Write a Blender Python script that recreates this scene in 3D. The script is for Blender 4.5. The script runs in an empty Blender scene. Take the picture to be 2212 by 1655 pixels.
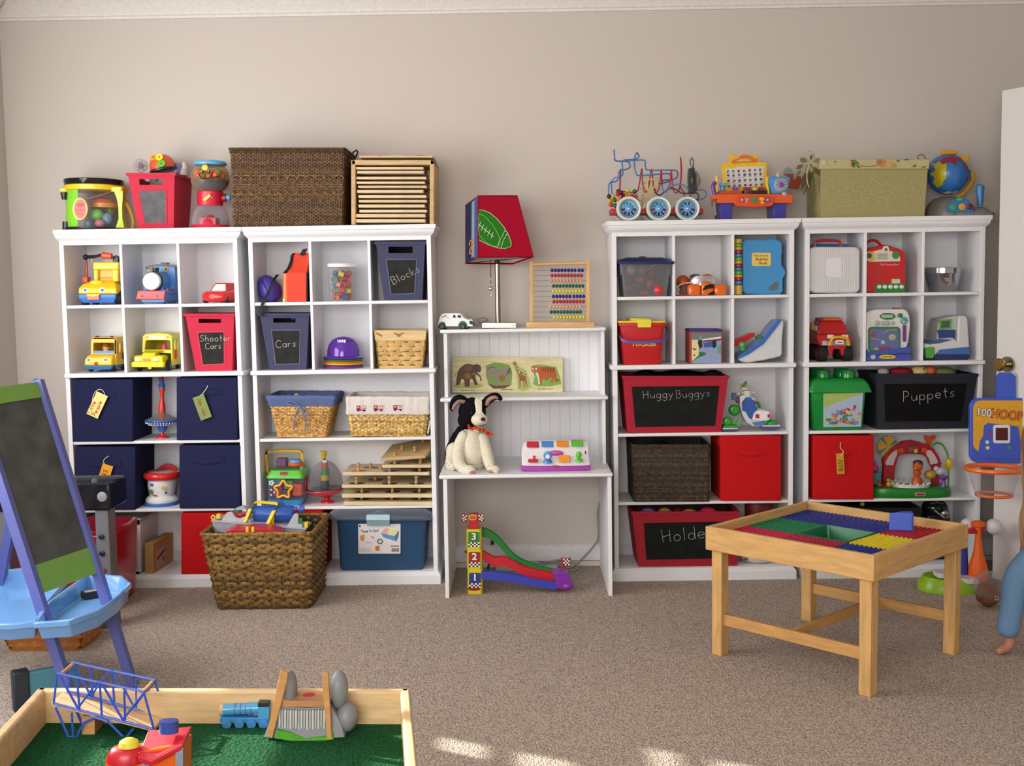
import bpy, bmesh, math, random
from mathutils import Vector, Matrix
random.seed(7)
PI = math.pi
SC = bpy.context.scene
COL = SC.collection

# ---------------------------------------------------------------- camera
F_PX, CX, CY = 2426.0, 1106.0, 827.5
CAM = Vector((0.0, -4.94, 1.3011))
_ya, _pi, _ro = math.radians(-0.3897), math.radians(4.7165), math.radians(-0.8852)
FW = Vector((math.sin(_ya)*math.cos(_pi), math.cos(_ya)*math.cos(_pi), -math.sin(_pi)))
_r0 = Vector((math.cos(_ya), -math.sin(_ya), 0)); _u0 = _r0.cross(FW)
RT = _r0*math.cos(_ro) + _u0*math.sin(_ro)
UP = -_r0*math.sin(_ro) + _u0*math.cos(_ro)
cd = bpy.data.cameras.new('camera'); cam = bpy.data.objects.new('camera', cd); COL.objects.link(cam)
cd.sensor_fit = 'HORIZONTAL'; cd.sensor_width = 36; cd.lens = 36*F_PX/2212; cd.clip_start = .05
mw = Matrix.Identity(4)
for i in range(3):
    mw[i][0], mw[i][1], mw[i][2], mw[i][3] = RT[i], UP[i], -FW[i], CAM[i]
cam.matrix_world = mw
SC.camera = cam

# ---------------------------------------------------------------- light
SC.view_settings.view_transform = 'Standard'
SC.view_settings.look = 'None'
SC.view_settings.exposure = 0.0
SC.view_settings.gamma = 1
SC.view_settings.use_curve_mapping = False
w = bpy.data.worlds.new('world'); SC.world = w; w.use_nodes = True
wn = w.node_tree.nodes['Background']
sky = w.node_tree.nodes.new('ShaderNodeTexSky'); sky.sky_type = 'HOSEK_WILKIE'; sky.turbidity = 4
w.node_tree.links.new(sky.outputs[0], wn.inputs[0]); wn.inputs[1].default_value = .35

def lamp(name, kind, loc, aim, energy, col=(1, 1, 1), size=(1, 1)):
    l = bpy.data.lights.new(name, kind); l.energy = energy; l.color = col
    if kind == 'AREA':
        l.shape = 'RECTANGLE'; l.size, l.size_y = size
    o = bpy.data.objects.new(name, l); COL.objects.link(o); o.location = loc
    o.rotation_euler = (Vector(aim)-Vector(loc)).to_track_quat('-Z', 'Y').to_euler()
    return o
# daylight coming in through the window of the left wall; the rear area lamp is fill added for the front faces
lamp('daylight_left', 'AREA', (-2.31, -1.7, 1.46), (0, -1.4, 1.3), 68, (1, .98, .97), (2.0, 1.28))
lamp('fill_rear', 'AREA', (-.9, -6.35, 1.65), (-.3, 0, .9), 125, (1, .975, .95), (2.6, 1.5))
sun = lamp('sun', 'SUN', (-6, 1.5, 4), (-6+.81, 1.5-.405, 4-.423), 14, (1, .94, .84)); sun.data.angle = .012

# ---------------------------------------------------------------- pixels of the photograph -> points
def ray(px, py):
    return FW + RT*((px-CX)/F_PX) - UP*((py-CY)/F_PX)
def W(px, py, Y=0.0):
    d = ray(px, py); return CAM + d*((Y-CAM.y)/d.y)
def G(px, py, Z=0.0):
    d = ray(px, py); return CAM + d*((Z-CAM.z)/d.z)

# ---------------------------------------------------------------- materials
_mats = {}
def lin(h):
    out = []
    for i in (0, 2, 4):
        c = int(h[i:i+2], 16)/255
        out.append(c/12.92 if c <= .04045 else ((c+.055)/1.055)**2.4)
    return out
KIND = {'': (.32, .5, 0), 'm': (.65, .3, 0), 'c': (.95, .1, 0), 'f': (1, .05, 0), 'w': (.5, .35, 0), 'k': (.6, .3, 0), 'x': (.22, .5, 1),
        'h': (.85, .15, 0), 'g': (.05, .5, 0), 't': (.25, .4, 0), 'o': (.12, .5, 0), 's': (.42, .4, 0)}
def M(spec):
    if spec in _mats: return _mats[spec]
    h, _, k = spec.lstrip('#').partition('/')
    c = lin(h); rough, spc, met = KIND[k[:1]]
    m = bpy.data.materials.new('paint_'+spec.strip('#').replace('/', '_')); m.use_nodes = True
    nt = m.node_tree; N = nt.nodes; L = nt.links; b = N['Principled BSDF']
    b.inputs['Roughness'].default_value = rough; b.inputs['Metallic'].default_value = met
    b.inputs['Specular IOR Level'].default_value = spc
    m.diffuse_color = (*c, 1)
    tc = N.new('ShaderNodeTexCoord'); no = N.new('ShaderNodeTexNoise'); mx = N.new('ShaderNodeMix'); mx.data_type = 'RGBA'
    sc, lo, hi, bump = {'': (40, .95, 1.04, 0), 'm': (60, .94, 1.05, .02), 'c': (420, .8, 1.15, .25), 'f': (160, .88, 1.05, .3), 'w': (9, .8, 1.1, .03),
                        'k': (75, .38, 1.5, .2), 'x': (30, .96, 1.03, 0), 'h': (22, .82, 1.25, 0), 'g': (30, 1, 1, 0), 't': (30, 1, 1, 0),
                        'o': (30, .97, 1.02, 0), 's': (30, .99, 1.01, 0)}[k[:1]]
    no.inputs['Scale'].default_value = sc; no.inputs['Detail'].default_value = 3
    if k[:1] == 'w':
        mp = N.new('ShaderNodeMapping'); mp.inputs['Scale'].default_value = {'wy': (7, 1, 7), 'wz': (7, 7, 1)}.get(k, (1, 7, 7))
        L.new(tc.outputs['Object'], mp.inputs[0]); L.new(mp.outputs[0], no.inputs[0])
        no.inputs['Distortion'].default_value = .6; no.inputs['Detail'].default_value = 5
    else:
        L.new(tc.outputs['Object'], no.inputs[0])
    for s, f in ((6, lo), (7, hi)):
        mx.inputs[s].default_value = (*[min(1, max(0, x*f)) for x in c], 1)
    mr = N.new('ShaderNodeMapRange'); mr.inputs[1].default_value = .3; mr.inputs[2].default_value = .7
    L.new(no.outputs[0], mr.inputs[0]); L.new(mr.outputs[0], mx.inputs[0])
    L.new(mx.outputs[2], b.inputs['Base Color'])
    if bump:
        bp = N.new('ShaderNodeBump'); bp.inputs['Strength'].default_value = bump; bp.inputs['Distance'].default_value = .004
        L.new(no.outputs[0], bp.inputs['Height']); L.new(bp.outputs[0], b.inputs['Normal'])
    if k[:1] in 'gt' and k:
        # clear or cloudy plastic: mostly let the light through, mirror at grazing angles
        tr = N.new('ShaderNodeBsdfTransparent'); tr.inputs[0].default_value = (*[x*.4+.6 for x in c], 1) if k[0] == 'g' else (*c, 1)
        mxs = N.new('ShaderNodeMixShader'); fr = N.new('ShaderNodeLayerWeight'); fr.inputs[0].default_value = .25
        ma = N.new('ShaderNodeMath'); ma.operation = 'MULTIPLY_ADD'
        ma.inputs[1].default_value = .6; ma.inputs[2].default_value = .06 if k[0] == 'g' else .2
        L.new(fr.outputs['Facing'], ma.inputs[0]); L.new(ma.outputs[0], mxs.inputs[0])
        L.new(tr.outputs[0], mxs.inputs[1]); L.new(b.outputs[0], mxs.inputs[2])
        L.new(mxs.outputs[0], N['Material Output'].inputs[0])
    _mats[spec] = m
    return m

# ---------------------------------------------------------------- mesh builder
class MB:
    def __init__(s, t=None):
        s.V = []; s.Fc = []; s.Mi = []; s.mats = []; s.t = t
        s.A = t.A if t else Matrix.Identity(4); s.sg = t.sg if t else 1
        s.tf = None
    def mi(s, m):
        if m not in s.mats: s.mats.append(m)
        return s.mats.index(m)
    def v(s, x, y, z):
        p = Vector((x, y, z))
        if s.tf is not None: p = s.tf @ p
        p = s.A @ Vector((p.x, p.y, s.sg*p.z))
        s.V.append(p); return len(s.V)-1
    def f(s, idx, m):
        s.Fc.append(idx); s.Mi.append(s.mi(m))
    def deep(s, d):                      # what follows stands d px behind the traced plane: trace it as the photograph shows it there
        k = 1+(d-s.t.pd)*.000412; c = Vector((CX, 0, 627))
        s.tf = Matrix.Translation(c) @ Matrix.Diagonal((k, 1, k, 1)) @ Matrix.Translation(-c); return s
    def turn(s, c, axis, deg):           # rotate what follows about the point c
        s.tf = Matrix.Translation(c) @ Matrix.Rotation(math.radians(deg), 4, axis) @ Matrix.Translation(-Vector(c)) if c else None
        return s
    def loft(s, rings, m, caps=True, closed=True):
        rs = [[s.v(*p) for p in r] for r in rings]
        n = len(rs[0])
        for i, (a, b) in enumerate(zip(rs, rs[1:])):
            mm = m[i] if isinstance(m, list) else m
            for k in range(n if closed else n-1):
                s.f([a[k], a[(k+1) % n], b[(k+1) % n], b[k]], mm)
        if caps:
            s.f(rs[0][::-1], m[0] if isinstance(m, list) else m); s.f(rs[-1], m[-1] if isinstance(m, list) else m)
        return s
    def box(s, x0, x1, y0, y1, z0, z1, m):
        return s.loft([[(x0, y0, z), (x1, y0, z), (x1, y1, z), (x0, y1, z)] for z in (z0, z1)], m)
    def frus(s, a, z0, b, z1, m, caps=True):   # a,b = (x0,x1,y0,y1)
        return s.loft([[(q[0], q[2], z), (q[1], q[2], z), (q[1], q[3], z), (q[0], q[3], z)] for q, z in ((a, z0), (b, z1))], m, caps)
    def prism(s, pts, y0, y1, m):              # outline in the front plane (x,z), swept in depth
        return s.loft([[(x, y, z) for x, z in pts] for y in (y0, y1)], m)
    def prismz(s, pts, z0, z1, m):
        return s.loft([[(x, y, z) for x, y in pts] for z in (z0, z1)], m)
    def prismx(s, pts, x0, x1, m):             # outline (y,z)
        return s.loft([[(x, y, z) for y, z in pts] for x in (x0, x1)], m)
    def poly(s, pts, m):
        s.f([s.v(*p) for p in pts], m); return s
    def cyl(s, a, b, r0, m, r1=None, n=16, caps=True):
        a = Vector(a); b = Vector(b); r1 = r0 if r1 is None else r1
        d = (b-a).normalized(); q = d.orthogonal().normalized(); w_ = d.cross(q)
        return s.loft([[tuple(c+q*(r*math.cos(k*2*PI/n))+w_*(r*math.sin(k*2*PI/n))) for k in range(n)] for c, r in ((a, r0), (b, r1))], m, caps)
    def lathe(s, x, y, prof, m, n=28, sx=1, sy=1, pw=1, axis='z', caps=True, z=0):
        rings = []
        for r, h in prof:
            ring = []
            for k in range(n):
                a = 2*PI*k/n; c, d = math.cos(a), math.sin(a)
                if pw != 1:
                    c = math.copysign(abs(c)**pw, c); d = math.copysign(abs(d)**pw, d)
                if axis == 'z': ring.append((x+c*r*sx, y+d*r*sy, h))
                elif axis == 'y': ring.append((x+c*r*sx, y+h, z+d*r*sy))
                else: ring.append((x+h, y+c*r*sx, z+d*r*sy))
            rings.append(ring)
        return s.loft(rings, m, caps)
    def ball(s, x, y, z, r, m, n=16, k=10):
        rx, ry, rz = (r, r, r) if not isinstance(r, tuple) else r
        rings = []
        for i in range(k+1):
            a = -PI/2+PI*i/k; c = max(math.cos(a), .02)
            rings.append([(x+rx*c*math.cos(j*2*PI/n), y+ry*c*math.sin(j*2*PI/n), z+rz*math.sin(a)) for j in range(n)])
        return s.loft(rings, m)
    def rbox(s, x0, x1, y0, y1, z0, z1, r, m, top=None):   # upright box with round vertical corners; top=(dx,dy) inset of the z1 end
        rings = []
        for z, ix, iy in ((z0, 0, 0), (z1, *(top or (0, 0)))):
            rings.append(rrect(x0+ix, x1-ix, y0+iy, y1-iy, r, z))
        return s.loft(rings, m)
    def tube(s, pts, r, m, n=6, closed=False):
        P = [Vector(p) for p in pts]; N = len(P); rings = []; q = None
        for i in range(N):
            a = P[i-1] if (i or closed) else P[0]; b = P[(i+1) % N] if (i < N-1 or closed) else P[-1]
            d = (b-a)
            if d.length < 1e-9: d = Vector((0, 0, 1))
            d.normalize()
            q = d.orthogonal().normalized() if q is None else (q-d*q.dot(d)).normalized()
            w_ = d.cross(q); rr = r[i] if isinstance(r, (list, tuple)) else r
            rings.append([tuple(P[i]+q*(rr*math.cos(k*2*PI/n))+w_*(rr*math.sin(k*2*PI/n))) for k in range(n)])
        if closed: rings.append(rings[0])
        return s.loft(rings, m, caps=not closed)
    def ring(s, x, y, z, R, r, m, axis='z', n=32, k=8, sx=1, sy=1):
        pts = []
        for i in range(n):
            a = 2*PI*i/n; c, d = R*sx*math.cos(a), R*sy*math.sin(a)
            pts.append((x+c, y+d, z) if axis == 'z' else (x+c, y, z+d) if axis == 'y' else (x, y+c, z+d))
        return s.tube(pts, r, m, k, True)
    def disc(s, x, z, r, y, m, n=18, th=.3, sx=1, sz=1):       # flat round on the front plane
        return s.prism([(x+r*sx*math.cos(2*PI*k/n), z+r*sz*math.sin(2*PI*k/n)) for k in range(n)], y-th, y, m)
    def text(s, txt, x, z, h, y, m, rot=0, sx=1, th=.15, bold=0):   # block lettering standing on the front plane, centred
        cu = bpy.data.curves.new('t', 'FONT'); cu.body = txt; cu.size = 1; cu.align_x = 'CENTER'; cu.align_y = 'CENTER'; cu.extrude = 0; cu.offset = bold; cu.resolution_u = 3
        o = bpy.data.objects.new('t', cu); me = bpy.data.meshes.new_from_object(o)
        bpy.data.objects.remove(o); bpy.data.curves.remove(cu)
        c, d = math.cos(math.radians(rot)), math.sin(math.radians(rot))
        def at(q, yy):
            a, b = q.x*h*sx*1.35, q.y*h*1.35
            return s.v(x+a*c-b*d, yy, z+s.sg*(a*d+b*c))
        front = {}; 
        for v_ in me.vertices: front[v_.index] = at(v_.co, y-th)
        for p in me.polygons: s.f([front[i] for i in p.vertices], m)
        bpy.data.meshes.remove(me); return s
    def write(s, txt, x, z, h, y, m, r=.5, rot=0, gap=.25, wig=0, vert=False):   # handwriting as strokes, starting at x,z (baseline)
        cu = 0; c, d = math.cos(math.radians(rot)), math.sin(math.radians(rot))
        for ch in txt:
            if ch == ' ': cu += .5; continue
            wd, strokes = GLY[ch]
            oy = random.uniform(-wig, wig)
            for st in strokes:
                pts = []
                for (gx, gz) in st:
                    a, b = (cu+gx)*h, (gz+oy)*h
                    zz = z+s.sg*(a*d+b*c); pts.append((x+a*c-b*d, (y(zz) if callable(y) else y)-r*.4, zz))
                s.tube(pts, r, m, 4)
            cu += wd+gap
        return s

def rrect(x0, x1, y0, y1, r, z, k=4):
    out = []
    for cx, cy, a0 in ((x1-r, y0+r, -PI/2), (x1-r, y1-r, 0), (x0+r, y1-r, PI/2), (x0+r, y0+r, PI)):
        for i in range(k+1):
            a = a0+PI/2*i/k; out.append((cx+r*math.cos(a), cy+r*math.sin(a), z))
    return out
def arc(cx, cz, r, a0, a1, n=10, rz=None):
    rz = r if rz is None else rz
    return [(cx+r*math.cos(math.radians(a0+(a1-a0)*i/n)), cz+rz*math.sin(math.radians(a0+(a1-a0)*i/n))) for i in range(n+1)]
def rr2(x0, x1, z0, z1, r, k=4):
    return [(a, b) for a, b, _ in rrect(min(x0, x1), max(x0, x1), min(z0, z1), max(z0, z1), r, 0, k)]
def spline(pts, k=6, closed=False):
    P = [Vector(p) for p in pts]; n = len(P); out = []
    for i in range(n if closed else n-1):
        g = lambda j: P[j % n] if closed else P[max(0, min(n-1, j))]
        p0, p1, p2, p3 = g(i-1), g(i), g(i+1), g(i+2)
        for j in range(k):
            t = j/k
            out.append(tuple(.5*((2*p1)+(p2-p0)*t+(2*p0-5*p1+4*p2-p3)*t*t+(3*p1-p0-3*p2+p3)*t**3)))
    if not closed: out.append(tuple(P[-1]))
    return out
_o = lambda cx=.25, cz=.25, rx=.25, rz=.25, a=60, b=420: arc(cx, cz, rx, a, b, 12, rz)
GLY = {
 'a': (.5, [_o(), [(.5, .5), (.5, .08), (.58, 0)]]), 'b': (.5, [[(0, 1), (0, 0)], _o()]), 'c': (.45, [_o(a=50, b=310)]), 'd': (.5, [_o(), [(.5, 1), (.5, 0)]]),
 'e': (.5, [[(0, .25), (.5, .3)]+arc(.25, .27, .25, 10, 320, 10)]), 'g': (.5, [_o(), [(.5, .5), (.5, -.2), (.3, -.4), (.05, -.3)]]),
 'h': (.45, [[(0, 1), (0, 0)], [(0, .3)]+arc(.22, .28, .22, 160, 0, 6)+[(.44, 0)]]), 'i': (.1, [[(.05, .5), (.05, 0)], [(.05, .68), (.06, .74)]]),
 'k': (.45, [[(0, 1), (0, 0)], [(.42, .5), (.03, .2), (.45, 0)]]), 'l': (.12, [[(.05, 1), (.05, 0)]]), 'o': (.5, [_o()]),
 'p': (.5, [[(0, .5), (-.02, -.4)], _o()]), 'r': (.35, [[(0, .5), (0, 0)], [(0, .3), (.15, .48), (.35, .45)]]), 's': (.4, [[(.4, .45), (.2, .5), (.05, .4), (.2, .27), (.38, .15), (.25, 0), (0, .04)]]),
 't': (.35, [[(.18, .9), (.16, .1), (.3, 0)], [(0, .55), (.38, .6)]]), 'u': (.5, [[(0, .5), (.02, .12), (.2, 0), (.45, .15), (.48, .5), (.5, 0)]]), 'y': (.5, [[(0, .5), (.22, .05)], [(.5, .5), (.2, -.2), (.02, -.38)]]),
 'B': (.55, [[(0, 1), (0, 0)], [(0, 1)]+arc(.2, .77, .28, 90, -90, 6, .23)+arc(.2, .27, .33, 90, -90, 6, .27)+[(0, 0)]]), 'C': (.65, [arc(.4, .45, .42, 45, 310, 12, .5)]),
 'S': (.55, [[(.55, .85), (.35, 1), (.08, .88), (.1, .6), (.45, .42), (.5, .15), (.25, 0), (0, .1)]]), 'H': (.65, [[(0, 1), (.05, 0)], [(.6, .95), (.6, 0)], [(0, .42), (.65, .55)]]),
 'P': (.55, [[(.1, 1), (0, 0)], [(0, .9)]+arc(.2, .72, .35, 100, -100, 8, .28)]), 'L': (.45, [[(.05, 1), (0, 0), (.45, 0)]]), 'J': (.5, [[(.45, 1), (.45, .2), (.25, 0), (.02, .15)]]),
 'A': (.6, [[(0, 0), (.3, 1), (.6, 0)], [(.12, .38), (.5, .38)]]), 'R': (.55, [[(0, 0), (0, 1)]+arc(.2, .75, .3, 90, -90, 6, .25)+[(.05, .5), (.55, 0)]]), 'Z': (.5, [[(0, 1), (.5, 1), (0, 0), (.5, 0)]]),
 'U': (.5, [[(0, 1), (0, .2), (.25, 0), (.5, .2), (.5, 1)]]), 'z': (.4, [[(0, .5), (.4, .5), (0, 0), (.4, 0)]]),
}

# ---------------------------------------------------------------- things and parts
def tag(o, label, cat, group=None, kind=None):
    if label: o['label'] = label
    if cat: o['category'] = cat
    if group: o['group'] = group
    if kind: o['kind'] = kind
class Thing:
    """A thing standing at a pixel of the photograph on the plane y = Y (px mode) or at a point (metre mode)."""
    def __init__(s, name, label, cat, px=None, Y=0.0, z=None, loc=None, group=None, rz=0, pd=0):
        s.pd = pd; Y += pd*.00204
        s.name, s.label, s.cat, s.group, s.root, s.rz = name, label, cat, group, None, rz
        if px:
            p = W(px[0], px[1], Y); s.loc = Vector((p.x, p.y, p.z if z is None else z))
            ex = (W(px[0]+10, px[1], Y)-p)/10; ez = (W(px[0], px[1]-10, Y)-p)/10; u = ex.length
            s.u = u; s.sg = -1
            A = Matrix.Identity(4)
            for i in range(3):
                A[i][0] = ex[i]; A[i][2] = ez[i]
            A[1][0] = A[1][2] = 0; A[0][1] = A[2][1] = 0; A[1][1] = u
            s.A = A @ Matrix.Translation((-px[0], -pd, px[1]))
        else:
            s.loc = Vector(loc); s.A = Matrix.Identity(4); s.sg = 1; s.u = 1
    def mb(s): return MB(s)
    def _link(s, o, top):
        COL.objects.link(o)
        if top:
            o.location = s.loc; o.rotation_euler = (0, 0, math.radians(s.rz)); tag(o, s.label, s.cat, s.group); s.root = o
    def _root(s):
        if s.root is None: s._link(bpy.data.objects.new(s.name, None), True); s.root.empty_display_size = .05
        return s.root
    def _mesh(s, name, m, bev, sub, ang):
        me = bpy.data.meshes.new(name); me.from_pydata([tuple(p) for p in m.V], [], m.Fc)
        for k in m.mats: me.materials.append(M(k))
        me.polygons.foreach_set('material_index', m.Mi); me.polygons.foreach_set('use_smooth', [True]*len(m.Fc))
        bm = bmesh.new(); bm.from_mesh(me); bmesh.ops.recalc_face_normals(bm, faces=bm.faces); bm.to_mesh(me); bm.free()
        me.set_sharp_from_angle(angle=math.radians(ang)); me.update()
        o = bpy.data.objects.new(name, me)
        if bev:
            b = o.modifiers.new('bevel', 'BEVEL'); b.width = bev*s.u; b.segments = 2; b.limit_method = 'ANGLE'; b.angle_limit = math.radians(35)
        if sub:
            b = o.modifiers.new('sub', 'SUBSURF'); b.levels = b.render_levels = sub
        return o
    def part(s, name, m, parent=None, label=None, bev=0, sub=0, ang=38, stuff=False):
        o = s._mesh(name, m, bev, sub, ang); COL.objects.link(o); o.parent = parent or s._root()
        if label: o['label'] = label
        if stuff: o['kind'] = 'stuff'
        return o
    def solo(s, m, bev=0, sub=0, ang=38):
        o = s._mesh(s.name, m, bev, sub, ang); s._link(o, True); return o
def dup(o, loc=None, rz=None, label=None, parent=None):
    c = o.copy(); COL.objects.link(c)
    if parent: c.parent = parent
    if loc is not None: c.location = loc
    if rz is not None: c.rotation_euler = (0, 0, math.radians(rz))
    if label: c['label'] = label
    for ch in list(o.children): dup(ch, parent=c)
    return c
def shell(name, m, kind='structure', label=None, bev=0):
    t = Thing(name, label, None, loc=(0, 0, 0)); o = t.solo(m, bev); o['kind'] = kind; return o
# ---------------------------------------------------------------- surface materials of the room
def surf(name, base, scale, lo, hi, rough, bump, tex='NOISE', dist=.004):
    m = bpy.data.materials.new(name); m.use_nodes = True; nt = m.node_tree; N = nt.nodes; L = nt.links; b = N['Principled BSDF']
    b.inputs['Roughness'].default_value = rough; b.inputs['Specular IOR Level'].default_value = .2
    tc = N.new('ShaderNodeTexCoord'); c = lin(base)
    t = N.new('ShaderNodeTexNoise'); t.inputs['Scale'].default_value = scale; t.inputs['Detail'].default_value = 4
    L.new(tc.outputs['Object'], t.inputs[0]); fac = t.outputs[0]
    rp = N.new('ShaderNodeValToRGB'); rp.color_ramp.elements[0].position = .3; rp.color_ramp.elements[1].position = .7
    rp.color_ramp.elements[0].color = (*[x*lo for x in c], 1); rp.color_ramp.elements[1].color = (*[min(1, x*hi) for x in c], 1)
    L.new(fac, rp.inputs[0]); col = rp.outputs[0]; hgt = fac
    if tex == 'LOOP':        # looped pile: small cells with dark joints, plus a scatter of dark flecks
        v = N.new('ShaderNodeTexVoronoi'); v.inputs['Scale'].default_value = 170; L.new(tc.outputs['Object'], v.inputs[0])
        mx = N.new('ShaderNodeMix'); mx.data_type = 'RGBA'; mx.blend_type = 'MULTIPLY'; mx.inputs[0].default_value = .8
        r2 = N.new('ShaderNodeValToRGB'); e = r2.color_ramp.elements
        e[0].position = .25; e[0].color = (1.1, 1.09, 1.08, 1); e[1].position = .7; e[1].color = (.5, .46, .43, 1)
        L.new(v.outputs['Distance'], r2.inputs[0]); L.new(col, mx.inputs[6]); L.new(r2.outputs[0], mx.inputs[7])
        n3 = N.new('ShaderNodeTexNoise'); n3.inputs['Scale'].default_value = 120; n3.inputs['Detail'].default_value = 1; L.new(tc.outputs['Object'], n3.inputs[0])
        r3 = N.new('ShaderNodeValToRGB'); e = r3.color_ramp.elements; e[0].position = .28; e[0].color = (.45, .4, .37, 1); e[1].position = .38; e[1].color = (1, 1, 1, 1)
        m2 = N.new('ShaderNodeMix'); m2.data_type = 'RGBA'; m2.blend_type = 'MULTIPLY'; m2.inputs[0].default_value = 1
        L.new(n3.outputs[0], r3.inputs[0]); L.new(mx.outputs[2], m2.inputs[6]); L.new(r3.outputs[0], m2.inputs[7]); col = m2.outputs[2]
        inv = N.new('ShaderNodeMath'); inv.operation = 'SUBTRACT'; inv.inputs[0].default_value = 1; L.new(v.outputs['Distance'], inv.inputs[1]); hgt = inv.outputs[0]
    L.new(col, b.inputs['Base Color'])
    bp = N.new('ShaderNodeBump'); bp.inputs['Strength'].default_value = bump; bp.inputs['Distance'].default_value = dist
    L.new(hgt, bp.inputs['Height']); L.new(bp.outputs[0], b.inputs['Normal'])
    _mats[name] = m
surf('wall_paint', 'c9c1ba', 90, .985, 1.015, .8, .03)
surf('ceiling_paint', 'dcd8d2', 90, .985, 1.015, .9, .03)
surf('carpet_loop', 'c0b2a6', 30, .92, 1.06, 1, .5, 'LOOP', .008)
surf('felt_grass', '0b4a26', 130, .55, 1.5, 1, .9, dist=.012)
surf('chalk_slate', '4d4e4b', 11, .72, 1.35, .8, .05)

# ---------------------------------------------------------------- shell of the room
XL, XR, YB, YF, ZC = -2.345, 2.47, .28, -6.5, 2.68
m = MB(); m.box(XL-.1, XR+.1, YF-.1, YB+.1, -.06, 0, 'carpet_loop'); shell('floor', m)
m = MB(); m.box(XL-.1, XR+.1, YF-.1, YB+.1, ZC, ZC+.06, 'ceiling_paint'); shell('ceiling', m)
m = MB(); m.box(XL-.1, XR+.1, YB, YB+.1, 0, ZC, 'wall_paint'); shell('wall_back', m)
m = MB(); m.box(XR, XR+.1, YF, YB, 0, ZC, 'wall_paint'); shell('wall_right', m)
m = MB(); m.box(XL-.1, XR+.1, YF-.1, YF, 0, ZC, 'wall_paint'); shell('wall_front', m)
WY0, WY1, WZ0, WZ1 = -2.75, -.42, .8, 2.12
m = MB()
m.box(XL-.1, XL, YF, WY0, 0, ZC, 'wall_paint').box(XL-.1, XL, WY1, YB, 0, ZC, 'wall_paint')
m.box(XL-.1, XL, WY0, WY1, 0, WZ0, 'wall_paint').box(XL-.1, XL, WY0, WY1, WZ1, ZC, 'wall_paint'); shell('wall_left', m)
m = MB()
for z, h in ((WZ0+.02, .04), (WZ1-.02, .04), (1.38, .09)): m.box(XL-.08, XL-.03, WY0, WY1, z-h/2, z+h/2, '#e8e8ea')
m.box(XL-.08, XL-.03, -.66, WY1, WZ0, 1.4, '#e8e8ea')  # unseen box added low in the opening to offset the sun patches
for z in (.98, 1.1, 1.22, 1.5, 1.63, 1.76, 1.89): m.box(XL-.065, XL-.05, WY0, WY1, z-.022, z+.022, '#e8e8ea')
for y in (WY0+.02, (WY0+WY1)/2, WY1-.02): m.box(XL-.08, XL-.03, y-.02, y+.02, WZ0, WZ1, '#e8e8ea')
shell('window_1', m)
m = MB()
for x in (-2.2, -.9, .4): m.box(x-.03, x+.03, YF, YF+.05, .85, 2.45, '#e8e8ea')
for z in (.87, 1.65, 2.43): m.box(-2.2, .4, YF, YF+.05, z-.03, z+.03, '#e8e8ea')
shell('added_frame_rear', m)  # added frame with no opening, standing behind the rear fill lamp
CROWN = [(0, 2.555), (-.012, 2.556), (-.014, 2.566), (-.022, 2.57), (-.026, 2.582), (-.05, 2.6), (-.072, 2.628), (-.082, 2.632), (-.084, 2.65), (-.096, 2.655), (-.098, 2.68), (0, 2.68)]
m = MB(); m.prismx([(YB+y, z) for y, z in CROWN], XL, XR, '#dedad5/m'); shell('trim_1', m)
m = MB(); m.prism([(XL-y, z) for y, z in CROWN], YF, YB-.098, '#dedad5/m'); shell('trim_2', m)
m = MB(); m.box(XL, XR, YB-.014, YB, .028, .098, '#dcdcde'); m.prismx([(YB, .098), (YB-.014, .098), (YB-.006, .104), (YB, .106)], XL, XR, '#dcdcde')
m.box(XL, XR, YB-.009, YB, .0, .024, '#d6d0c6/m'); shell('baseboard_back', m)
m = MB(); m.box(XL, XL+.014, YF, YB-.015, .0, .1, '#dcdcde'); shell('baseboard_left', m)

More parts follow.
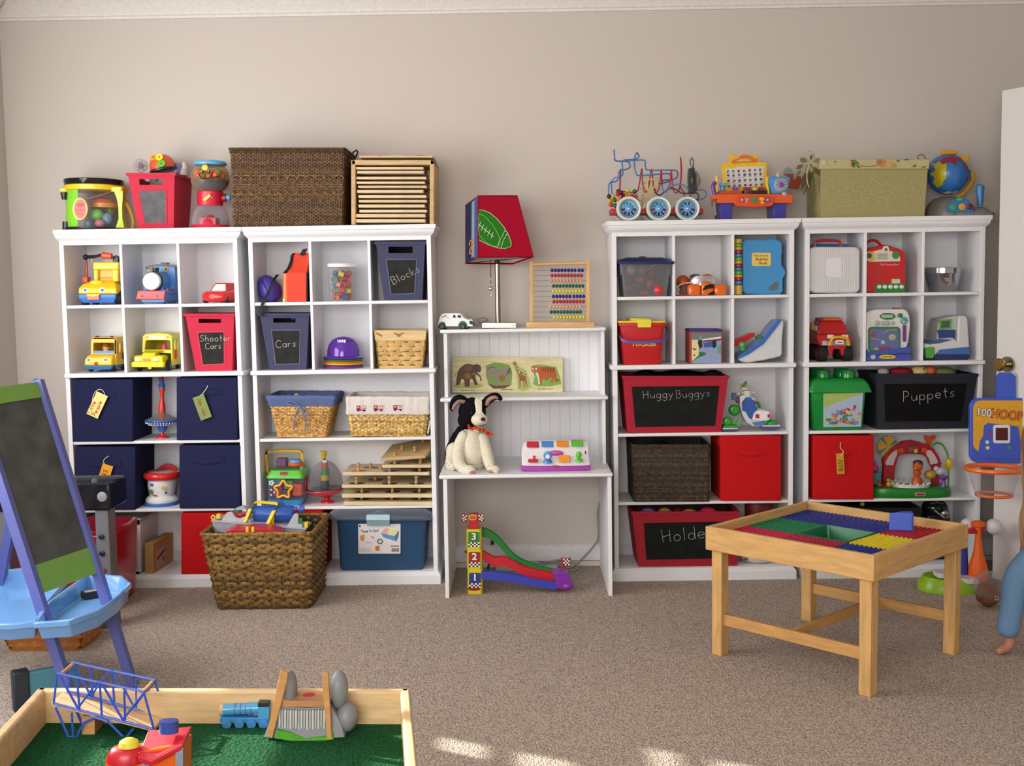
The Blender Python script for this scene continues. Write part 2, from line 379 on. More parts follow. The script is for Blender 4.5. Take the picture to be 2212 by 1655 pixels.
# ---------------------------------------------------------------- bookcases
WH = '#e9e9ec/s'
Z1, ZL, Z2, Z3, Z4, ZT = 1.265, .965, .66, .353, .0545, 1.594
def bookcase(x0, x1, c0, c1, dv1, label):
    t = Thing('bookcase', label, 'bookcase', loc=((x0+x1)/2, .135, 0), group='white cube bookcases'); t.A = Matrix.Translation(-t.loc)
    th = .0195; D = .274
    for a in (x0, x1-th):
        m = t.mb(); m.box(a, a+th, 0, D, .05, 1.55, WH); t.part('side_panel', m, bev=.0015)
    m = t.mb(); m.box(x0+th, x1-th, D-.006, D, .05, 1.55, WH); t.part('back_panel', m)
    m = t.mb(); rings = []
    for z, o in ((1.546, .004), (1.55, .007), (1.556, .016), (1.563, .021), (1.570, .0235), (1.5735, .024), (1.575, .030), (1.5925, .032), (ZT, .030)):
        k = o/.032; rings.append([(x0-(x0-c0)*k, -o, z), (x1+(c1-x1)*k, -o, z), (x1+(c1-x1)*k, D, z), (x0-(x0-c0)*k, D, z)])
    m.loft(rings, WH); t.part('cornice', m, ang=25)
    m = t.mb(); m.box(x0+th, x1-th, .001, .02, 1.528, 1.548, WH); t.part('header_rail', m)
    for za, zb in ((ZL, Z1-.015), (Z1, 1.546)):
        for a in dv1:
            m = t.mb(); m.box(a, a+.0125, .004, D-.006, za, zb, WH); t.part('divider', m, bev=.002)
    m = t.mb(); m.box(x0+th, x1-th, .002, D-.006, Z1-.015, Z1, WH); t.part('shelf', m, bev=.004)
    m = t.mb(); m.box(c0+.014, c1-.014, -.02, D, ZL-.0195, ZL, WH); t.part('ledge', m, bev=.004)
    for z in (Z2, Z3):
        m = t.mb(); m.box(x0+th, x1-th, .002, D-.006, z-.014, z, WH); t.part('shelf', m, bev=.004)
    m = t.mb(); rings = []
    for z, o in ((0, .02), (.038, .02), (.042, .017), (.047, .008), (Z4-.001, .003), (Z4, 0)):
        rings.append([(x0-o*.6, -o, z), (x1+o*.6, -o, z), (x1+o*.6, D, z), (x0-o*.6, D, z)])
    m.loft(rings, WH); t.part('plinth', m, ang=25)
    return t
def dvx(*pp): return [W(p, 530, .004).x for p in pp]
def cx(a, b): return W(a, 495, -.03).x+.0006, W(b, 495, -.03).x-.0006
bookcase(-2.008, -1.2265, *cx(113.6, 521.3), dvx(256.8, 380.6), 'white cube bookcase at the far left with navy fabric bins')
bookcase(-1.179, -.378, *cx(521.3, 941.4), dvx(666.2, 793.6), 'white cube bookcase left of the desk, under the brown wicker trunk')
bookcase(.4128, 1.2074, *cx(1310, 1730.8), dvx(1452.6, 1580.3), 'white cube bookcase right of the desk, under the bead maze cart')
bookcase(1.2561, 2.0391, *cx(1731.5, 2144.3), dvx(1867, 1992), 'white cube bookcase at the far right, under the globe')

# ---------------------------------------------------------------- hutch desk in the middle
t = Thing('hutch_desk', 'narrow white hutch desk with beadboard back between the bookcases', 'desk', loc=(.02, 0, 0)); t.A = Matrix.Translation(-t.loc)
for a in (-.329, .365):
    m = t.mb(); m.box(a, a+.0165, -.255, .27, 0, .513, WH); t.part('leg_panel', m, bev=.001)
for a in (-.334, .363):
    m = t.mb(); m.prismx([(.27, .529), (.0, .529), (.0, .816), (.27, .816)], a, a+.015, WH); t.part('side_panel', m)
    m = t.mb(); m.prismx([(.27, .832), (.03, .832), (.03, 1.117), (.27, 1.117)], a, a+.015, WH); t.part('side_panel', m)
m = t.mb(); m.box(-.345, .386, -.265, .272, .513, .529, WH); t.part('desktop', m, bev=.005)
m = t.mb(); m.box(-.35, .388, -.03, .272, .816, .832, WH); t.part('middle_shelf', m, bev=.005)
m = t.mb(); m.box(-.347, .383, .0, .272, 1.117, 1.133, WH); t.part('top_shelf', m, bev=.005)
for za, zb in ((.529, .816), (.832, 1.117)):
    out = []; x = -.319
    while x < .355:
        out += [(x, .258), (x+.043, .258), (x+.0445, .2605)]; x += .046
    out += [(.363, .258), (.363, .268), (-.319, .268)]
    m = t.mb(); m.prismz(out, za, zb, WH); t.part('beadboard_panel', m, ang=15)
m = t.mb(); m.box(-.3125, .365, .245, .262, .455, .513, WH); t.part('back_rail', m)
# ================================================================ on top of the two left bookcases
def blob(name, label, cat, px, Y, z, r, m, group=None, sq=(1, 1, 1), rz=0):
    t = Thing(name, label, cat, px=px, Y=Y, z=z, group=group); m_ = t.mb(); m_.ball(px[0], 0, px[1]-r*sq[2], (r*sq[0], r*sq[1], r*sq[2]), m, 20, 12); return t.solo(m_)
def fold(t, name, x, y, w_, h, y0, col, parent=None, th=.35):   # a small flat patch on the front plane, px rect centred
    m = t.mb(); m.box(x-w_/2, x+w_/2, y0-th, y0, y-h/2, y+h/2, col); return t.part(name, m, parent)

# --- see-through drum full of toy instruments
t = Thing('toy_drum', 'clear and lime green toy drum bucket with black lid, far left on top', 'toy drum', px=(203, 497), Y=.02, z=ZT, pd=62)
cx_, cd_ = 203, 62
m = t.mb(); m.lathe(cx_, cd_, [(60, 497), (62, 494), (62, 490), (57, 489)], '#1c1c24', 40); m.deep(32).rbox(138, 151, 20, 44, 497, 476, 5, '#1c1c24'); t.part('base', m)
m = t.mb()
def wallarc(a0, a1, col, r=57, z0=490, z1=410, n=14):
    return m.loft([[(cx_+r*math.cos(math.radians(a0+(a1-a0)*i/n)), cd_+r*math.sin(math.radians(a0+(a1-a0)*i/n)), z) for i in range(n+1)] for z in (z0, z1)], col, caps=False, closed=False)
wallarc(-104, 24-360, '#8ad63c') if 0 else wallarc(-200, -104, '#8ad63c'); t.part('green_panel', m)
m = t.mb(); wallarc(-104, 160, '#c8c4cf/g', n=30); t.part('clear_wall', m)
m = t.mb(); m.lathe(cx_, cd_, [(58, 411), (62, 410), (62.5, 401), (60, 399)], '#e9c926', 40); m.deep(35).rbox(244, 269, 20, 60, 412, 402, 5, '#e9c926'); m.rbox(133, 150, 22, 50, 412, 405, 4, '#e9dc3a'); t.part('rim_band', m)
m = t.mb(); m.lathe(cx_, cd_, [(58, 400), (60, 398), (62, 388), (61, 386.5), (56, 386.5), (54, 389)], '#15151c/o', 40); t.part('lid', m)
m = t.mb(); m.deep(33).loft([[(x0, 22+k, z), (x1, 22+k, z), (x1, 44, z), (x0, 44, z)] for z, x0, x1, k in ((489, 254, 272, 0), (470, 259, 267, 3), (445, 258, 266, 4), (425, 255, 268, 2), (411, 250, 269, 0))], '#b3d233'); t.part('handle_post', m)
m = t.mb(); m.tube(spline([(269, 60, 428), (280, 62, 450), (286, 64, 475), (284, 64, 496)], 6), 4, '#e0b91c', 8); t.part('yellow_strap', m)
m = t.mb(); m.deep(26).rbox(132, 147, 18, 34, 413, 428, 5, '#1a1a20', top=(2, 3)); t.part('clasp', m)
m = t.mb(); m.deep(5).prism([(173+16*math.cos(k*PI/14), 448+24*math.sin(k*PI/14)) for k in range(28)], 5.5, 9, '#f0d64c'); m.prism([(173+12.6*math.cos(k*PI/14), 448+21*math.sin(k*PI/14)) for k in range(28)], 5, 6, '#ee5a4e')
m.text('Bee Bop', 173, 451, 4.6, 5, '#6b1013', bold=.01).text('Band', 173, 459, 4.6, 5, '#6b1013', bold=.01)
for k in range(5): m.tube(arc3 if 0 else [(166+k*3.2, 4.8, 444), (167+k*3.2, 4.8, 436-2*(k % 2)), (169+k*3, 4.8, 441)], .5, '#a2403a', 4)
t.part('oval_label', m)
for n_, lb, x, y, r, c_, s, dy in (('egg_shaker', 'lime green egg shaker inside the clear drum', 210, 474, 13, '#7fcf4b', (1.05, 1, .95), 0), ('egg_shaker', 'pale blue egg shaker inside the clear drum', 232, 484, 12, '#7fa6c4', (.9, .9, 1.1), 4),
        ('bell_ball', 'teal bell lying at the left inside the clear drum', 190, 490, 8, '#5fa3b4', (1, 1, 1), -6), ('egg_shaker', 'pink egg shaker at the bottom of the clear drum', 216, 490, 11, '#d98f98', (1, 1, .85), -9), ('egg_shaker', 'olive egg shaker at the right inside the clear drum', 238, 470, 11, '#7da03a', (.8, .8, 1.2), 32)):
    blob(n_, lb, 'shaker', (x, y+2), .02+(62+dy-22)*.00204, None, r, c_, 'shakers in the clear drum', s)
t = Thing('tambourine', 'orange and yellow tambourine tilted inside the clear drum', 'tambourine', px=(215, 449), Y=.085)
m = t.mb(); m.lathe(215, 28, [(24, 448), (29, 447), (30, 438), (27, 437)], '#e9a51f', 30); t.part('frame', m)
m = t.mb(); m.lathe(215, 28, [(27, 437), (24, 430), (12, 427), (2, 426)], '#d65a32', 30); t.part('drumhead', m)
m = t.mb(); m.tube([(183, -8, 433), (212, 5, 422), (240, 18, 411)], 1.3, '#c98b3e/w', 6); m.ball(183, -8, 433, 3, '#d9a15a/w'); t2 = Thing('drumstick', 'thin wooden drumstick slanting across the tambourine in the drum', 'drumstick', px=(215, 430), Y=.1)
t2.A = t.A.copy(); t2.loc = t.loc.copy(); t2.solo(m)

# --- tall red bin with a grey board, two toys showing over the rim
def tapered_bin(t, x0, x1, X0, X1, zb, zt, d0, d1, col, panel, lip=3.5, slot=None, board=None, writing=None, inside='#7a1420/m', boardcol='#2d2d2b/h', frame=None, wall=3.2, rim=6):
    """open box, wider at the top: x0,x1 bottom front edge, X0,X1 top front edge (px); d1 top depth, d0 bottom depth"""
    e = (d1-d0)/2
    def at(f, k=0, yk=0):           # front edge points at height fraction f
        return (x0+(X0-x0)*f+k, x1+(X1-x1)*f-k, e*(1-f)+yk, d1-e*(1-f)-yk, zb+(zt-zb)*f)
    def quad(f, k=0): a = at(f, k, k); return [(a[0], a[2], a[4]), (a[1], a[2], a[4]), (a[1], a[3], a[4]), (a[0], a[3], a[4])]
    m = t.mb()
    if slot:
        fa, fb, sx0, sx1 = slot
        A, B = quad(0), quad(1); 
        # right, back, left walls
        for i in (1, 2, 3): m.poly([A[i], A[(i+1) % 4], B[(i+1) % 4], B[i]], col)
        def fp(f, x): a = at(f); return (x, a[2], a[4])
        for f0, f1 in ((0, fa), (fb, 1)):
            a, b = at(f0), at(f1); m.poly([(a[0], a[2], a[4]), (a[1], a[2], a[4]), (b[1], b[2], b[4]), (b[0], b[2], b[4])], col)
        a, b = at(fa), at(fb)
        m.poly([(a[0], a[2], a[4]), (sx0, a[2], a[4]), (sx0, b[2], b[4]), (b[0], b[2], b[4])], col)
        m.poly([(sx1, a[2], a[4]), (a[1], a[2], a[4]), (b[1], b[2], b[4]), (sx1, b[2], b[4])], col)
        for p, q in (((sx0, a), (sx1, a)), ((sx1, a), (sx1, b)), ((sx1, b), (sx0, b)), ((sx0, b), (sx0, a))):
            m.poly([(p[0], p[1][2], p[1][4]), (q[0], q[1][2], q[1][4]), (q[0], q[1][2]+wall, q[1][4]), (p[0], p[1][2]+wall, p[1][4])], col)
        m.poly(A[::-1], col)
        C = quad(1, wall); Dq = quad(0, wall)
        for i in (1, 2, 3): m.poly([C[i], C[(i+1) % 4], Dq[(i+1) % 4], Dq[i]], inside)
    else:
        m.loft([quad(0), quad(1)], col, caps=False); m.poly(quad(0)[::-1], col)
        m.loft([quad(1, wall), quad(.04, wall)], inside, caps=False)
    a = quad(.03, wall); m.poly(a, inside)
    t.part('body', m, bev=0)
    m = t.mb(); A, B, = quad(1, -lip), quad(1, wall+.6); up = -1.2
    zlo = [(p[0], p[1], p[2]+rim-1.2) for p in quad(1, -lip*.75)]; top = [(p[0], p[1], p[2]+up) for p in A]; ti = [(p[0], p[1], p[2]+up) for p in B]; bi = [(p[0], p[1], p[2]+rim) for p in B]
    m.loft([zlo, top, ti, bi], col, caps=False); zi = [(p[0], p[1], p[2]+rim-1.2) for p in quad(1, 0)]; m.loft([zi, zlo], col, caps=False); t.part('rim', m, ang=20)
    if board:
        pts, fr = board
        def fy(z): f = (zb-z)/(zb-zt); return at(f)[2]
        if frame:
            cx = sum(p[0] for p in pts)/4; cz = sum(p[1] for p in pts)/4
            o = [(p[0]+math.copysign(fr, p[0]-cx), p[1]+math.copysign(fr, p[1]-cz)) for p in pts]
            m = t.mb(); n = 4
            for i in range(4):
                a, b, c, d = o[i], o[(i+1) % 4], pts[(i+1) % 4], pts[i]
                m.loft([[(p[0], fy(p[1])-k, p[1]) for p in (a, b, c, d)] for k in (0, 1.0)], frame)
            t.part('board_frame', m)
        m = t.mb(); m.loft([[(p[0], fy(p[1])-k, p[1]) for p in pts] for k in (0, .5)], boardcol)
        bp = t.part('chalkboard', m)
        if writing:
            m = t.mb()
            for (s_, wx, wz, h, rot, r) in writing: m.write(s_, wx, wz, h, lambda q: fy(q)-.6, '#b9b9b2/m', r, rot)
            t.part('chalk_writing', m, parent=bp)
RB, NB = '#c2243f/m', '#3d3f5c/m'
t = Thing('storage_bin', 'tall red storage bin with blank grey panel on top beside the drum', 'bin', px=(332, 492), Y=.015, z=ZT)
tapered_bin(t, 293, 370, 276, 377, 492, 373, 108, 140, RB, None, slot=(.80, .905, 300, 350), board=([(298, 410), (356, 409), (354, 478), (309, 479)], 3), frame=RB, boardcol='#626266/h')
t = Thing('bell_ball', 'clear glittery ball on top of the tall red bin', 'ball', px=(306, 374), Y=.1); m = t.mb(); m.ball(304, 0, 358, 15.5, '#dcd6dc/g', 20, 14); t.part('shell', m)
m = t.mb(); m.ball(304, 0, 358, 7, '#c9bcc4/t', 12, 8); [m.ball(304+9*math.cos(k), 4*math.sin(k*2), 358+9*math.sin(k), 1.6, '#7f7a90/o', 8, 6) for k in range(6)]; t.part('glitter', m)
t = Thing('ladybug_drum', 'orange half dome toy with yellow and green discs on the red bin', 'toy', px=(345, 374), Y=.08); m = t.mb()
m.turn((345, 0, 360), 'Y', 12)
m.lathe(345, 20, [(27, 363), (27, 352), (23, 342), (14, 334), (4, 331)], '#dd5a34', 30); t.part('dome', m)
m = t.mb(); m.turn((345, 0, 360), 'Y', 12); m.lathe(345, 20, [(26, 363), (29, 364), (29, 368), (25, 369)], '#241d1d', 30); t.part('black_rim', m)
m = t.mb()
for x, z, r, c_, k in ((346, 341, 8, '#f0d92c', -5), (351, 355, 8.5, '#62c43c', -7.5), (332, 341, 7, '#d7a02e', 0)):
    q = t.mb(); q.turn((x, k, z), 'X', 25); q.disc(x, z, r, k, c_, 22, 2); q.disc(x, z, 1.6, k-1.8, '#4a4a12', 10, 1); t.part('disc', q)
for (x, z, r, c_, lb, dy) in ((380, 366, 9, '#7d7899', 'lilac gift bow toy at the back of the tall red bin', 60), (397, 366, 10, '#b5aca6', 'beige cone toy at the right of the tall red bin', 70)):
    t = Thing('bin_toy', lb, 'toy', px=(x, 378), Y=.015+dy*.002)
    m = t.mb()
    if dy == 60: [m.ring(x+3*k, k, z-6, 6, 1.6, c_, 'y', 16, 6, 1, 1.2) for k in (-1, 0, 1, 2)]; m.ball(x, 2, z+4, 8, c_)
    else: m.lathe(x, 0, [(11, 379), (9, 365), (4, 352), (1.5, 348)], [c_, '#d9d2cc', c_], 20)
    t.solo(m)
blob('egg_shaker', 'pink ball seen through the slot of the tall red bin', 'ball', (320, 393), .06, None, 9, '#e3a3c4'); blob('egg_shaker', 'teal ball seen through the slot of the tall red bin', 'ball', (336, 392), .065, None, 7, '#3f8f9a')

# --- gumball machine toy
t = Thing('gumball_machine', 'toy gumball machine with smiling clear globe and blue cap', 'toy', px=(455, 492), Y=.01, z=ZT, pd=42)
gx, gd = 454, 42
m = t.mb(); m.lathe(gx+1, gd, [(41, 492), (42, 489), (40, 484), (30, 483)], '#d21f3c', 36); m.box(441, 475, 6, 40, 484, 470, '#d21f3c'); m.cyl((458, 4, 483), (458, 30, 470), 10, '#d21f3c'); t.part('base', m)
m = t.mb(); m.lathe(gx+1, gd, [(40, 484), (39.5, 470), (36, 455), (29, 444), (25, 441)], '#d6cfd8/g', 36, caps=False); t.part('clear_skirt', m)
m = t.mb(); m.lathe(gx, gd, [(26, 442), (27, 440), (27.5, 413), (25, 411)], '#d32040', 36); t.part('collar', m)
m = t.mb(); m.disc(457, 426, 8, gd-25, '#d9cfd4'); m.turn((455, gd-28, 427), 'Y', 40); m.loft([[(446, gd-30+k, 424), (464, gd-30+k, 424), (464, gd-30+k, 430), (446, gd-30+k, 430)] for k in (0, 4)], '#f1c62e'); t.part('dial', m, bev=1)
m = t.mb(); m.cyl((481, gd, 425), (488, gd, 425), 9, '#b71b34'); m.cyl((488, gd, 424), (497, gd, 424), 5.5, '#4fb0dc'); t.part('crank', m)
m = t.mb(); m.lathe(gx, gd, [(25, 412), (34, 405), (40, 394), (41, 380), (38, 368), (31, 358), (27, 356)], '#d9b48c/g', 40, caps=False); gl = t.part('globe', m)
m = t.mb(); m.lathe(gx, gd, [(24, 411), (33, 404), (38.5, 394), (39.5, 388)], ['#3f5672', '#4b6180', '#44586e'], 40); t.part('blue_band', m)
m = t.mb()
for k in range(9): m.ball(gx+26*math.cos(k*.7), gd+22*math.sin(k*.7), 376+5*math.sin(k*2.1), 9, ('#d98a2e', '#c7b23a', '#d07a2a', '#8fae4a', '#b9903a')[k % 5], 12, 8)
t.part('gumballs', m, stuff=True)
m = t.mb(); fy = gd-41.5
for sx_, in ((-7,), (7,)): m.ball(455+sx_, fy+1.2, 373, (3, 1.5, 4), '#17140f/o'); m.ball(455+sx_-.6, fy-.2, 371.4, (1, .6, 1.2), '#ffffff')
m.tube([(455+13.5*math.cos(a), gd-math.sqrt(41.8**2-(13.5*math.cos(a))**2)-.6+max(0, (math.sin(a)-.6))*1.5, 375+13*math.sin(a)) for a in [PI*(.03+.94*i/12) for i in range(13)]], .9, '#17140f', 6)
for sx_ in (-17, 19): m.ball(455+sx_, fy+4.5, 378, (5, 1.4, 5.4), '#d8322e')
m.turn(None, 0, 0).ball(453, fy+4.2, 364, (7, 1.6, 7), '#d7c23c'); t.part('smiling_face', m, parent=gl)
m = t.mb(); m.lathe(gx, gd, [(26, 357), (34, 355), (35, 351), (31, 346.5), (20, 345.5), (2, 345.3)], '#58afdb', 36); m.box(449, 460, gd-33, gd-29, 351, 347.5, '#c2484c'); t.part('cap', m)
# ---------------------------------------------------------------- woven baskets
def weave(m, c0, c1, z0, z1, rows, pitch, r, amp, cols, rc=6, stakes=None, flat=1.0, wall_in=None, jitter=.25, double=1):
    """strands going round a tapered box in and out of upright stakes. c0,c1 = (x0,x1,y0,y1) at z0,z1"""
    def per(q, n):
        x0, x1, y0, y1 = q; w_, d = x1-x0-2*rc, y1-y0-2*rc; seg = [(w_, 0), (PI*rc/2, 1), (d, 2), (PI*rc/2, 3), (w_, 4), (PI*rc/2, 5), (d, 6), (PI*rc/2, 7)]
        Ltot = sum(s[0] for s in seg); out = []
        for i in range(n):
            s = Ltot*i/n
            for ln, k in seg:
                if s <= ln: break
                s -= ln
            f = s/ln if ln else 0
            if k == 0: p, nn = (x0+rc+s, y0), (0, -1)
            elif k == 2: p, nn = (x1, y0+rc+s), (1, 0)
            elif k == 4: p, nn = (x1-rc-s, y1), (0, 1)
            elif k == 6: p, nn = (x0, y1-rc-s), (-1, 0)
            else:
                a = {1: -PI/2, 3: 0, 5: PI/2, 7: PI}[k]+f*PI/2; c = {1: (x1-rc, y0+rc), 3: (x1-rc, y1-rc), 5: (x0+rc, y1-rc), 7: (x0+rc, y0+rc)}[k]
                p, nn = (c[0]+rc*math.cos(a), c[1]+rc*math.sin(a)), (math.cos(a), math.sin(a))
            out.append((p, nn))
        return out
    mid = [(a+b)/2 for a, b in zip(c0, c1)]
    Lm = 2*(mid[1]-mid[0]+mid[3]-mid[2]); ns = max(6, int(Lm/pitch/2)*2); n = ns*2
    rnd = random.Random(3)
    for i in range(rows):
        f = (i+.5)/rows; q = [a+(b-a)*f for a, b in zip(c0, c1)]; z = z0+(z1-z0)*f
        pp = per(q, n); ph = i // double; ring = []
        for j, (p, nn) in enumerate(pp):
            o = amp*(math.sin(PI*(j/2+.5)+PI*(ph % 2)) if True else 0)
            jz = rnd.uniform(-jitter, jitter)*r
            ring.append((p[0]+nn[0]*o, p[1]+nn[1]*o, z+jz, nn))
        col = cols[rnd.randrange(len(cols))] if isinstance(cols, list) else cols
        h = abs(z1-z0)/rows*.56*flat
        prof = ((r*.9, 0), (r*.45, h), (-r*.7, h*.6), (-r*.7, -h*.6), (r*.45, -h))
        rings = [[(x+nn[0]*a, y+nn[1]*a, zz+b) for a, b in prof] for x, y, zz, nn in ring]
        rings.append(rings[0]); m.loft(rings, col, caps=False)
    if stakes:
        a0, a1 = per(c0, ns), per(c1, ns)
        for (p, n0), (q, n1) in zip(a0, a1): m.tube([(p[0], p[1], z0), (q[0], q[1], z1)], stakes[0], stakes[1], 5)
    if wall_in:
        k = r*1.1
        m.frus((c0[0]+k, c0[1]-k, c0[2]+k, c0[3]-k), z0, (c1[0]+k, c1[1]-k, c1[2]+k, c1[3]-k), z1, wall_in, caps=False); m.poly([(c0[0]+k, c0[2]+k, z0), (c0[1]-k, c0[2]+k, z0), (c0[1]-k, c0[3]-k, z0), (c0[0]+k, c0[3]-k, z0)], wall_in)
def braid(m, q, z, r, col, rc=5, n=60, tw=1.6):
    pts = rrect(q[0], q[1], q[2], q[3], rc, z, 4); P = []
    for a, b in zip(pts, pts[1:]+pts[:1]):
        L_ = math.dist(a, b); k = max(1, int(L_/(r*1.7)))
        for i in range(k): P.append(tuple(a[j]+(b[j]-a[j])*i/k for j in range(3)))
    m.tube([(p[0], p[1], p[2]) for p in P], [r*(1.12 if i % 2 else .86) for i in range(len(P))], col, 7, True)
# --- big brown wicker trunk with a lid
WK = ['#543d29/k', '#5f452d/k', '#483423/k']
t = Thing('wicker_trunk', 'large dark brown wicker trunk with lid on top of the left bookcases', 'basket', px=(625, 488), Y=.0, z=ZT)
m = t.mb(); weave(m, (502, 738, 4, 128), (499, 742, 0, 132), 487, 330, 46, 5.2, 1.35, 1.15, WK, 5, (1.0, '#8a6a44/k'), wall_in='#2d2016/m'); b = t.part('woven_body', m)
m = t.mb()
for zc, ud in ((386, 1), (412, -1)):
    for k in range(12):
        x = 512+k*20; m.tube([(x+10*math.cos(a), -2.6, zc-ud*8*math.sin(a)) for a in [PI*i/8 for i in range(9)]], .9, '#8f7149/k', 5)
for z in (378, 398, 402, 420): m.tube([(500, -2.2, z), (740, -2.2, z)], 1.2, '#7a5b38/k', 5)
t.part('loop_border', m, parent=b)
m = t.mb(); weave(m, (497, 744, -3, 134), (497, 744, -3, 134), 330, 322, 4, 5.2, 1.5, 1, ['#4a3a22/k', '#5a4526/k'], 5, wall_in='#3d2f1c/m')
m.box(499, 742, -1, 132, 323, 319.5, '#4a3a22/k'); braid(m, (496, 745, -4, 135), 321, 2.4, '#4d4028/k'); t.part('lid', m)
m = t.mb(); m.tube(spline([(744, 40, 344), (749, 45, 330), (760, 55, 318), (763, 60, 322), (756, 66, 334), (745, 75, 345)], 6), 1.7, '#2c1d14/k', 6); t.part('loop_handle', m)

# --- wooden puzzle rack with boards
WD = '#dcb886/w'
t = Thing('puzzle_rack', 'light wooden puzzle rack full of boards at the end of the shelf top', 'rack', px=(849, 481), Y=.0, z=ZT)
for x in (758.5, 928):
    m = t.mb(); m.prismx([(0, 481), (120, 481), (120, 341), (0, 341)], x, x+10, '#c9a676/w'); t.part('side_panel', m, bev=2)
m = t.mb(); m.box(759, 938, 0, 120, 352, 341, '#d0b184/w'); t.part('top_panel', m, bev=2)
m = t.mb()
for k in range(11):
    for x0, x1 in ((769, 775), (922, 928)): m.tube([(x0, 20, 366+k*10.2), (x1, 20, 366+k*10.2)], .7, '#b9b9bb/x', 5)
t.part('wire_supports', m, stuff=True)
brd = None
for k, (a, b, y, th) in enumerate(((768, 915, 363.5, 5), (771, 916, 372, 6), (769, 921, 384.5, 5.5), (770, 918, 394.5, 5), (773, 922, 403.5, 5), (771, 915, 413.5, 6.5), (774, 921, 424.5, 6), (775, 922, 434.5, 6), (774, 918, 445, 6.5), (776, 922, 456, 6), (764, 919, 466, 7.5), (765, 919, 477, 7.5))):
    ord_ = ['topmost', 'second', 'third', 'fourth', 'fifth', 'sixth', 'seventh', 'eighth', 'ninth', 'tenth', 'eleventh', 'lowest'][k]
    q = Thing('puzzle_board', f'{ord_} board from the top in the wooden puzzle rack', 'puzzle', px=((a+b)/2, y+th/2), Y=.004+random.uniform(0, .006), group='boards in the puzzle rack')
    q.loc.x += W(848, y, 0).x*0
    m = q.mb(); m.rbox(a, b, 0, 108, y+th/2, y-th/2, 2, ('#e3cda8/w', '#d8c09a/w', '#e0c8a0/w')[k % 3]); q.solo(m, bev=.8)
q = Thing('puzzle_tray', 'thin wooden puzzle tray lying on top of the puzzle rack', 'puzzle', px=(856, 341), Y=.0)
m = q.mb(); m.rbox(776, 936, -2, 112, 340.6, 336.8, 3, '#d9bb8c/w'); q.part('board', m, bev=.5)
m = q.mb(); m.rbox(784, 822, 8, 40, 336.8, 333.6, 4, '#d2688c'); q.part('pink_piece', m)
m = q.mb(); m.rbox(835, 866, 20, 60, 336.8, 333.6, 4, '#e4e0dc'); q.part('white_piece', m)
m = q.mb(); m.lathe(905, 40, [(17, 336.8), (17, 334), (10, 331.5), (2, 331)], '#1d1c20', 24); q.part('black_knob', m)
# ================================================================ far left bookcase
def wheel(t, x, y, z, r, w_, tyre='#1d1d22/m', hub='#e8c92b', name='wheel', parent=None, face=-1, axis='x'):
    """wheel with axle along x (front view vehicles) ; face -1 = left, 1 = right"""
    m = t.mb()
    if axis == 'x':
        m.lathe(x, y, [(r*.7, -w_/2), (r, -w_/2+r*.12), (r, w_/2-r*.12), (r*.7, w_/2)], tyre, 22, axis='x', z=z); m.lathe(x, y, [(r*.58, -w_/2-.3), (r*.58, w_/2+.3)], hub, 16, axis='x', z=z)
    else:
        m.lathe(x, y, [(r*.7, -w_/2), (r, -w_/2+r*.12), (r, w_/2-r*.12), (r*.7, w_/2)], tyre, 22, axis='y', z=z); m.lathe(x, y, [(r*.58, -w_/2-.3), (r*.58, w_/2+.3)], hub, 16, axis='y', z=z)
    return t.part(name, m, parent)
def eye(t, x, z, y, r, iris='#2e5f9c', parent=None):
    m = t.mb(); m.lathe(x, y, [(r, 0), (r*.85, -r*.45), (r*.2, -r*.6)], '#f4f4f2', 18, axis='y', z=z); m.lathe(x+r*.1, y, [(r*.55, -r*.35), (r*.5, -r*.68), (.1, -r*.72)], iris, 14, axis='y', z=z)
    m.lathe(x+r*.12, y, [(r*.28, -r*.6), (.1, -r*.8)], '#14141a', 10, axis='y', z=z); return t.part('eye', m, parent)

# --- yellow tow truck with face
YL, BL = '#efc31d', '#3b74c4'
t = Thing('toy_truck', 'chunky yellow toy tow truck with painted eyes and black boom', 'toy truck', px=(212, 656), Y=.02, z=Z1)
m = t.mb(); m.loft([[(x0, 0+k, z), (x1, 0+k, z), (x1, 96, z), (x0, 96, z)] for z, x0, x1, k in ((652, 176, 243, 6), (640, 168, 250, 0), (632, 169, 250, 0))], BL); m.box(176, 248, 30, 100, 646, 610, BL); t.part('chassis', m, bev=2)
m = t.mb(); m.loft([[(x0, k, z), (x1, k, z), (x1, 60, z), (x0, 60, z)] for z, x0, x1, k in ((632, 169, 252, 0), (620, 170, 251, -1), (612, 175, 247, 6), (606, 186, 240, 16), (603, 196, 236, 24))], YL); m.lathe(204, 15, [(14, 612), (15, 606), (12, 603), (2, 602)], '#f4d43c', 24, sy=.8); t.part('bonnet', m, bev=3)
m = t.mb()
for x0, x1 in ((192, 202), (232, 246)): m.box(x0, x1, 26, 36, 606, 578, YL)
m.box(191, 247, 24, 34, 580, 563, YL); m.box(193, 246, 34, 72, 606, 563, '#e3a916'); m.box(204, 232, 30, 36, 606, 596, '#d99d12'); t.part('cab', m, bev=2.5)
m = t.mb(); m.prism([(188, 634), (216, 634), (215, 645), (190, 645)], -4, 4, '#e86a5c'); m.prism([(187, 632), (218, 632), (214, 637), (202, 639), (191, 637)], -5, 2, YL); t.part('mouth', m, bev=1)
eye(t, 184, 624, 1, 6); eye(t, 221, 624, 1, 6.5)
wheel(t, 176, 24, 643, 13, 14); wheel(t, 250, 24, 641, 15, 15); wheel(t, 176, 84, 643, 13, 14); wheel(t, 250, 84, 641, 15, 15)
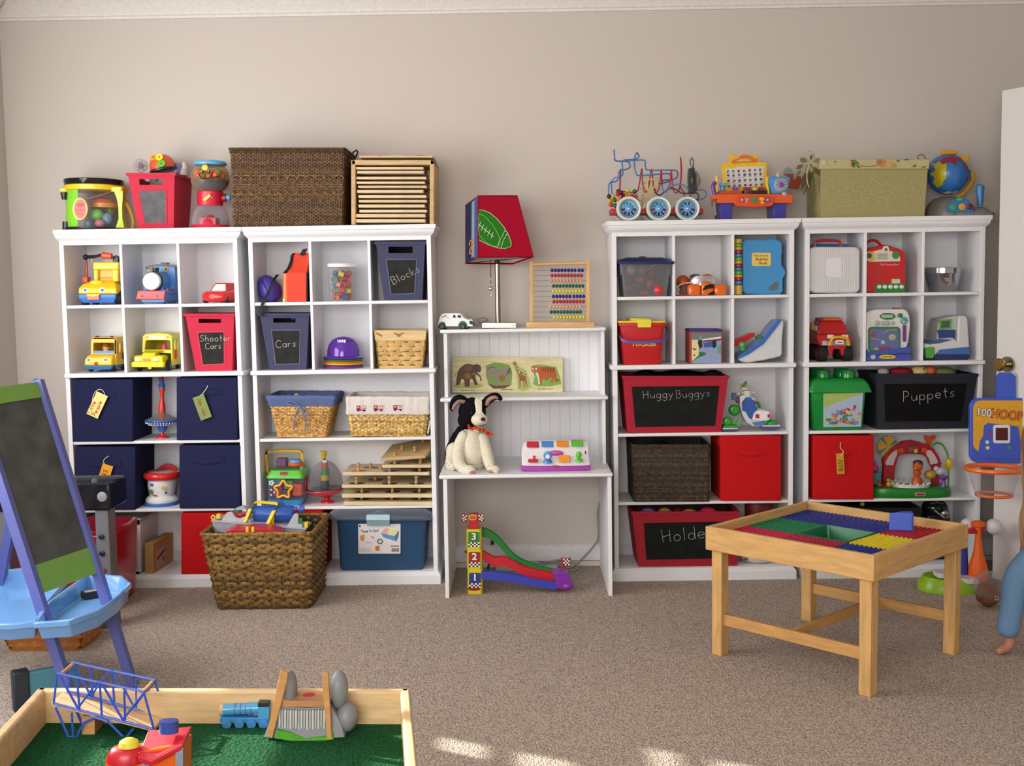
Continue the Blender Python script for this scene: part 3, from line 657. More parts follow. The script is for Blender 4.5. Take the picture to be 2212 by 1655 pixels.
m = t.mb(); m.deep(58).tube([(185, 60, 553), (204, 58, 552), (222, 54, 548), (240, 54, 548)], [4, 3.5, 3, 3], '#20202a', 8); m.ball(184, 60, 553, 6, '#1c1c24'); m.tube([(199, 58, 556), (199, 58, 566)], 3, '#a9a9b0'); t.part('boom', m)
m = t.mb(); m.deep(55).cyl((222, 52, 549), (242, 52, 551), 7, '#ee5f3a', 6.5); t.part('orange_grip', m)
m = t.mb(); m.deep(60).tube([(185, 62, 560), (187, 62, 602)], 3, '#d2502a', 8); m.box(180, 192, 50, 70, 608, 595, '#e2512f'); t.part('orange_post', m, bev=1.5)
m = t.mb(); m.deep(65).prism([(243, 552), (250, 549), (256, 552), (256, 602), (246, 602)], 62, 72, '#22222c'); t.part('rear_mast', m, bev=1.5)

# --- blue toy steam engine, plain grey smokebox front
EB = '#3f7fc2'
t = Thing('toy_engine', 'blue toy steam engine with red bumper and round pale front', 'toy train', px=(335, 655), Y=.015, z=Z1)
m = t.mb(); m.loft([[(x0, 4, z), (x1, 4, z), (x1, 105, z), (x0, 105, z)] for z, x0, x1 in ((652, 305, 352), (646, 302, 356), (634, 302, 358))], EB); m.box(303, 358, 10, 110, 634, 624, EB); t.part('chassis', m, bev=2)
m = t.mb(); m.prism([(299, 626), (359, 626), (356, 645), (295, 645)], -6, 4, '#dc3b40'); t.part('bumper_beam', m, bev=1.5)
for x in (309, 342): m = t.mb(); m.disc(x, 638, 2.6, -6, '#3a1518', 14, .5); t.part('buffer_hole', m)
m = t.mb(); m.cyl((328, 8, 606), (328, 80, 606), 22, EB, n=30); m.box(308, 348, 14, 80, 628, 612, EB); t.part('boiler', m, bev=.5)
m = t.mb(); m.lathe(327, 0, [(19.5, 8), (20, 2), (18, -1.5), (10, -3), (.5, -3.4)], '#d6d4d2', 34, axis='y', z=606); m.ring(328, 8, 606, 20.5, 1.8, '#1d2027', 'y', 34); t.part('smokebox_door', m, label='round pale grey front')
m = t.mb(); m.cyl((328, 26, 586), (328, 26, 576), 6, '#23252c', 7.5); t.part('funnel', m)
m = t.mb(); m.deep(58).prism([(316, 628), (316, 577)]+arc(347, 577, 31, 180, 360, 10, 5)[1:-1]+[(378, 577), (378, 628)], 58, 118, EB); t.part('cab', m, bev=1)
m = t.mb(); m.deep(55).prism([(314, 578)]+arc(347, 577, 33, 180, 360, 12, 8)+[(380, 578), (378, 575)]+arc(347, 579, 31, 360, 180, 12, 6), 52, 122, '#1d1f26'); m.box(342, 355, 70, 90, 569, 565, '#1d1f26'); t.part('cab_roof', m)
for x in (325, 358): m = t.mb(); m.deep(57).ring(x, 57, 580, 4.3, 1.2, '#d8b54a', 'y', 20); m.disc(x, 580, 4, 57.5, '#241f1c', 16); t.part('cab_window', m)
m = t.mb(); m.box(357, 359.5, 12, 110, 624.6, 622, '#c83a3a'); t.part('red_lining', m)
for y in (20, 52, 86): wheel(t, 350, y, 645, 9, 5, '#2f66a8', '#5b96d2')

# --- red toy racing car
t = Thing('toy_car', 'red glossy toy racing car with pale windscreen', 'toy car', px=(466, 653), Y=.02, z=Z1)
t.rz = -16
m = t.mb()
sec = []
for y, x0, x1, zb, zt, b in ((-2, 434, 482, 648, 632, 6), (8, 425, 488, 651, 628, 4), (28, 423, 489, 651, 625, 4), (60, 424, 489, 651, 623, 4), (98, 426, 488, 650, 621, 4), (110, 432, 484, 648, 624, 5)):
    sec.append([(x0+b, y, zb), (x1-b, y, zb), (x1, y, zb-b), (x1-1, y, zt+b*.8), (x1-b, y, zt), (x0+b, y, zt), (x0+1, y, zt+b*.8), (x0, y, zb-b)])
m.loft(sec, '#d02a2c/o'); t.part('body', m, sub=1, ang=60)
m = t.mb(); sec = [[(x0, y0, 627), (x1, y0, 627), (x1-8, y1, 609), (x0+8, y1, 609)] for x0, x1, y0, y1 in ((434, 480, 26, 38), (432, 482, 92, 80))]; m.loft(sec, '#b92226/o'); t.part('cabin', m, bev=3)
m = t.mb(); m.poly([(439, 25.8, 626.5), (475, 25.8, 626.5), (469, 35.4, 612), (445, 35.4, 612)], '#e6e0dc'); t.part('windscreen', m)
m = t.mb(); m.box(440, 476, 100, 106, 612, 609, '#c02426'); [m.box(x, x+3, 100, 106, 622, 610, '#c02426') for x in (446, 467)]; t.part('spoiler', m)
m = t.mb(); m.poly([(489.2, 40, 640), (489.2, 70, 640), (489.2, 66, 632), (489.2, 44, 634)], '#e7a72c'); t.part('side_flash', m)
for x in (430, 483):
    for y in (20, 88): wheel(t, x, y, 644, 9, 9, '#1b1b20/m', '#a33034')

# --- small yellow bus with face and driver
t = Thing('toy_bus', 'small yellow toy bus with painted eyes and red nose', 'toy bus', px=(214, 805), Y=.03, z=ZL)
m = t.mb(); m.loft([[(x0, k, z), (x1, k, z), (x1, 100, z), (x0, 100, z)] for z, x0, x1, k in ((799, 184, 236, 6), (792, 181, 241, 0), (790, 182, 241, 0))], '#3d78b8'); m.box(184, 240, 24, 100, 797, 786, '#3d78b8'); t.part('chassis', m, bev=2)
m = t.mb(); m.loft([[(x0, k, z), (x1, k, z), (x1, 40, z), (x0, 40, z)] for z, x0, x1, k in ((790, 181.5, 242, 0), (778, 182, 242, 0), (770, 186, 241, 4), (766, 190, 240, 14))], '#efc125'); t.part('bonnet', m, bev=3)
m = t.mb(); O = [(190.5, 766), (190.5, 738), (194, 732), (200, 730), (238, 730), (243, 733), (245, 738), (245, 766)]; I = [(195.5, 765), (195.5, 744), (197, 741.5), (200, 741.5), (238, 741.5), (240, 742), (241, 744), (241, 765)]
m.loft([[(x, 16, z) for x, z in O], [(x, 16, z) for x, z in I], [(x, 24, z) for x, z in I]], '#efc125', caps=False)
for s_ in (0,): m.box(190.5, 195, 20, 100, 790, 732, '#e8b91e'); m.box(193, 243, 16, 100, 734, 730, '#efc125'); m.box(190, 245, 96, 100, 790, 732, '#d9a818'); m.box(241, 245.5, 16, 100, 790, 764, '#e8b91e'); m.box(241, 245.5, 16, 100, 742, 732, '#e8b91e'); [m.box(241, 245.5, y, y+5, 766, 740, '#e8b91e') for y in (16, 42, 70, 95)]; m.box(194, 242, 22, 98, 770, 766, '#a8752a')
t.part('cab', m, bev=.8)
m = t.mb(); m.box(196, 241, 17.5, 19, 765, 759, '#4a86c6'); t.part('dashboard', m)
eye(t, 191, 777.5, 1, 4.6); eye(t, 228, 777.5, 1, 4.8)
m = t.mb(); m.ball(207.5, 0, 785.5, (4.6, 3, 3.6), '#d53b22/o'); t.part('nose', m)
for x in (201, 233): m = t.mb(); m.ball(x, 24, 730.5, (5, 5, 4), '#8e2a1c'); t.part('roof_lamp', m)
for y in (26, 82):
    wheel(t, 238, y, 792, 12.5, 9, '#20242c/m', '#3f7fc4'); wheel(t, 187, y, 793, 11.5, 9, '#20242c/m', '#3f7fc4')
m = t.mb(); m.lathe(246, 60, [(9, 0), (9, 3), (5, 4)], '#3a1a4a', 18, axis='x', z=771); m.lathe(247, 60, [(6, 0), (5.5, 4)], '#b46aa8', 14, axis='x', z=771); t.part('stop_sign', m)
q = Thing('toy_driver', 'small round headed toy driver in yellow inside the small bus', 'figure', px=(229, 766), Y=.09)
m = q.mb(); m.lathe(229, 0, [(9, 772), (9, 762), (6, 757), (4, 755)], '#d8c84a', 18); q.part('body', m)
m = q.mb(); m.ball(229, 0, 750, 7.5, '#e8a98a'); m.lathe(229, 0, [(7.6, 750), (8, 746), (5, 742), (1, 741)], '#8a4a24', 18); q.part('head', m)

# --- big yellow school bus
t = Thing('toy_school_bus', 'bigger yellow toy school bus with white headlamps', 'toy bus', px=(318, 803), Y=.03, z=ZL)
SY = '#dfcf24'
m = t.mb(); m.loft([[(x0, k, z), (x1, k, z), (x1, 14+k, z), (x0, 14+k, z)] for z, x0, x1, k in ((793, 284, 353, 0), (783, 283.5, 354, -1), (781, 286, 352, 1))], '#eadb28'); m.box(320, 327, -1, 4, 797, 792, '#eadb28'); t.part('bumper', m, bev=2)
m = t.mb(); m.loft([[(x0, k, z), (x1, k, z), (x1, 44, z), (x0, 44, z)] for z, x0, x1, k in ((790, 288, 350, 5), (772, 287, 350, 4), (768, 289, 348, 7))], SY); m.loft([[(x0, k, z), (x1, k, z), (x1, 46, z), (x0, 46, z)] for z, x0, x1, k in ((770, 303, 333, 4), (763, 305, 333, 8), (758, 300, 345, 32))], SY); t.part('bonnet', m, bev=2)
m = t.mb(); O = [(296, 762), (297, 728), (301, 724), (310, 723), (350, 723), (357, 726), (360, 731), (361, 765)]; I = [(301, 757), (303, 739), (305, 737), (310, 736.5), (350, 736.5), (355, 737), (357, 739), (358, 757)]
m.loft([[(x, 34, z) for x, z in O], [(x, 34, z) for x, z in I], [(x, 42, z) for x, z in I]], '#e3d326', caps=False)
m.box(296, 300, 40, 118, 792, 727, SY); m.box(358, 361.5, 36, 118, 792, 757, SY); m.box(358, 361.5, 36, 118, 736, 726, SY); [m.box(358, 361.5, y, y+5, 758, 732, SY) for y in (36, 58, 80, 112)]; m.box(298, 360, 114, 118, 792, 724, '#b9a81e'); m.box(300, 360, 40, 116, 764, 760, '#8a7a20')
m.loft([[(298, y, 726), (302, y, 722.5), (330, y, 720), (355, y, 722.5), (360, y, 727), (330, y, 728)] for y in (36, 118)], '#cfc021'); t.part('cabin', m, bev=1)
m = t.mb(); m.box(310, 346, 32.6, 34.5, 733, 727, '#f0ede4'); t_ = t.part('destination_board', m); m = t.mb(); m.text('SCHOOL BUS', 328, 730, 4, 32.5, '#77726a', sx=.9); t.part('lettering', m, parent=t_)
m = t.mb(); [m.disc(x, 730, 2, 34, '#c9522e', 12, .8) for x in (307, 352)]; t.part('signal_lamp', m)
for x in (297, 335): m = t.mb(); m.prism(rr2(x-5, x+5, 774, 780, 2), 2.4, 5, '#f1eeea'); m.box(x-4.5, x+4.5, 2.6, 4, 781.5, 779.6, '#cf5b35'); t.part('headlamp', m)
m = t.mb(); [m.box(307+k*4.5, 310+k*4.5, 2.6, 4.4, z+2.6, z, '#d98f2a') for k in range(4) for z in (774, 777.5, 781, 784)]; t.part('grille', m)
for y in (30, 98):
    wheel(t, 355, y, 792, 12.5, 8, '#1d1d20/m', '#2d2d30'); wheel(t, 292, y, 792, 12.5, 8, '#1d1d20/m', '#2d2d30')
m = t.mb(); m.prismx([(50, 758), (57, 758), (60, 776), (52, 778)], 361.5, 365, '#d3382e'); t.part('stop_arm', m)
q = Thing('toy_driver', 'tiny red toy figure inside the bigger school bus', 'figure', px=(355, 757), Y=.13); m = q.mb(); m.lathe(355, 0, [(6, 762), (6, 752), (4, 746), (3, 742), (1, 740)], '#c8342e', 14); q.solo(m)

# --- red bin with chalk writing
t = Thing('storage_bin', 'red storage bin with chalk words about shooter cars', 'bin', px=(453, 801), Y=.012, z=ZL)
tapered_bin(t, 421, 500, 400, 505, 801, 678, 105, 120, RB, None, slot=(.845, .915, 429, 477), board=([(427.5, 718.5), (482.5, 717), (482, 784.5), (437, 787)], 2.4), frame='#d23a52/m',
            writing=[('Shooter', 432, 737, 14, 1, .7), ('Cars', 443, 753, 12.5, 2, .7)])

# --- fabric bins
def fabric_bin(name, label, x0, x1, zb, zt, Y, z, depth, col, hw=(0, 0, 0), px_y=None, tilt=0, handle_open=False):
    t = Thing(name, label, 'bin', px=((x0+x1)/2, zb), Y=Y, z=z, rz=tilt); e = 1.2
    m = t.mb(); m.rbox(x0, x1, 0, depth, zb, zt, 3, col); t.part('body', m, bev=1)
    m = t.mb(); k = 1.4
    hx, hz, wd = hw
    if wd:
        pts = [(hx-wd/2+wd*i/8, -1.2-(2.4*math.sin(PI*i/8)), hz+(2.2*math.sin(PI*i/8) if not handle_open else 3.5*math.sin(PI*i/8))) for i in range(9)]
        m.loft([[(p[0], p[1], p[2]-5), (p[0], p[1]-.9, p[2]-5), (p[0], p[1]-.9, p[2]+5), (p[0], p[1], p[2]+5)] for p in pts], col)
        for s_ in (-1, 1): m.box(hx+s_*(wd/2+3)-4, hx+s_*(wd/2+3)+4, -1.3, .2, hz+6, hz-6, col)
        t.part('handle', m, ang=50)
    return t
NV = '#26294a/c'
fabric_bin('fabric_bin', 'navy fabric bin with the yellow two word tag, upper left', 156, 287, 954, 820, -.004, Z2, 128, NV, (216, 852, 52))
fabric_bin('fabric_bin', 'navy fabric bin with the green tag, right of the spinning top', 381, 513, 951, 817, -.004, Z2, 128, NV, (444, 846, 60))
fabric_bin('fabric_bin', 'navy fabric bin behind the black tool bench, below the yellow tagged one', 163, 292, 1098, 963, -.004, Z3, 128, NV, (228, 998, 50))
fabric_bin('fabric_bin', 'navy fabric bin with no tag, right of the toy drum', 387, 519, 1098, 963, -.004, Z3, 128, NV, (449, 993, 56), handle_open=True)
fabric_bin('fabric_bin', 'red fabric bin on the bottom shelf behind the floor basket, left case', 391, 512, 1238, 1107, -.002, Z4, 128, '#c21c20/c', (452, 1142, 50))
RD = '#c21c20/c'
def paper_tag(label, cx_, cz_, w_, h_, rot, col, words, ink, Y, string, tail=0):
    t = Thing('paper_tag', label, 'tag', px=(cx_, cz_), Y=Y)
    m = t.mb(); m.turn((cx_, 0, cz_), 'Y', rot)
    n = 11; pts = []
    for i in range(n+1): pts.append((cx_-w_/2+w_*i/n, cz_-h_/2+(.6 if i % 2 else 0)))
    for i in range(1, n+6): pts.append((cx_+w_/2-(.6 if i % 2 else 0), cz_-h_/2+h_*i/(n+6)))
    for i in range(n+1): pts.append((cx_+w_/2-w_*i/n, cz_+h_/2-(.6 if i % 2 else 0)))
    for i in range(1, n+6): pts.append((cx_-w_/2+(.6 if i % 2 else 0), cz_+h_/2-h_*i/(n+6)))
    m.prism(pts, -.6, 0, col); card = t.part('card', m)
    m = t.mb(); m.turn((cx_, 0, cz_), 'Y', rot)
    for (s_, x, z, h, r_) in words: m.write(s_, x, z, h, -.8, ink, .62, r_)
    t.part('handwriting', m, parent=card)
    m = t.mb(); m.tube(spline(string, 6), .85, '#d9d2c4/c', 5); t.part('string', m)
    return t
paper_tag('pale yellow paper tag with two red words on a navy bin', 210, 875, 27, 54, -25, '#f0dd8a/m', [('Little', 205.5, 897, 8.5, 90), ('People', 217, 898, 8.5, 90)], '#b2402a/m', -.018,
          [(216, -2, 849), (205, -1, 852), (199, -1, 862), (203, -1, 872)] if 0 else [(199, 0, 868), (203, -1, 852), (212, -1.5, 842), (221, -1, 843), (226, -.5, 850), (227, 0, 855)])
paper_tag('olive green paper tag with red words on a navy bin', 437, 880, 26, 53, 20, '#7d8f4c/m', [('Jay Jay', 434, 860, 8, -90)], '#a82a24/m', -.018, [(433, 0, 855), (440, -1.5, 848), (447, -1, 838), (448, 1, 833)])
paper_tag('orange paper tag with dark red letters half hidden by the tool bench', 226, 1028, 24, 50, -18, '#e8a428/m', [('CARS', 229, 1043, 9, 90)], '#8a2418/m', -.018, [(226, 0, 1003), (224, -1.5, 996), (228, -1, 990), (235, 0, 985)])

# --- tall painted spinning top
t = Thing('spinning_top', 'tall spinning top with red knobbed handle and blue dotted bowl', 'spinning top', px=(351, 947), Y=.035, z=Z2, pd=30)
m = t.mb(); m.lathe(351, 30, [(14, 947), (13, 944), (5, 941), (3, 934), (4, 932)], '#cf2f28', 26); t.part('foot', m)
m = t.mb(); m.lathe(351, 30, [(7, 933), (10, 926), (10, 922), (22, 920), (33, 914), (38, 909), (37, 907)], '#2f5fae', 34)
for k in range(34):
    for r_, z in ((34.8, 913), (28.5, 917)): a = 2*PI*k/34+(z % 2)*.1; m.ball(351+r_*math.cos(a), 30+r_*math.sin(a), z, 1.7, '#d8dde6', 6, 4)
t.part('dotted_bowl', m)
m = t.mb(); m.lathe(351, 30, [(36, 908), (24, 902), (8, 893), (3, 890)], '#b9b4b0/g', 34, caps=False); t.part('clear_dome', m)
m = t.mb(); m.lathe(350, 30, [(5, 910), (7, 898), (7.5, 889), (7, 878), (4, 862), (4.5, 850), (6.5, 841), (6, 837)], '#d13a2c', 22); t.part('red_handle', m)
m = t.mb(); m.lathe(349, 30, [(7, 838), (8, 834), (6, 830), (4.5, 827), (6, 824), (4, 821)], '#3164b0', 22); m.lathe(348, 30, [(5, 822), (6.5, 819), (5, 816), (1, 815)], '#c8302a', 22); t.part('top_knob', m)

# --- white and red toy drum with blue foot
t = Thing('toy_drum', 'small white toy drum with puffy red rim and blue foot', 'toy drum', px=(350, 1092), Y=.04, z=Z3, pd=38)
dy = 38
m = t.mb(); m.lathe(350, dy, [(35, 1092), (36, 1088), (34, 1085)], '#2f66b8', 36, pw=.8); t.part('blue_foot', m)
m = t.mb(); m.lathe(350, dy, [(34, 1086), (35, 1080), (30, 1074), (26, 1072), (27, 1066), (30, 1050), (30, 1038), (28, 1034)], '#e8e6e6', 36); b = t.part('body', m)
for x, z, w_, h_, c_ in ((337, 1046, 8, 5, '#3257a0'), (334, 1061, 11, 9, '#3f8f4a'), (344, 1068, 10, 3, '#b5443e'), (363, 1052, 10, 8, '#d6c07a'), (367, 1063, 5, 5, '#34548f')):
    y = dy-math.sqrt(max(1, 30.6**2-(x-350)**2)); m = t.mb(); m.turn((x, y, z), 'Z', math.degrees(math.atan2(x-350, 30))); m.box(x-w_/2, x+w_/2, y-.6, y+.5, z+h_/2, z-h_/2, c_); t.part('printed_picture', m, parent=b, bev=1)
m = t.mb(); m.ring(350, dy, 1029, 32, 8, '#d32b2b/o', n=40, k=12); t.part('puffy_rim', m)
m = t.mb(); m.lathe(350, dy, [(28, 1027), (27, 1023.5), (1, 1022.5)], '#cfc6c4', 36); t.part('drumhead', m)
m = t.mb(); m.tube(arc3((356, dy+20, 1024), 24, 12), 5, '#b8242a', 8) if 0 else m.tube([(334+40*i/10, dy+26, 1024-11*math.sin(PI*i/10)) for i in range(11)], 4.5, '#b8242a', 8); t.part('handle', m)

# --- bottom shelf: clear drawer unit and cardboard box
t = Thing('drawer_unit', 'white frame plastic drawer unit with clear drawers, bottom shelf', 'drawers', px=(250, 1240), Y=.012, z=Z4)
m = t.mb(); fr = '#dcd8d4'
for x in (172, 292): m.box(x, x+11, 0, 120, 1240, 1121, fr)
m.box(172, 303, 0, 120, 1240, 1232, fr); m.box(172, 303, 0, 120, 1134, 1121, fr); m.box(176, 300, 116, 120, 1236, 1124, '#c9c4c2'); t.part('frame', m, bev=1.5)
for z0, z1 in ((1166, 1136), (1199, 1168), (1231, 1201)):
    m = t.mb(); m.rbox(184, 291, -2, 112, z0, z1, 3, '#b9b7c2/t'); m.box(184, 291, -4, -1, z1+4, z1, '#dedbe0'); t.part('drawer', m)
q = Thing('foam_letter', 'blue foam letter M behind the clear drawer front', 'letter', px=(269, 1166), Y=.022); m = q.mb()
m.prism([(254, 1165), (256, 1139), (263, 1139), (269, 1153), (276, 1139), (283, 1139), (286, 1165), (279, 1165), (277, 1150), (270, 1164), (266, 1164), (262, 1150), (261, 1165)], 0, 8, '#3f86c4'); q.solo(m)
q = Thing('toy_boat', 'yellow and red toy shape behind the clear top drawer', 'toy', px=(210, 1166), Y=.02); m = q.mb(); m.ball(200, 6, 1158, (8, 6, 9), '#d8b14a'); m.box(208, 224, 0, 10, 1157, 1152, '#c45a60'); m.box(206, 226, 0, 10, 1166, 1159, '#7ab0b4'); q.solo(m)
t = Thing('cardboard_box', 'small brown cardboard box with a red and blue label, bottom shelf', 'box', px=(322, 1231), Y=.02, z=Z4, rz=-4)
m = t.mb(); m.box(312, 331, 0, 112, 1236, 1166, '#b98f55/m'); b = t.part('carton', m, bev=.8)
m = t.mb(); m.box(331, 331.5, 20, 62, 1224, 1186, '#c3a2a0/m'); m.prismx([(20, 1201), (62, 1190), (62, 1196), (20, 1208)], 331.4, 331.8, '#3c477c/m'); m.prismx([(20, 1201), (34, 1197), (34, 1203), (20, 1208)], 331.6, 332, '#b8383c/m'); m.box(331.4, 331.9, 52, 58, 1216, 1206, '#4c4444/m'); t.part('shipping_label', m, parent=b)
# ================================================================ second bookcase
# --- purple shell case with a black strap
t = Thing('shell_case', 'purple egg shaped shell case with hanging black strap', 'case', px=(582, 652), Y=.02, z=Z1, pd=38)
m = t.mb(); m.turn((582, 38, 624), 'Y', 28)
m.lathe(582, 38, [(3, 654), (17, 650), (25, 640), (28, 628), (25, 612), (17, 599), (8, 593), (1, 592)], '#4a3fa0/s', 30, sy=1.15, sx=.88); b = t.part('shell', m)
m = t.mb(); m.turn((582, 38, 624), 'Y', 28); m.ring(582, 38, 624, 27.2, 1.2, '#2c2560', 'x', 30, 6, 1.17, 1.1); t.part('zip_seam', m, parent=b)
m = t.mb()
pts = spline([(601, 40, 592), (603, 18, 594), (598, 2, 606), (591, -3, 625), (584, -9, 643), (578, -11, 655), (577, -12, 668), (575, -11, 681)], 5)
m.loft([[(x-3, y, z), (x-3, y-1, z), (x+3, y-1.5, z+1), (x+3, y-.5, z+1)] for x, y, z in pts], '#17161c/m'); t.part('strap', m, ang=60)

# --- orange firehouse shaped bag
t = Thing('toy_bag', 'orange red house shaped bag with black edges and strap', 'bag', px=(640, 651), Y=.02, z=Z1)
OR = '#d8442e/m'
m = t.mb(); m.loft([[(x0, y0, z), (x1, y0, z), (x1, 70, z), (x0, 70, z)] for z, x0, x1, y0 in ((651, 619, 662, 0), (588, 620, 662, 0), (575, 625, 663, 12), (556, 629, 664, 22), (545, 629, 665, 26))], OR); t.part('body', m, bev=1.2)
m = t.mb(); m.box(611, 620, 0, 60, 651, 589, '#e2694a/m'); m.box(614.5, 616.5, -.6, 1, 650, 590, '#ecc06a/m'); m.box(611, 614, -.4, 2, 651, 644, '#d9d2cf/m'); t.part('side_pocket', m)
m = t.mb(); m.loft([[(x-3, y, z), (x+3, y, z), (x+3, 72, z), (x-3, 72, z)] for x, z, y in ((614, 589, -2), (622, 578, 6), (626, 562, 17), (626, 551, 23), (630, 545, 25))], '#19181c/m'); m.box(662, 664, -1, 70, 651, 588, '#19181c/m'); t.part('black_edging', m, ang=20)
m = t.mb(); m.prism([(644, 549), (650, 537), (659, 535), (659, 538), (654, 548), (650, 551)], 18, 24, '#19181c/m'); t.part('strap', m)
m = t.mb(); [m.ball(633+k*3.4, 26, 544, 1.5, '#d8d4c8/x', 8, 6) for k in range(5)]; t.part('snaps', m, stuff=True)

# --- clear jar of bricks
t = Thing('brick_jar', 'clear plastic jar with white lid full of coloured bricks', 'jar', px=(739, 648), Y=.03, z=Z1, pd=28)
m = t.mb(); m.lathe(739, 28, [(25, 647.5), (27, 645), (30, 576), (29, 575)], '#d9dadd/g', 32, caps=False); m.lathe(739, 28, [(24.5, 648), (25, 647)], '#d9dadd/g', 32); t.part('clear_wall', m)
m = t.mb(); m.lathe(739, 28, [(31, 575.5), (32.5, 574), (33, 569), (32, 567.5), (26, 568)], '#e4e4e6', 32); t.part('lid', m)
rnd = random.Random(11)
bc = {'red': '#c8444a', 'blue': '#4a64a0', 'yellow': '#d9c23c', 'orange': '#e0603c', 'green': '#4f9a55'}
pos = []
for lv in range(5):
    for k in range(6):
        a = k*PI/3+lv*.6+rnd.uniform(-.15, .15); rr = 15.5+rnd.uniform(-1, 1); pos.append((739+rr*math.cos(a), 28+rr*math.sin(a), 641-lv*12.4))
protos = {}
for i, (x, y, z) in enumerate(pos):
    k = list(bc)[rnd.randrange(5)]
    if k not in protos:
        q = Thing('toy_brick', f'small {k} plastic brick inside the clear lidded jar', 'brick', px=(x, z), Y=.03+y*.00204, group=f'{k} bricks in the clear jar')
        m = q.mb(); m.box(x-6, x+6, -4.5, 4.5, z+4, z-4, bc[k])
        for a, b in ((-3, -2), (3, -2), (-3, 2), (3, 2)): m.cyl((x+a, b, z-4), (x+a, b, z-5.6), 1.6, bc[k], n=8)
        o = q.solo(m); protos[k] = o
    else:
        o = dup(protos[k], W(x, z, .03+y*.00204))
    o.rotation_euler = (rnd.uniform(-.6, .6), rnd.uniform(-.5, .5), rnd.uniform(0, 3))

# --- navy bins with chalk words
t = Thing('storage_bin', 'navy storage bin with chalk word Blocks, upper shelf', 'bin', px=(870, 644), Y=.012, z=Z1)
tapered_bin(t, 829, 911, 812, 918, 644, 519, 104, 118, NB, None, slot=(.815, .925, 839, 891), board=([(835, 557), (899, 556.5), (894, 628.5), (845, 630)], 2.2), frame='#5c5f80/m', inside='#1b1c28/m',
            writing=[('Blocks', 850, 610, 17, 26, .6)])
t = Thing('storage_bin', 'navy storage bin with chalk word Cars, below the purple case', 'bin', px=(620, 797), Y=.012, z=ZL)
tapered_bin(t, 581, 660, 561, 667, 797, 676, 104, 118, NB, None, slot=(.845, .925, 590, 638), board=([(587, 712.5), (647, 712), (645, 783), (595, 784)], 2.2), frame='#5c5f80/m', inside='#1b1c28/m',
            writing=[('Cars', 596, 749, 16, 4, .65)])
blob('toy_ball', 'dark purple toy seen through the slot of the navy bin', 'toy', (634, 692), .03, None, 6, '#3b2a66')

# --- stack of toy helmets
def helmet(col, z, label, first=None):
    t = Thing('toy_helmet', label, 'helmet', px=(742, z), Y=.03, z=None, pd=45, group='stacked toy helmets')
    m = t.mb(); m.lathe(742, 45, [(37, z-5), (36.6, z-18), (33, z-31), (25, z-41), (14, z-46), (1, z-48)], col+'/o', 36, sx=.95); b = t.part('crown', m)
    m = t.mb(); m.lathe(742, 45, [(34, z-4.5), (40, z-2.5), (45, z-1.2), (46, z-2.5), (44, z-4.2), (36, z-7)], col+'/o', 40, sx=.96); t.part('brim', m); return t, b
for k, (c_, z, lb) in enumerate((('#c8243a', 799.5, 'red toy helmet at the bottom of the stack'), ('#6a3f9e', 795.5, 'violet toy helmet second from the bottom of the stack'), ('#2a4a9a', 791.5, 'dark blue toy helmet in the middle of the stack'),
        ('#e5c63a', 787.3, 'yellow toy helmet under the orange one in the stack'), ('#e0742a', 783.2, 'orange toy helmet under the green one in the stack'), ('#1f7a3a', 778.6, 'green toy helmet under the purple one in the stack'), ('#5a2aa0', 774.5, 'purple toy helmet with white badge on top of the stack'))):
    t, b = helmet(c_, z, lb)
    if k == 0: t._root().location.z = ZL+.001
m = t.mb(); yy = 45-36.5
m.prism([(733, 733), (751, 733), (750, 741), (745, 747), (740, 747), (735, 741)], yy+8, yy+16, '#e8e6ea'); [m.box(735.5+k*5, 737+k*5, yy+7.4, yy+9, 745, 733, '#7a6a9a') for k in range(3)]; t.part('badge', m, label='white badge')

# --- square splint basket with green dashes
t = Thing('splint_basket', 'square tan splint basket with green dashes and leaf band', 'basket', px=(863, 796), Y=.02, z=ZL)
m = t.mb(); weave(m, (818, 910, 4, 92), (811, 918, 0, 98), 795, 736, 6, 13, 1.2, 1.1, ['#cda25e/w', '#d8b06c/w', '#c4985a/w'], 4, wall_in='#7a5a30/m', flat=1.5, jitter=.1)
for r_ in range(6):
    z = 789-r_*9.9
    for k in range(5):
        x = 819+k*24+(12 if r_ % 2 else 0)-r_*.6*(k-2)*0
        if 813 < x < 912: m.box(x-6, x+6, 1.5-r_*.5, 4, z+1.2, z-1.2, '#4a5a2c/m')
t.part('woven_body', m)
m = t.mb(); m.loft([[(q[0], q[2], z) , (q[1], q[2], z), (q[1], q[3], z), (q[0], q[3], z)] for q, z in (((810, 919, -2, 100), 736), ((808, 921, -3, 101), 714), ((812, 917, 1, 97), 714), ((812, 917, 1, 97), 740))], '#dcc08a/w', caps=False); b = t.part('band', m, bev=1)
m = t.mb()
for x0, s_ in ((851, 1), (872, -1), (812, 1)): 
    for k in range(5): m.tube([(x0+s_*k*2.6, -3.2, 721+k*1.3), (x0+s_*(k*2.6+4), -3.2, 719.5+k*1.3)], .8, '#9a5a34/m', 4)
    m.tube([(x0, -3.2, 720), (x0+s_*13, -3.2, 728)], .7, '#9a5a34/m', 4)
t.part('leaf_print', m, parent=b)

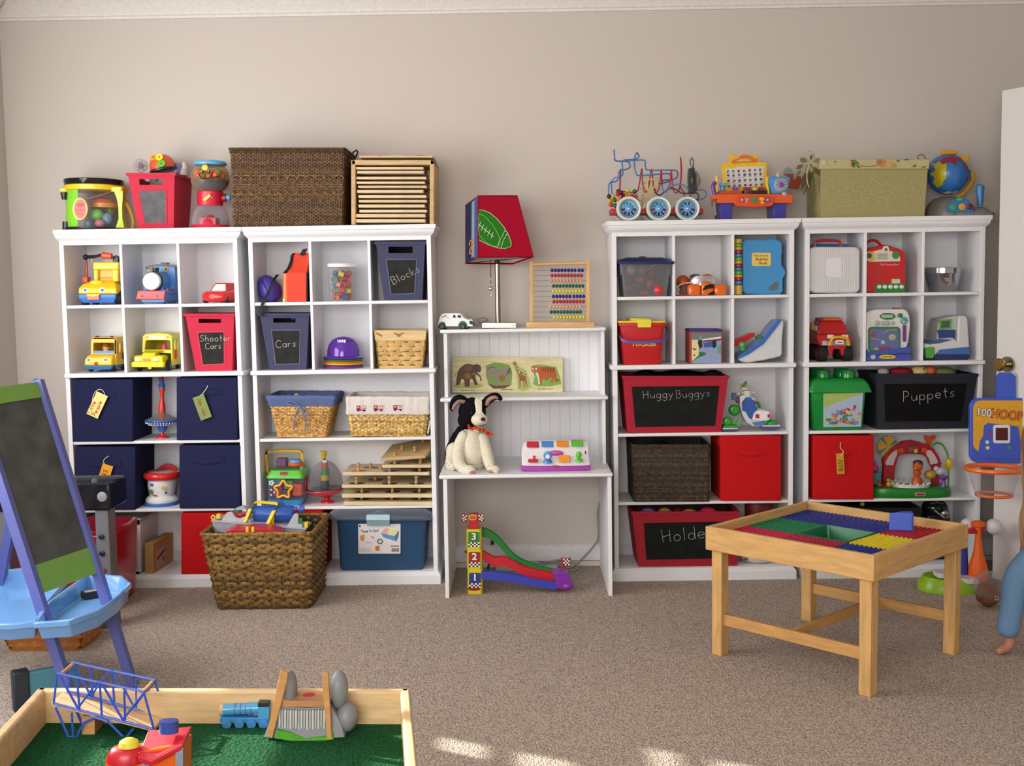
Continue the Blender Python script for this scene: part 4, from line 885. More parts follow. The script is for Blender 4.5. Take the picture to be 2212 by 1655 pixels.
# --- wicker basket with blue liner
WI = ['#c79a56/k', '#d3a868/k', '#b98a4a/k']
def liner(t, q0, z0, q1, z1, col, name='liner', wob=1.2, n=48, depth=26):
    m = t.mb(); rnd = random.Random(5); rings = []
    def ring(q, z, off, wz=0, amp=0):
        pts = rrect(q[0]-off, q[1]+off, q[2]-off, q[3]+off, 8, z, 6); out = []
        for a, b in zip(pts, pts[1:]+pts[:1]):
            k = max(1, int(math.dist(a, b)/5))
            for i in range(k): out.append([a[j]+(b[j]-a[j])*i/k for j in range(3)])
        return [(p[0]+rnd.uniform(-amp, amp), p[1]+rnd.uniform(-amp, amp), p[2]+rnd.uniform(-wz, wz)) for p in out]
    base = ring(q1, z1, 0)
    def like(f, off, z, wz, amp):
        cx, cy = (q1[0]+q1[1])/2, (q1[2]+q1[3])/2; w_, d = (q1[1]-q1[0])/2, (q1[3]-q1[2])/2; r2 = random.Random(9)
        return [(cx+(p[0]-cx)*(1+off/w_)+r2.uniform(-amp, amp), cy+(p[1]-cy)*(1+off/d)+r2.uniform(-amp, amp), z+r2.uniform(-wz, wz)) for p in base]
    dx = ((q1[1]-q1[0])-(q0[1]-q0[0]))/2
    rings = [like(0, -dx+5, z0, .6, .4), like(0, -dx+6, z0-3, .4, .5), like(0, 3-dx*.4, (z0+z1)/2, .3, wob), like(0, 3.2, z1+5, .3, wob), like(0, 2.5, z1, .8, wob*.6), like(0, -2, z1-2.2, .8, .5), like(0, -6, z1+1, .5, .5), like(0, -9, z1+depth, .5, wob)]
    m.loft(rings, col, caps=False); return t.part(name, m, ang=70)
t = Thing('wicker_basket', 'honey wicker basket with chambray blue liner and bow', 'basket', px=(650, 947), Y=.012, z=Z2)
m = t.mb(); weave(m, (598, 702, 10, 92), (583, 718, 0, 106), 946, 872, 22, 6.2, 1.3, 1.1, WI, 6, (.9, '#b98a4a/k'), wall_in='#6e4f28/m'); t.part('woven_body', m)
m = t.mb(); [m.tube([(597+k*.2, 8-k, 944-k*3.2), (703-k*.2, 8-k, 944-k*3.2)], 1.9, WI[k % 3], 6) for k in range(3)]; t.part('base_braid', m, stuff=True)
ln = liner(t, (584, 717, 0, 106), 878, (578, 724, -3, 109), 856, '#5d6d98/c', depth=30)
m = t.mb(); m.tube(spline([(650, -9, 878), (636, -10, 868), (622, -9, 868), (627, -9, 873), (650, -10, 879)], 5), 1.3, '#6f7fae/c', 5); m.tube(spline([(650, -9, 879), (662, -10, 884), (668, -9, 896), (662, -8, 894), (652, -10, 881)], 5), 1.3, '#6f7fae/c', 5)
m.tube(spline([(648, -9, 879), (640, -6, 895), (634, -2, 925)], 5), 1.4, '#6f7fae/c', 5); m.tube(spline([(651, -9, 879), (658, -6, 900), (666, -1, 931)], 5), 1.4, '#6f7fae/c', 5); m.ball(650, -9.5, 879, 3, '#6f7fae/c', 10, 8); t.part('bow', m)
blob('toy_block', 'small yellow toy tip showing over the blue liner', 'toy', (641, 864), .05, None, 7, '#d9c42e'); blob('toy_block', 'red toy edge showing over the blue liner', 'toy', (664, 870), .06, None, 8, '#c24a44', None, (1.3, 1, .9))

# --- wicker basket with white liner and trucks
t = Thing('wicker_basket', 'low wicker basket with white liner showing three red fire trucks', 'basket', px=(838, 942), Y=.012, z=Z2)
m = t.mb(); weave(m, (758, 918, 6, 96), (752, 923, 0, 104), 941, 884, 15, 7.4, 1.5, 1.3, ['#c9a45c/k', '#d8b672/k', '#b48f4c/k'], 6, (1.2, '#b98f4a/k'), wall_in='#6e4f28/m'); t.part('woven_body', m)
ln = liner(t, (752, 923, 0, 104), 893, (750, 926, -2, 107), 856, '#dcd5cf/c', wob=1.4, depth=24)
for x, z in ((781, 880), (818, 879.5), (860, 878.5)):
    m = t.mb(); y = -4.4
    m.box(x-1, x+10.5, y-1, y, z+3, z-5, '#e6dcdc/m'); m.box(x-10, x-1, y-1, y, z+4, z-6, '#9a2440/m'); m.box(x-10, x+10, y-1.2, y, z+4.4, z+2, '#8a1f38/m'); [m.box(x+.5, x+10, y-1.3, y, zz+.6, zz-.6, '#b23a52/m') for zz in (z-3, z, z-5.5)]; m.box(x-8, x-4, y-1.3, y, z-1, z-4, '#d9c4c8/m')
    for w_ in (-6, 6): m.disc(x+w_, z+4.6, 2.2, y, '#2c2028/m', 12, 1.4)
    t.part('fire_truck_print', m, parent=ln)
m = t.mb(); m.tube(spline([(925, 30, 880), (928, 28, 895), (924, 20, 905), (927, 10, 912), (924, 5, 935)], 5), 1.8, '#d9d2cc/c', 5); t.part('side_tie', m)

# --- shape sorter
t = Thing('shape_sorter', 'clear shape sorter box with green lid and yellow handle', 'toy', px=(612, 1087), Y=.02, z=Z3)
m = t.mb(); m.loft([rrect(x0, x1, y0, y1, 8, z) for z, x0, x1, y0, y1 in ((1087, 581, 648, 6, 76), (1084, 580, 649, 4, 78), (1074, 575, 654, 0, 82))], '#3f8fcc'); t.part('base_tray', m)
m = t.mb(); m.loft([rrect(577, 652, 3, 79, 8, z) for z in (1074, 1027)], '#cfccd4/g', caps=False); t.part('clear_wall', m)
m = t.mb(); m.loft([rrect(x0, x1, y0, y1, 8, z) for z, x0, x1, y0, y1 in ((1027, 574, 655, -1, 84), (1023, 574, 655, -1, 84), (1011, 581, 648, 8, 76), (1014, 588, 640, 14, 70))], '#5cbf3a'); b = t.part('lid', m)
m = t.mb(); m.prism(rr2(604, 620, 1013.5, 1020, 2.5), .5, 5, '#b23a4a'); t.part('maker_badge', m, parent=b)
m = t.mb(); P = [(579, 40, 1014), (577, 40, 996), (575, 40, 976), (578, 40, 970), (612, 40, 967), (648, 40, 968), (653, 40, 973), (653, 40, 990), (650, 40, 1014)]
m.deep(40).loft([[(x-2.6*(0 if 3 <= i <= 5 else 1), y-4, z+2.8*(1 if 3 <= i <= 5 else 0)), (x-2.6*(0 if 3 <= i <= 5 else 1), y+4, z+2.8*(1 if 3 <= i <= 5 else 0)), (x+2.6*(0 if 3 <= i <= 5 else 1), y+4, z-2.8*(1 if 3 <= i <= 5 else 0)), (x+2.6*(0 if 3 <= i <= 5 else 1), y-4, z-2.8*(1 if 3 <= i <= 5 else 0))] for i, (x, y, z) in enumerate(P)], '#d8a41c'); t.part('handle', m, bev=.8)
m = t.mb(); P = []
for k in range(10):
    a = -PI/2+k*PI/5; r_ = 20 if k % 2 == 0 else 12.5; P.append((612+r_*math.cos(a), -1, 1051+r_*math.sin(a)))
m.tube(spline(P, 5, True), 2.6, '#eda83a', 8, True); t.part('star_ring', m)
m = t.mb()
for k in range(5): a = 2*PI*k/5; m.ball(586+3.8*math.cos(a), 1.6, 1037+3.8*math.sin(a), (2.8, 1.2, 2.8), '#b9d2e8', 8, 6)
for x, z in ((585, 1052), (592, 1057), (585, 1063)): m.ball(x, 2, z, (2.2, 1, 2.2), '#e6ccd4', 8, 6)
t.part('flower_sticker', m, stuff=True)
m = t.mb(); m.box(654, 657, 20, 60, 1058, 1028, '#b2203a'); t.part('red_side_door', m, bev=1)
for nm, lb, x0, x1, y0, y1, z0, z1, c_ in (('sorter_block', 'orange cube block at the right inside the shape sorter', 630, 650, 8, 30, 1073, 1048, '#e2562a'), ('sorter_block', 'magenta block at the lower left inside the shape sorter', 587, 606, 10, 34, 1073, 1052, '#b83a6a'), ('sorter_block', 'teal block at the upper left inside the shape sorter', 584, 608, 12, 40, 1050, 1029, '#3f8f94'),
        ('sorter_block', 'lime block in the middle inside the shape sorter', 609, 628, 18, 44, 1060, 1042, '#7fae3a'), ('sorter_block', 'brown block lying behind the star opening of the sorter', 606, 628, 14, 40, 1074, 1061, '#5f3a28'),
        ('sorter_block', 'purple patterned block lying on top of the shape sorter', 591, 613, 24, 50, 1013, 995, '#6a4468'), ('sorter_block', 'orange and blue round block lying on top of the sorter', 615, 648, 20, 52, 1013, 997, '#dd5a2e')):
    q = Thing(nm, lb, 'block', px=((x0+x1)/2, z0), Y=.02)
    m = q.mb()
    if 'round' in lb: m.lathe(631, 36, [(16, 1012), (17, 1009), (17, 1004)], c_, 24, sy=.9); m.lathe(631, 36, [(16, 1004), (14, 999), (11, 997.5)], '#5a9fd0', 24, sy=.9)
    else: m.box(x0, x1, y0, y1, z0, z1, c_)
    q.solo(m, bev=1.5)

# --- clear topped spinning top
t = Thing('spinning_top', 'clear domed spinning top on red foot with striped column', 'spinning top', px=(708, 1084), Y=.02, z=Z3, pd=38)
m = t.mb(); m.lathe(707, 38, [(14.5, 1084), (14, 1081), (7, 1078), (5, 1073), (9, 1070)], '#c01e2a', 28); t.part('foot', m)
m = t.mb(); m.turn((702, 38, 1060), 'Y', 3); m.lathe(702, 38, [(8, 1071), (22, 1067), (36, 1061), (40, 1056), (39, 1054)], '#cc2430', 40); m.lathe(702, 38, [(39.5, 1055), (38, 1053), (30, 1052.5), (1, 1052)], '#26222a', 40); t.part('bowl', m)
m = t.mb(); m.lathe(702, 38, [(38, 1053), (38.5, 1042), (35, 1025), (28, 1010), (18, 1000), (9, 995)], '#bdb9bd/g', 40, caps=False); t.part('clear_dome', m)
m = t.mb()
for z0, z1, r0, r1, c_ in ((1052, 1036, 9, 9.4, '#3a4560'), (1036, 1024, 9.4, 9, '#c9a83a'), (1024, 1011, 9, 8, '#2f8f5a'), (1011, 998, 7.8, 6.6, '#c83038'), (998, 992, 5.5, 5, '#d8d2c8')): m.lathe(702, 38, [(r0, z0), (r1, z1)], c_, 24)
t.part('striped_column', m)
m = t.mb(); m.lathe(700, 38, [(3, 992), (3.4, 989)], '#1c1a1e', 20); m.lathe(699, 38, [(3.5, 990), (7.5, 975), (6.5, 973.5)], '#c9ad2e', 24); t.part('yellow_knob', m)

# --- peg puzzles
PW = '#dcc7a0/w'
ordn = ['lowest', 'second lowest', 'third from the bottom', 'fourth from the bottom', 'fifth from the bottom, pushed right', 'topmost, tilted up to the right']
def peg(t, x, y, z0, z1, r=4.6):
    m = t.mb(); h = z0-z1; m.lathe(x, y, [(r*.7, z0), (r*.8, z0-h*.2), (r*.5, z0-h*.45), (r*.55, z0-h*.6), (r, z0-h*.75), (r*.85, z0-h*.95), (.3, z1)], '#c9985a/w', 16); t.part('peg', m)
def spot2(t, x, y, z, r, col, n=20, sy=.7):
    m = t.mb(); m.lathe(x, y, [(r, z), (r*.98, z-.6)], col, n, sy=sy); t.part('picture_piece', m)
for k, (x0, x1, z0, z1, pegs) in enumerate(((742, 934, 1097, 1088.5, ((777, 30, 12.5), (843, 28, 12.5), (904, 26, 12.5))), (738, 934, 1075.5, 1067.5, ((779, 20, 12.5), (845, 24, 12.5), (904, 22, 12.5))), (738, 933, 1054, 1047.5, ((768, 14, 16), (840, 10, 18.5), (898, 12, 18.5), (803, 60, 14))),
        (740, 927, 1027, 1020.5, ((772, 14, 19), (840, 14, 9), (905, 16, 9), (792, 62, 10), (817, 40, 8))), (825, 931, 1011, 1004.5, ((851, 16, 12), (906, 22, 12))))):
    t = Thing('peg_puzzle', f'wooden peg puzzle board {ordn[k]} of the stack', 'puzzle', px=((x0+x1)/2, z0), Y=.0, z=Z3 if k == 0 else None, group='stacked peg puzzles')
    m = t.mb(); m.rbox(x0, x1, 0, 118, z0, z1, 3, PW); b = t.part('board', m, bev=.8)
    for i, (px_, py_, h) in enumerate(pegs):
        spot2(t, px_, py_+4, z1+.2, 17 if x1-x0 > 120 else 14, [['#1c1c22/m', '#b03028/m', '#1f7a4a/m', '#333/m'], ['#4a4a30/m', '#22242c/m', '#26222a/m'], ['#3f3a3a/m', '#3a4a44/m', '#3a4a78/m', '#5a4a3a/m'], ['#b58a6a/m', '#4a6a9a/m', '#2c3a34/m', '#8a5a4a/m', '#b9a88a/m'], ['#4a6a5a/m', '#8a8a3a/m']][k][i].replace('#333', '#333333'))
        peg(t, px_, py_, z1, z1-h)
t = Thing('peg_puzzle', f'wooden peg puzzle board {ordn[5]} of the stack', 'puzzle', px=(870, 996), Y=.0, group='stacked peg puzzles')
m = t.mb(); m.turn((822, 0, 996), 'Y', 4); m.loft([[(822, 0, z), (919, 0, z), (928, 30, z-8), (928, 110, z-24), (836, 110, z-14)] for z in (997, 990)], '#c2a877/w'); t.part('board', m, bev=.8)
for x, y, z, h in ((851, 14, 990, 11), (893, 30, 980, 12), (862, 60, 980, 10), (906, 80, 966, 12)): peg(t, x, y, z, z-h)

# --- blue storage tote and red bin beside it on the bottom shelf
t = Thing('storage_tote', 'blue plastic storage tote with cloudy lid and paper label', 'tote', px=(823, 1242), Y=.0, z=Z4)
m = t.mb(); m.loft([rrect(x0, x1, y0, y1, 9, z) for z, x0, x1, y0, y1 in ((1242, 736, 911, 12, 116), (1238, 733, 914, 8, 119), (1135, 727, 920, 2, 126), (1130, 724, 923, -1, 128), (1130, 730, 917, 5, 122), (1225, 738, 910, 12, 116))], '#274b70/s', caps=False); m.poly([(736, 12, 1241), (911, 12, 1241), (911, 116, 1241), (736, 116, 1241)], '#274b70/s'); t.part('body', m)
m = t.mb(); m.loft([rrect(x0, x1, y0, y1, 12, z) for z, x0, x1, y0, y1 in ((1131, 716, 930, -6, 129), (1128, 711, 934, -9, 130), (1116, 712, 933, -8, 130), (1108, 722, 922, -1, 126), (1106, 735, 908, 10, 118), (1109, 745, 900, 20, 110))], '#aab4c8/t'); t.part('lid', m)
m = t.mb(); m.loft([[(x0, y, z), (x0, y-3, z), (x1, y-3, z), (x1, y, z)] for z, x0, x1, y in ((1142, 794, 842, -1), (1128, 793, 843, -9), (1118, 793, 843, -7), (1114, 805, 832, 0))], '#8fb3bd'); m.ball(820, -2, 1113, (9, 6, 4), '#b9c4d2/t', 14, 8); t.part('latch', m)
m = t.mb(); m.prism(rr2(774, 865, 1139.5, 1203.5, 2), 1.2, 3, '#d9d6d6/m'); b = t.part('paper_label', m)
m = t.mb(); m.text("Tote 'n Go!", 799, 1155, 6, 1, '#20242c/m', rot=3, bold=.02)
m.prism([(822, 1158), (852, 1166), (856, 1177), (828, 1168)], .6, 1.2, '#5f8fc0/m'); m.prism([(822, 1158), (832, 1146), (862, 1153), (852, 1166)], .6, 1.2, '#d9d2a0/m'); m.prism([(852, 1166), (862, 1153), (860, 1168), (856, 1177)], .6, 1.2, '#4a6f9a/m'); m.prism([(824, 1157), (833, 1148), (840, 1150), (836, 1160)], .4, 1.1, '#d9a0a0/m')
m.prism([(778, 1165), (788, 1162), (786, 1176), (779, 1175)], .6, 1.2, '#c98a3a/m'); m.prism([(802, 1164), (809, 1168), (807, 1172), (801, 1167)], .6, 1.2, '#d98a8a/m'); m.ring(821, .8, 1177, 5, 1, '#3a3a42/m', 'y', 14, 5); m.box(811, 820, .6, 1.2, 1197, 1187, '#c9703a/m'); m.box(776, 779, .6, 1.2, 1146, 1142, '#2a2a30/m')
for k in range(11): m.box(846+k*1.5, 846.7+k*1.5, .6, 1.2, 1199, 1192, '#3a3a40/m')
m.box(843, 862, .6, 1.2, 1188, 1186, '#8a5a5a/m'); [m.box(776, 800, .6, 1.2, z+.5, z, '#a9a6a6/m') for z in (1192, 1195, 1198)]; [m.box(790, 802, .6, 1.2, z+.7, z, '#c9888c/m') for z in (1178, 1180)]; t.part('label_print', m, parent=b)
fabric_bin('fabric_bin', 'red fabric bin on the bottom shelf between the floor basket and blue tote', 567, 696, 1240, 1106, -.002, Z4, 128, '#c21c20/c', (630, 1142, 50))

# ================================================================ floor basket with big toys
YF_ = -.405
t = Thing('rattan_basket', 'big coarse woven rattan basket standing on the carpet', 'basket', loc=(-1.075, -.21, 0))
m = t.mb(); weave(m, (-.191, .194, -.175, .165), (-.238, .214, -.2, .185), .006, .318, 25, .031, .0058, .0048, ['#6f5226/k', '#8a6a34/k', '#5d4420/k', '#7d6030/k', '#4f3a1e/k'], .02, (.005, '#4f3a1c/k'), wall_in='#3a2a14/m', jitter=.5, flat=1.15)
t.part('woven_body', m); m = t.mb(); braid(m, (-.241, .217, -.203, .188), .322, .0085, '#8a6a36/k', .02); t.part('braided_rim', m)
m = t.mb(); m.box(-.19, .19, -.17, .16, .004, .012, '#3a2a14/m'); t.part('bottom', m)
# the crane toy: grey frame, blue drum, yellow handles
t = Thing('toy_crane', 'grey and blue toy loader with yellow handle frames in the floor basket', 'toy vehicle', px=(570, 1150), Y=-.25)
GR = '#9a9aa4'
m = t.mb(); m.loft([[(459, 0, 1126), (460, 0, 1149), (460, 60, 1149), (459, 60, 1126)], [(660, 0, 1142.5), (656, 0, 1160), (656, 60, 1160), (660, 60, 1142.5)]], GR); m.loft([[(457, -2, 1123.5), (457, -2, 1126.5), (457, 62, 1126.5), (457, 62, 1123.5)], [(662, -2, 1141), (662, -2, 1144), (662, 62, 1144), (662, 62, 1141)]], '#b4b4bc'); t.part('frame', m)
m = t.mb(); m.prism([(476, 1126), (488, 1109), (499, 1107), (502, 1112), (508, 1120), (516, 1122), (530, 1117), (533, 1122), (541, 1126), (540, 1131)], 6, 14, '#b4b4bc'); t.part('grey_bracket', m, bev=1); m = t.mb(); m.prism([(618, 1140), (634, 1112), (640, 1110), (644, 1114), (643, 1131), (652, 1134), (653, 1141)], 2, 12, '#b4b4bc'); t.part('grey_bracket', m, bev=1)
m = t.mb(); m.lathe(542, 34, [(17, 0), (17.5, 2), (17.5, 84), (16, 86)], '#2a55a8', 28, axis='x', z=1117); m.box(536, 636, 26, 40, 1107, 1102, '#3a66b8'); m.cyl((640, 34, 1106), (650, 34, 1106), 9, '#2f5cb0'); t.part('blue_drum', m)
YW = '#e6cb2a'
m = t.mb()
m.loft([[(x, y, z), (x+7, y, z), (x+7, y+8, z), (x, y+8, z)] for x, y, z in ((525, -2, 1129), (535, 6, 1101))], YW); m.loft([[(x, y, z), (x+8, y, z), (x+8, y+8, z), (x, y+8, z)] for x, y, z in ((573, -3, 1134), (586, 6, 1105))], YW); m.prism([(573, 1134), (587, 1105), (590, 1106), (590, 1137)], 8, 14, '#d2b422')
P = [(538, 22, 1102), (543, 26, 1092), (548, 28, 1089.5), (592, 28, 1093), (594, 27, 1096), (590, 22, 1104)]
m.loft([[(x-1, y-4, z+2.5), (x-1, y+4, z+2.5), (x+1, y+4, z-2.5), (x+1, y-4, z-2.5)] for x, y, z in P], YW); t.part('yellow_handles', m, bev=.6)
m = t.mb(); m.box(466, 475, 4, 16, 1122, 1112, YW); m.ring(458, 10, 1120, 4, 1.8, YW, 'y', 16, 6); t.part('yellow_hook', m, bev=1)
m = t.mb(); m.box(656, 664, 6, 20, 1142, 1130, YW); m.box(643, 651, 6, 18, 1132, 1122, '#2f8f3f'); t.part('yellow_stop', m, bev=1)
m = t.mb(); m.deep(44).lathe(520, 44, [(14, 1124), (17, 1112), (16, 1108)], '#b3202c', 24); t.part('red_bowl', m)
q = Thing('toy_cup', 'grey and green toy cup lying behind the loader in the floor basket', 'toy', px=(513, 1108), Y=-.13); m = q.mb(); m.lathe(513, 0, [(7, 1112), (8.5, 1105), (8, 1101)], '#2f7a4a', 20); m.loft([[(508, -4, 1103), (508, 6, 1103), (512, 6, 1096), (512, -4, 1096)], [(533, -4, 1099), (533, 6, 1099), (527, 6, 1092), (527, -4, 1092)]], '#a8a8b0'); q.solo(m)
q = Thing('toy_disc', 'blue round toy behind the yellow handles in the floor basket', 'toy', px=(600, 1100), Y=-.1); m = q.mb(); m.lathe(601, 0, [(13, -2), (14.5, 0), (14.5, 5), (13, 7)], '#2a59a8', 26, axis='y', z=1097); m.prism([(572, 1089), (595, 1084), (600, 1092), (585, 1094)], 0, 5, '#3a6ab8'); m.box(596, 602, 0, 5, 1120, 1105, '#2a59a8'); q.solo(m, bev=.6)
q = Thing('toy_vehicle', 'red toy with two yellow knobs at the front of the floor basket', 'toy vehicle', px=(540, 1160), Y=-.385); m = q.mb(); m.loft([[(480, y, 1156), (488, y, 1147), (505, y, 1141.5), (520, y, 1144), (535, y, 1141), (560, y, 1141.5), (580, y, 1143), (605, y, 1151), (606, y, 1168), (480, y, 1168)] for y in (0, 50)], '#b71c28'); q.part('red_body', m, bev=2)
for x in (535, 547): m = q.mb(); m.cyl((x, -1, 1150), (x, -1, 1141), 4, '#e8bb2e', 3.6); m.ball(x, -1, 1141, 3.6, '#e8bb2e', 12, 8); q.part('yellow_knob', m)
# ================================================================ hutch desk: on top
ZH = 1.133
t = Thing('toy_van', 'old fashioned white and green toy delivery van on the hutch top', 'toy van', px=(985, 706), Y=.03, z=ZH, pd=20, rz=-8)
m = t.mb()
out = [(949, 700), (950, 690), (953, 680), (957, 674), (962, 672), (990, 671), (1000, 673), (1005, 681), (1012, 684), (1020, 686), (1024, 690), (1024, 700), (1010, 700), (1006, 691), (1000, 691), (993, 700), (966, 700), (963, 691), (956, 691), (951, 700)]
m.prism(out, 2, 36, '#dfe3e3'); t.part('body', m, bev=2)
m = t.mb()
m.prism([(950, 700)]+[(958+8*math.cos(a), 700-10*math.sin(a)) for a in [PI-PI*i/8 for i in range(9)]]+[(993, 700)]+[(1003+10*math.cos(a), 700-12*math.sin(a)) for a in [PI-PI*i/8 for i in range(9)]]+[(1016, 703), (950, 703)], 0, 38, '#123f2c'); t.part('running_board', m, bev=.8)
for x, z in ((958, 701), (1004, 701)):
    for y in (1, 35): wheel(t, x, y, z-1, 6.5, 4, '#12251d/m', '#1d4a36', axis='y')
m = t.mb(); m.prism([(1016, 699), (1015, 686), (1019, 684), (1024, 686), (1024, 698)], 8, 30, '#cfcfd4/x'); m.box(1010, 1026, 4, 34, 700, 697.5, '#cfcfd4/x'); t.part('chrome_grille', m, bev=.8, label='chrome radiator and bumper')
m = t.mb(); m.ball(1021, 1, 691, 4, '#1d5a40', 12, 8); t.part('headlamp', m)
for x0, x1 in ((982, 988), (992, 1000)): m = t.mb(); m.prism([(x0, 681), (x0, 675.5), (x1-1, 675.5), (x1, 681)], 1.2, 3, '#16161a/o'); t.part('side_window', m)
m = t.mb(); m.prism([(958, 679), (968, 675), (968, 677), (958, 681)], 1.4, 3, '#b04a50/m'); m.box(966, 972, 1.4, 3, 681, 680, '#8a8a90/m'); t.part('red_lettering', m, stuff=True)

t = Thing('table_lamp', 'table lamp with red football shade on a brushed steel column', 'lamp', px=(1080, 708), Y=.02, z=ZH, pd=50)
m = t.mb(); m.box(1042, 1115, 20, 86, 707, 696, '#98938a/x'); [m.lathe(x, 19.6, [(2.2, 0), (1.5, -.8), (.1, -1)], '#d9d6cd/x', 10, axis='y', z=701.5) for x in (1047, 1109)]; t.part('base', m, bev=1.2)
m = t.mb(); m.cyl((1076, 50, 697), (1074, 50, 566), 5.6, '#8d877d/x', n=24); m.cyl((1074, 50, 570), (1074, 50, 562), 7, '#1c1a1c', 4, 18); t.part('column', m)
# four sided shade, turned so that one corner faces the camera
RS = '#a8142f/c'
bot = [(1007, 30, 569.5), (1036, -52, 559), (1151, -20, 557), (1106, 66, 570)]; tp = [(1007, 40, 446), (1036, -30, 432), (1117, -8, 430), (1088, 50, 440)]
def onf(a, b, u, v, k=0):       # point on shade face between corners a,b at u across, v up
    p = Vector(bot[a])*(1-u)+Vector(bot[b])*u; q = Vector(tp[a])*(1-u)+Vector(tp[b])*u; r = p*(1-v)+q*v
    n = (Vector(bot[b])-Vector(bot[a])).cross(Vector(tp[a])-Vector(bot[a])).normalized(); return tuple(r+n*k)
ctr = Vector((1075, 10, 500))
sgn = 1 if (Vector(onf(1, 2, .5, .5, 1))-ctr).length > (Vector(onf(1, 2, .5, .5, 0))-ctr).length else -1
m = t.mb(); m.loft([bot, tp], RS, caps=False); m.loft([[tuple(ctr+(Vector(p)-ctr)*.97) for p in bot], [tuple(ctr+(Vector(p)-ctr)*.97) for p in tp]], '#cfc6c0/c', caps=False)
sh = t.part('shade', m, ang=10)
m = t.mb()
for rr_ in (bot, tp): m.tube(rr_, 1.3, '#8a1028/c', 6, True)
for p, q in zip(bot, tp): m.tube([p, q], .9, '#8f122b/c', 5)
m.tube([bot[0], tuple((Vector(bot[0])+Vector(bot[2]))/2), bot[2]], .7, '#3a3a3c/x', 5); t.part('piping', m, parent=sh)
def face(pts, a, b, col, k, mm): mm.poly([onf(a, b, u, v, sgn*k) for u, v in pts], col)
m = t.mb(); face([(0, 0), (1, 0), (1, 1), (0, 1)], 0, 1, '#2d3350/c', .5, m); face([(.52, .04), (.75, .04), (.75, .97), (.52, .97)], 0, 1, '#8a93ad/c', .8, m); face([(.3, .02), (.31, .02), (.31, .98), (.3, .98)], 0, 1, '#1c2036/c', .8, m); face([(.72, 0), (1, 0), (1, 1), (.72, 1)], 0, 1, '#4a5580/c', .7, m); b = t.part('striped_side', m, parent=sh)
m = t.mb(); P = [(.38, .26), (.45, .33), (.62, .33), (.66, .28), (.6, .24), (.42, .18), (.4, .12), (.7, .11), (.72, .15)]
m.tube([onf(0, 1, u, v, sgn*1.4) for u, v in P], 1.6, '#c98a2a/c', 6); t.part('orange_applique', m, parent=sh)
BALL = [(.02, .77), (.12, .765), (.27, .72), (.42, .62), (.55, .48), (.62, .34), (.64, .22), (.62, .17), (.5, .135), (.36, .15), (.2, .2), (.08, .255), (.02, .28)]
m = t.mb(); face(BALL, 1, 2, '#2f7d22/c', .6, m); m.tube([onf(1, 2, u, v, sgn*.9) for u, v in BALL], .8, '#c9c2b4/c', 5)
el = [(.17+.27*math.cos(a)*.95+.11*math.sin(a)*.2, .44+.19*math.sin(a)-.2*math.cos(a)*.95) for a in [2*PI*i/24 for i in range(25)]]
m.tube([onf(1, 2, max(.015, u), v, sgn*.9) for u, v in el], .6, '#8fc07a/c', 5)
lace = [(.02, .53), (.31, .33)]; m.tube([onf(1, 2, u, v, sgn*1) for u, v in lace], .7, '#d8dccb/c', 5)
for k in range(5): u, v = .03+k*.062, .525-k*.043; m.tube([onf(1, 2, max(.01, u-.025), v-.05, sgn*1), onf(1, 2, u+.03, v+.05, sgn*1)], .7, '#d8dccb/c', 5)
for o in (0, .07): m.tube([onf(1, 2, u, v, sgn*1) for u, v in [(.36+o, .155-o*.2), (.42+o, .27), (.5+o, .36), (.555+o*.75, .44-o*.6)]], .6, '#d8dccb/c', 5)
t.part('football_applique', m, parent=sh)
m = t.mb(); m.tube([(1061, 20, 562), (1061, 20, 600)], .9, '#8a1028/c', 5); m.tube([(1061, 20, 606), (1061, 20, 613)], .9, '#8a1028/c', 5); pc = t.part('pull_cord', m)
m = t.mb(); m.ball(1061, 20, 623, (5, 4, 5), '#d9d9dc/x'); m.tube([(1063, 20, 627), (1065, 18, 631), (1061, 18, 639)], 1.4, '#d9d9dc/x', 6); t.part('whistle', m, parent=pc)
m = t.mb(); m.tube(spline([(1046, 60, 702), (1035, 66, 695), (1030, 70, 689), (1048, 74, 687), (1052, 70, 692), (1036, 60, 697), (1031, 55, 703)], 6), 1.3, '#8f8a80', 6); t.part('cord', m)

t = Thing('abacus', 'wooden abacus with ten rows of coloured beads on the hutch top', 'abacus', px=(1210, 704), Y=.02, z=ZH, pd=30)
AW = '#d6ac72/w'
m = t.mb(); m.rbox(1137, 1284, 18, 44, 705, 692, 2, AW); t.part('base', m, bev=1)
for x0, x1, z0, z1 in ((1144, 1152.5, 692, 562), (1266, 1274, 692, 557)): m = t.mb(); m.rbox(x0, x1, 26, 34, z0, z1, 1, '#d6ac72/wz'); t.part('post', m, bev=.6)
m = t.mb(); m.cyl((1152, 30, 568.5), (1266, 30, 565.5), 3.6, AW); t.part('top_rail', m)
cols = ['#1d1f7a', '#b8182a', '#d8a880/w', '#12583c', '#d8cc1e']
for k in range(10):
    z = 581.5+k*11.2; x0 = (1189, 1189, 1187, 1192, 1192, 1192, 1193, 1186, 1187, 1194)[k]
    m = t.mb(); m.tube([(1152, 30, z), (1267, 30, z-.8)], .5, '#cfcac2/x', 5); rod = t.part('rod', m)
    for j in range(10):
        gap = 3 if (k == 0 and j > 7) or (k == 5 and j > 5) else 0
        m = t.mb(); m.ball(x0+3.5+j*7.05+gap*.6, 30, z-.3, (3.5, 4.2, 4.2), cols[k % 5]+('/o' if k % 5 != 2 else ''), 10, 7); t.part('bead', m, parent=rod)

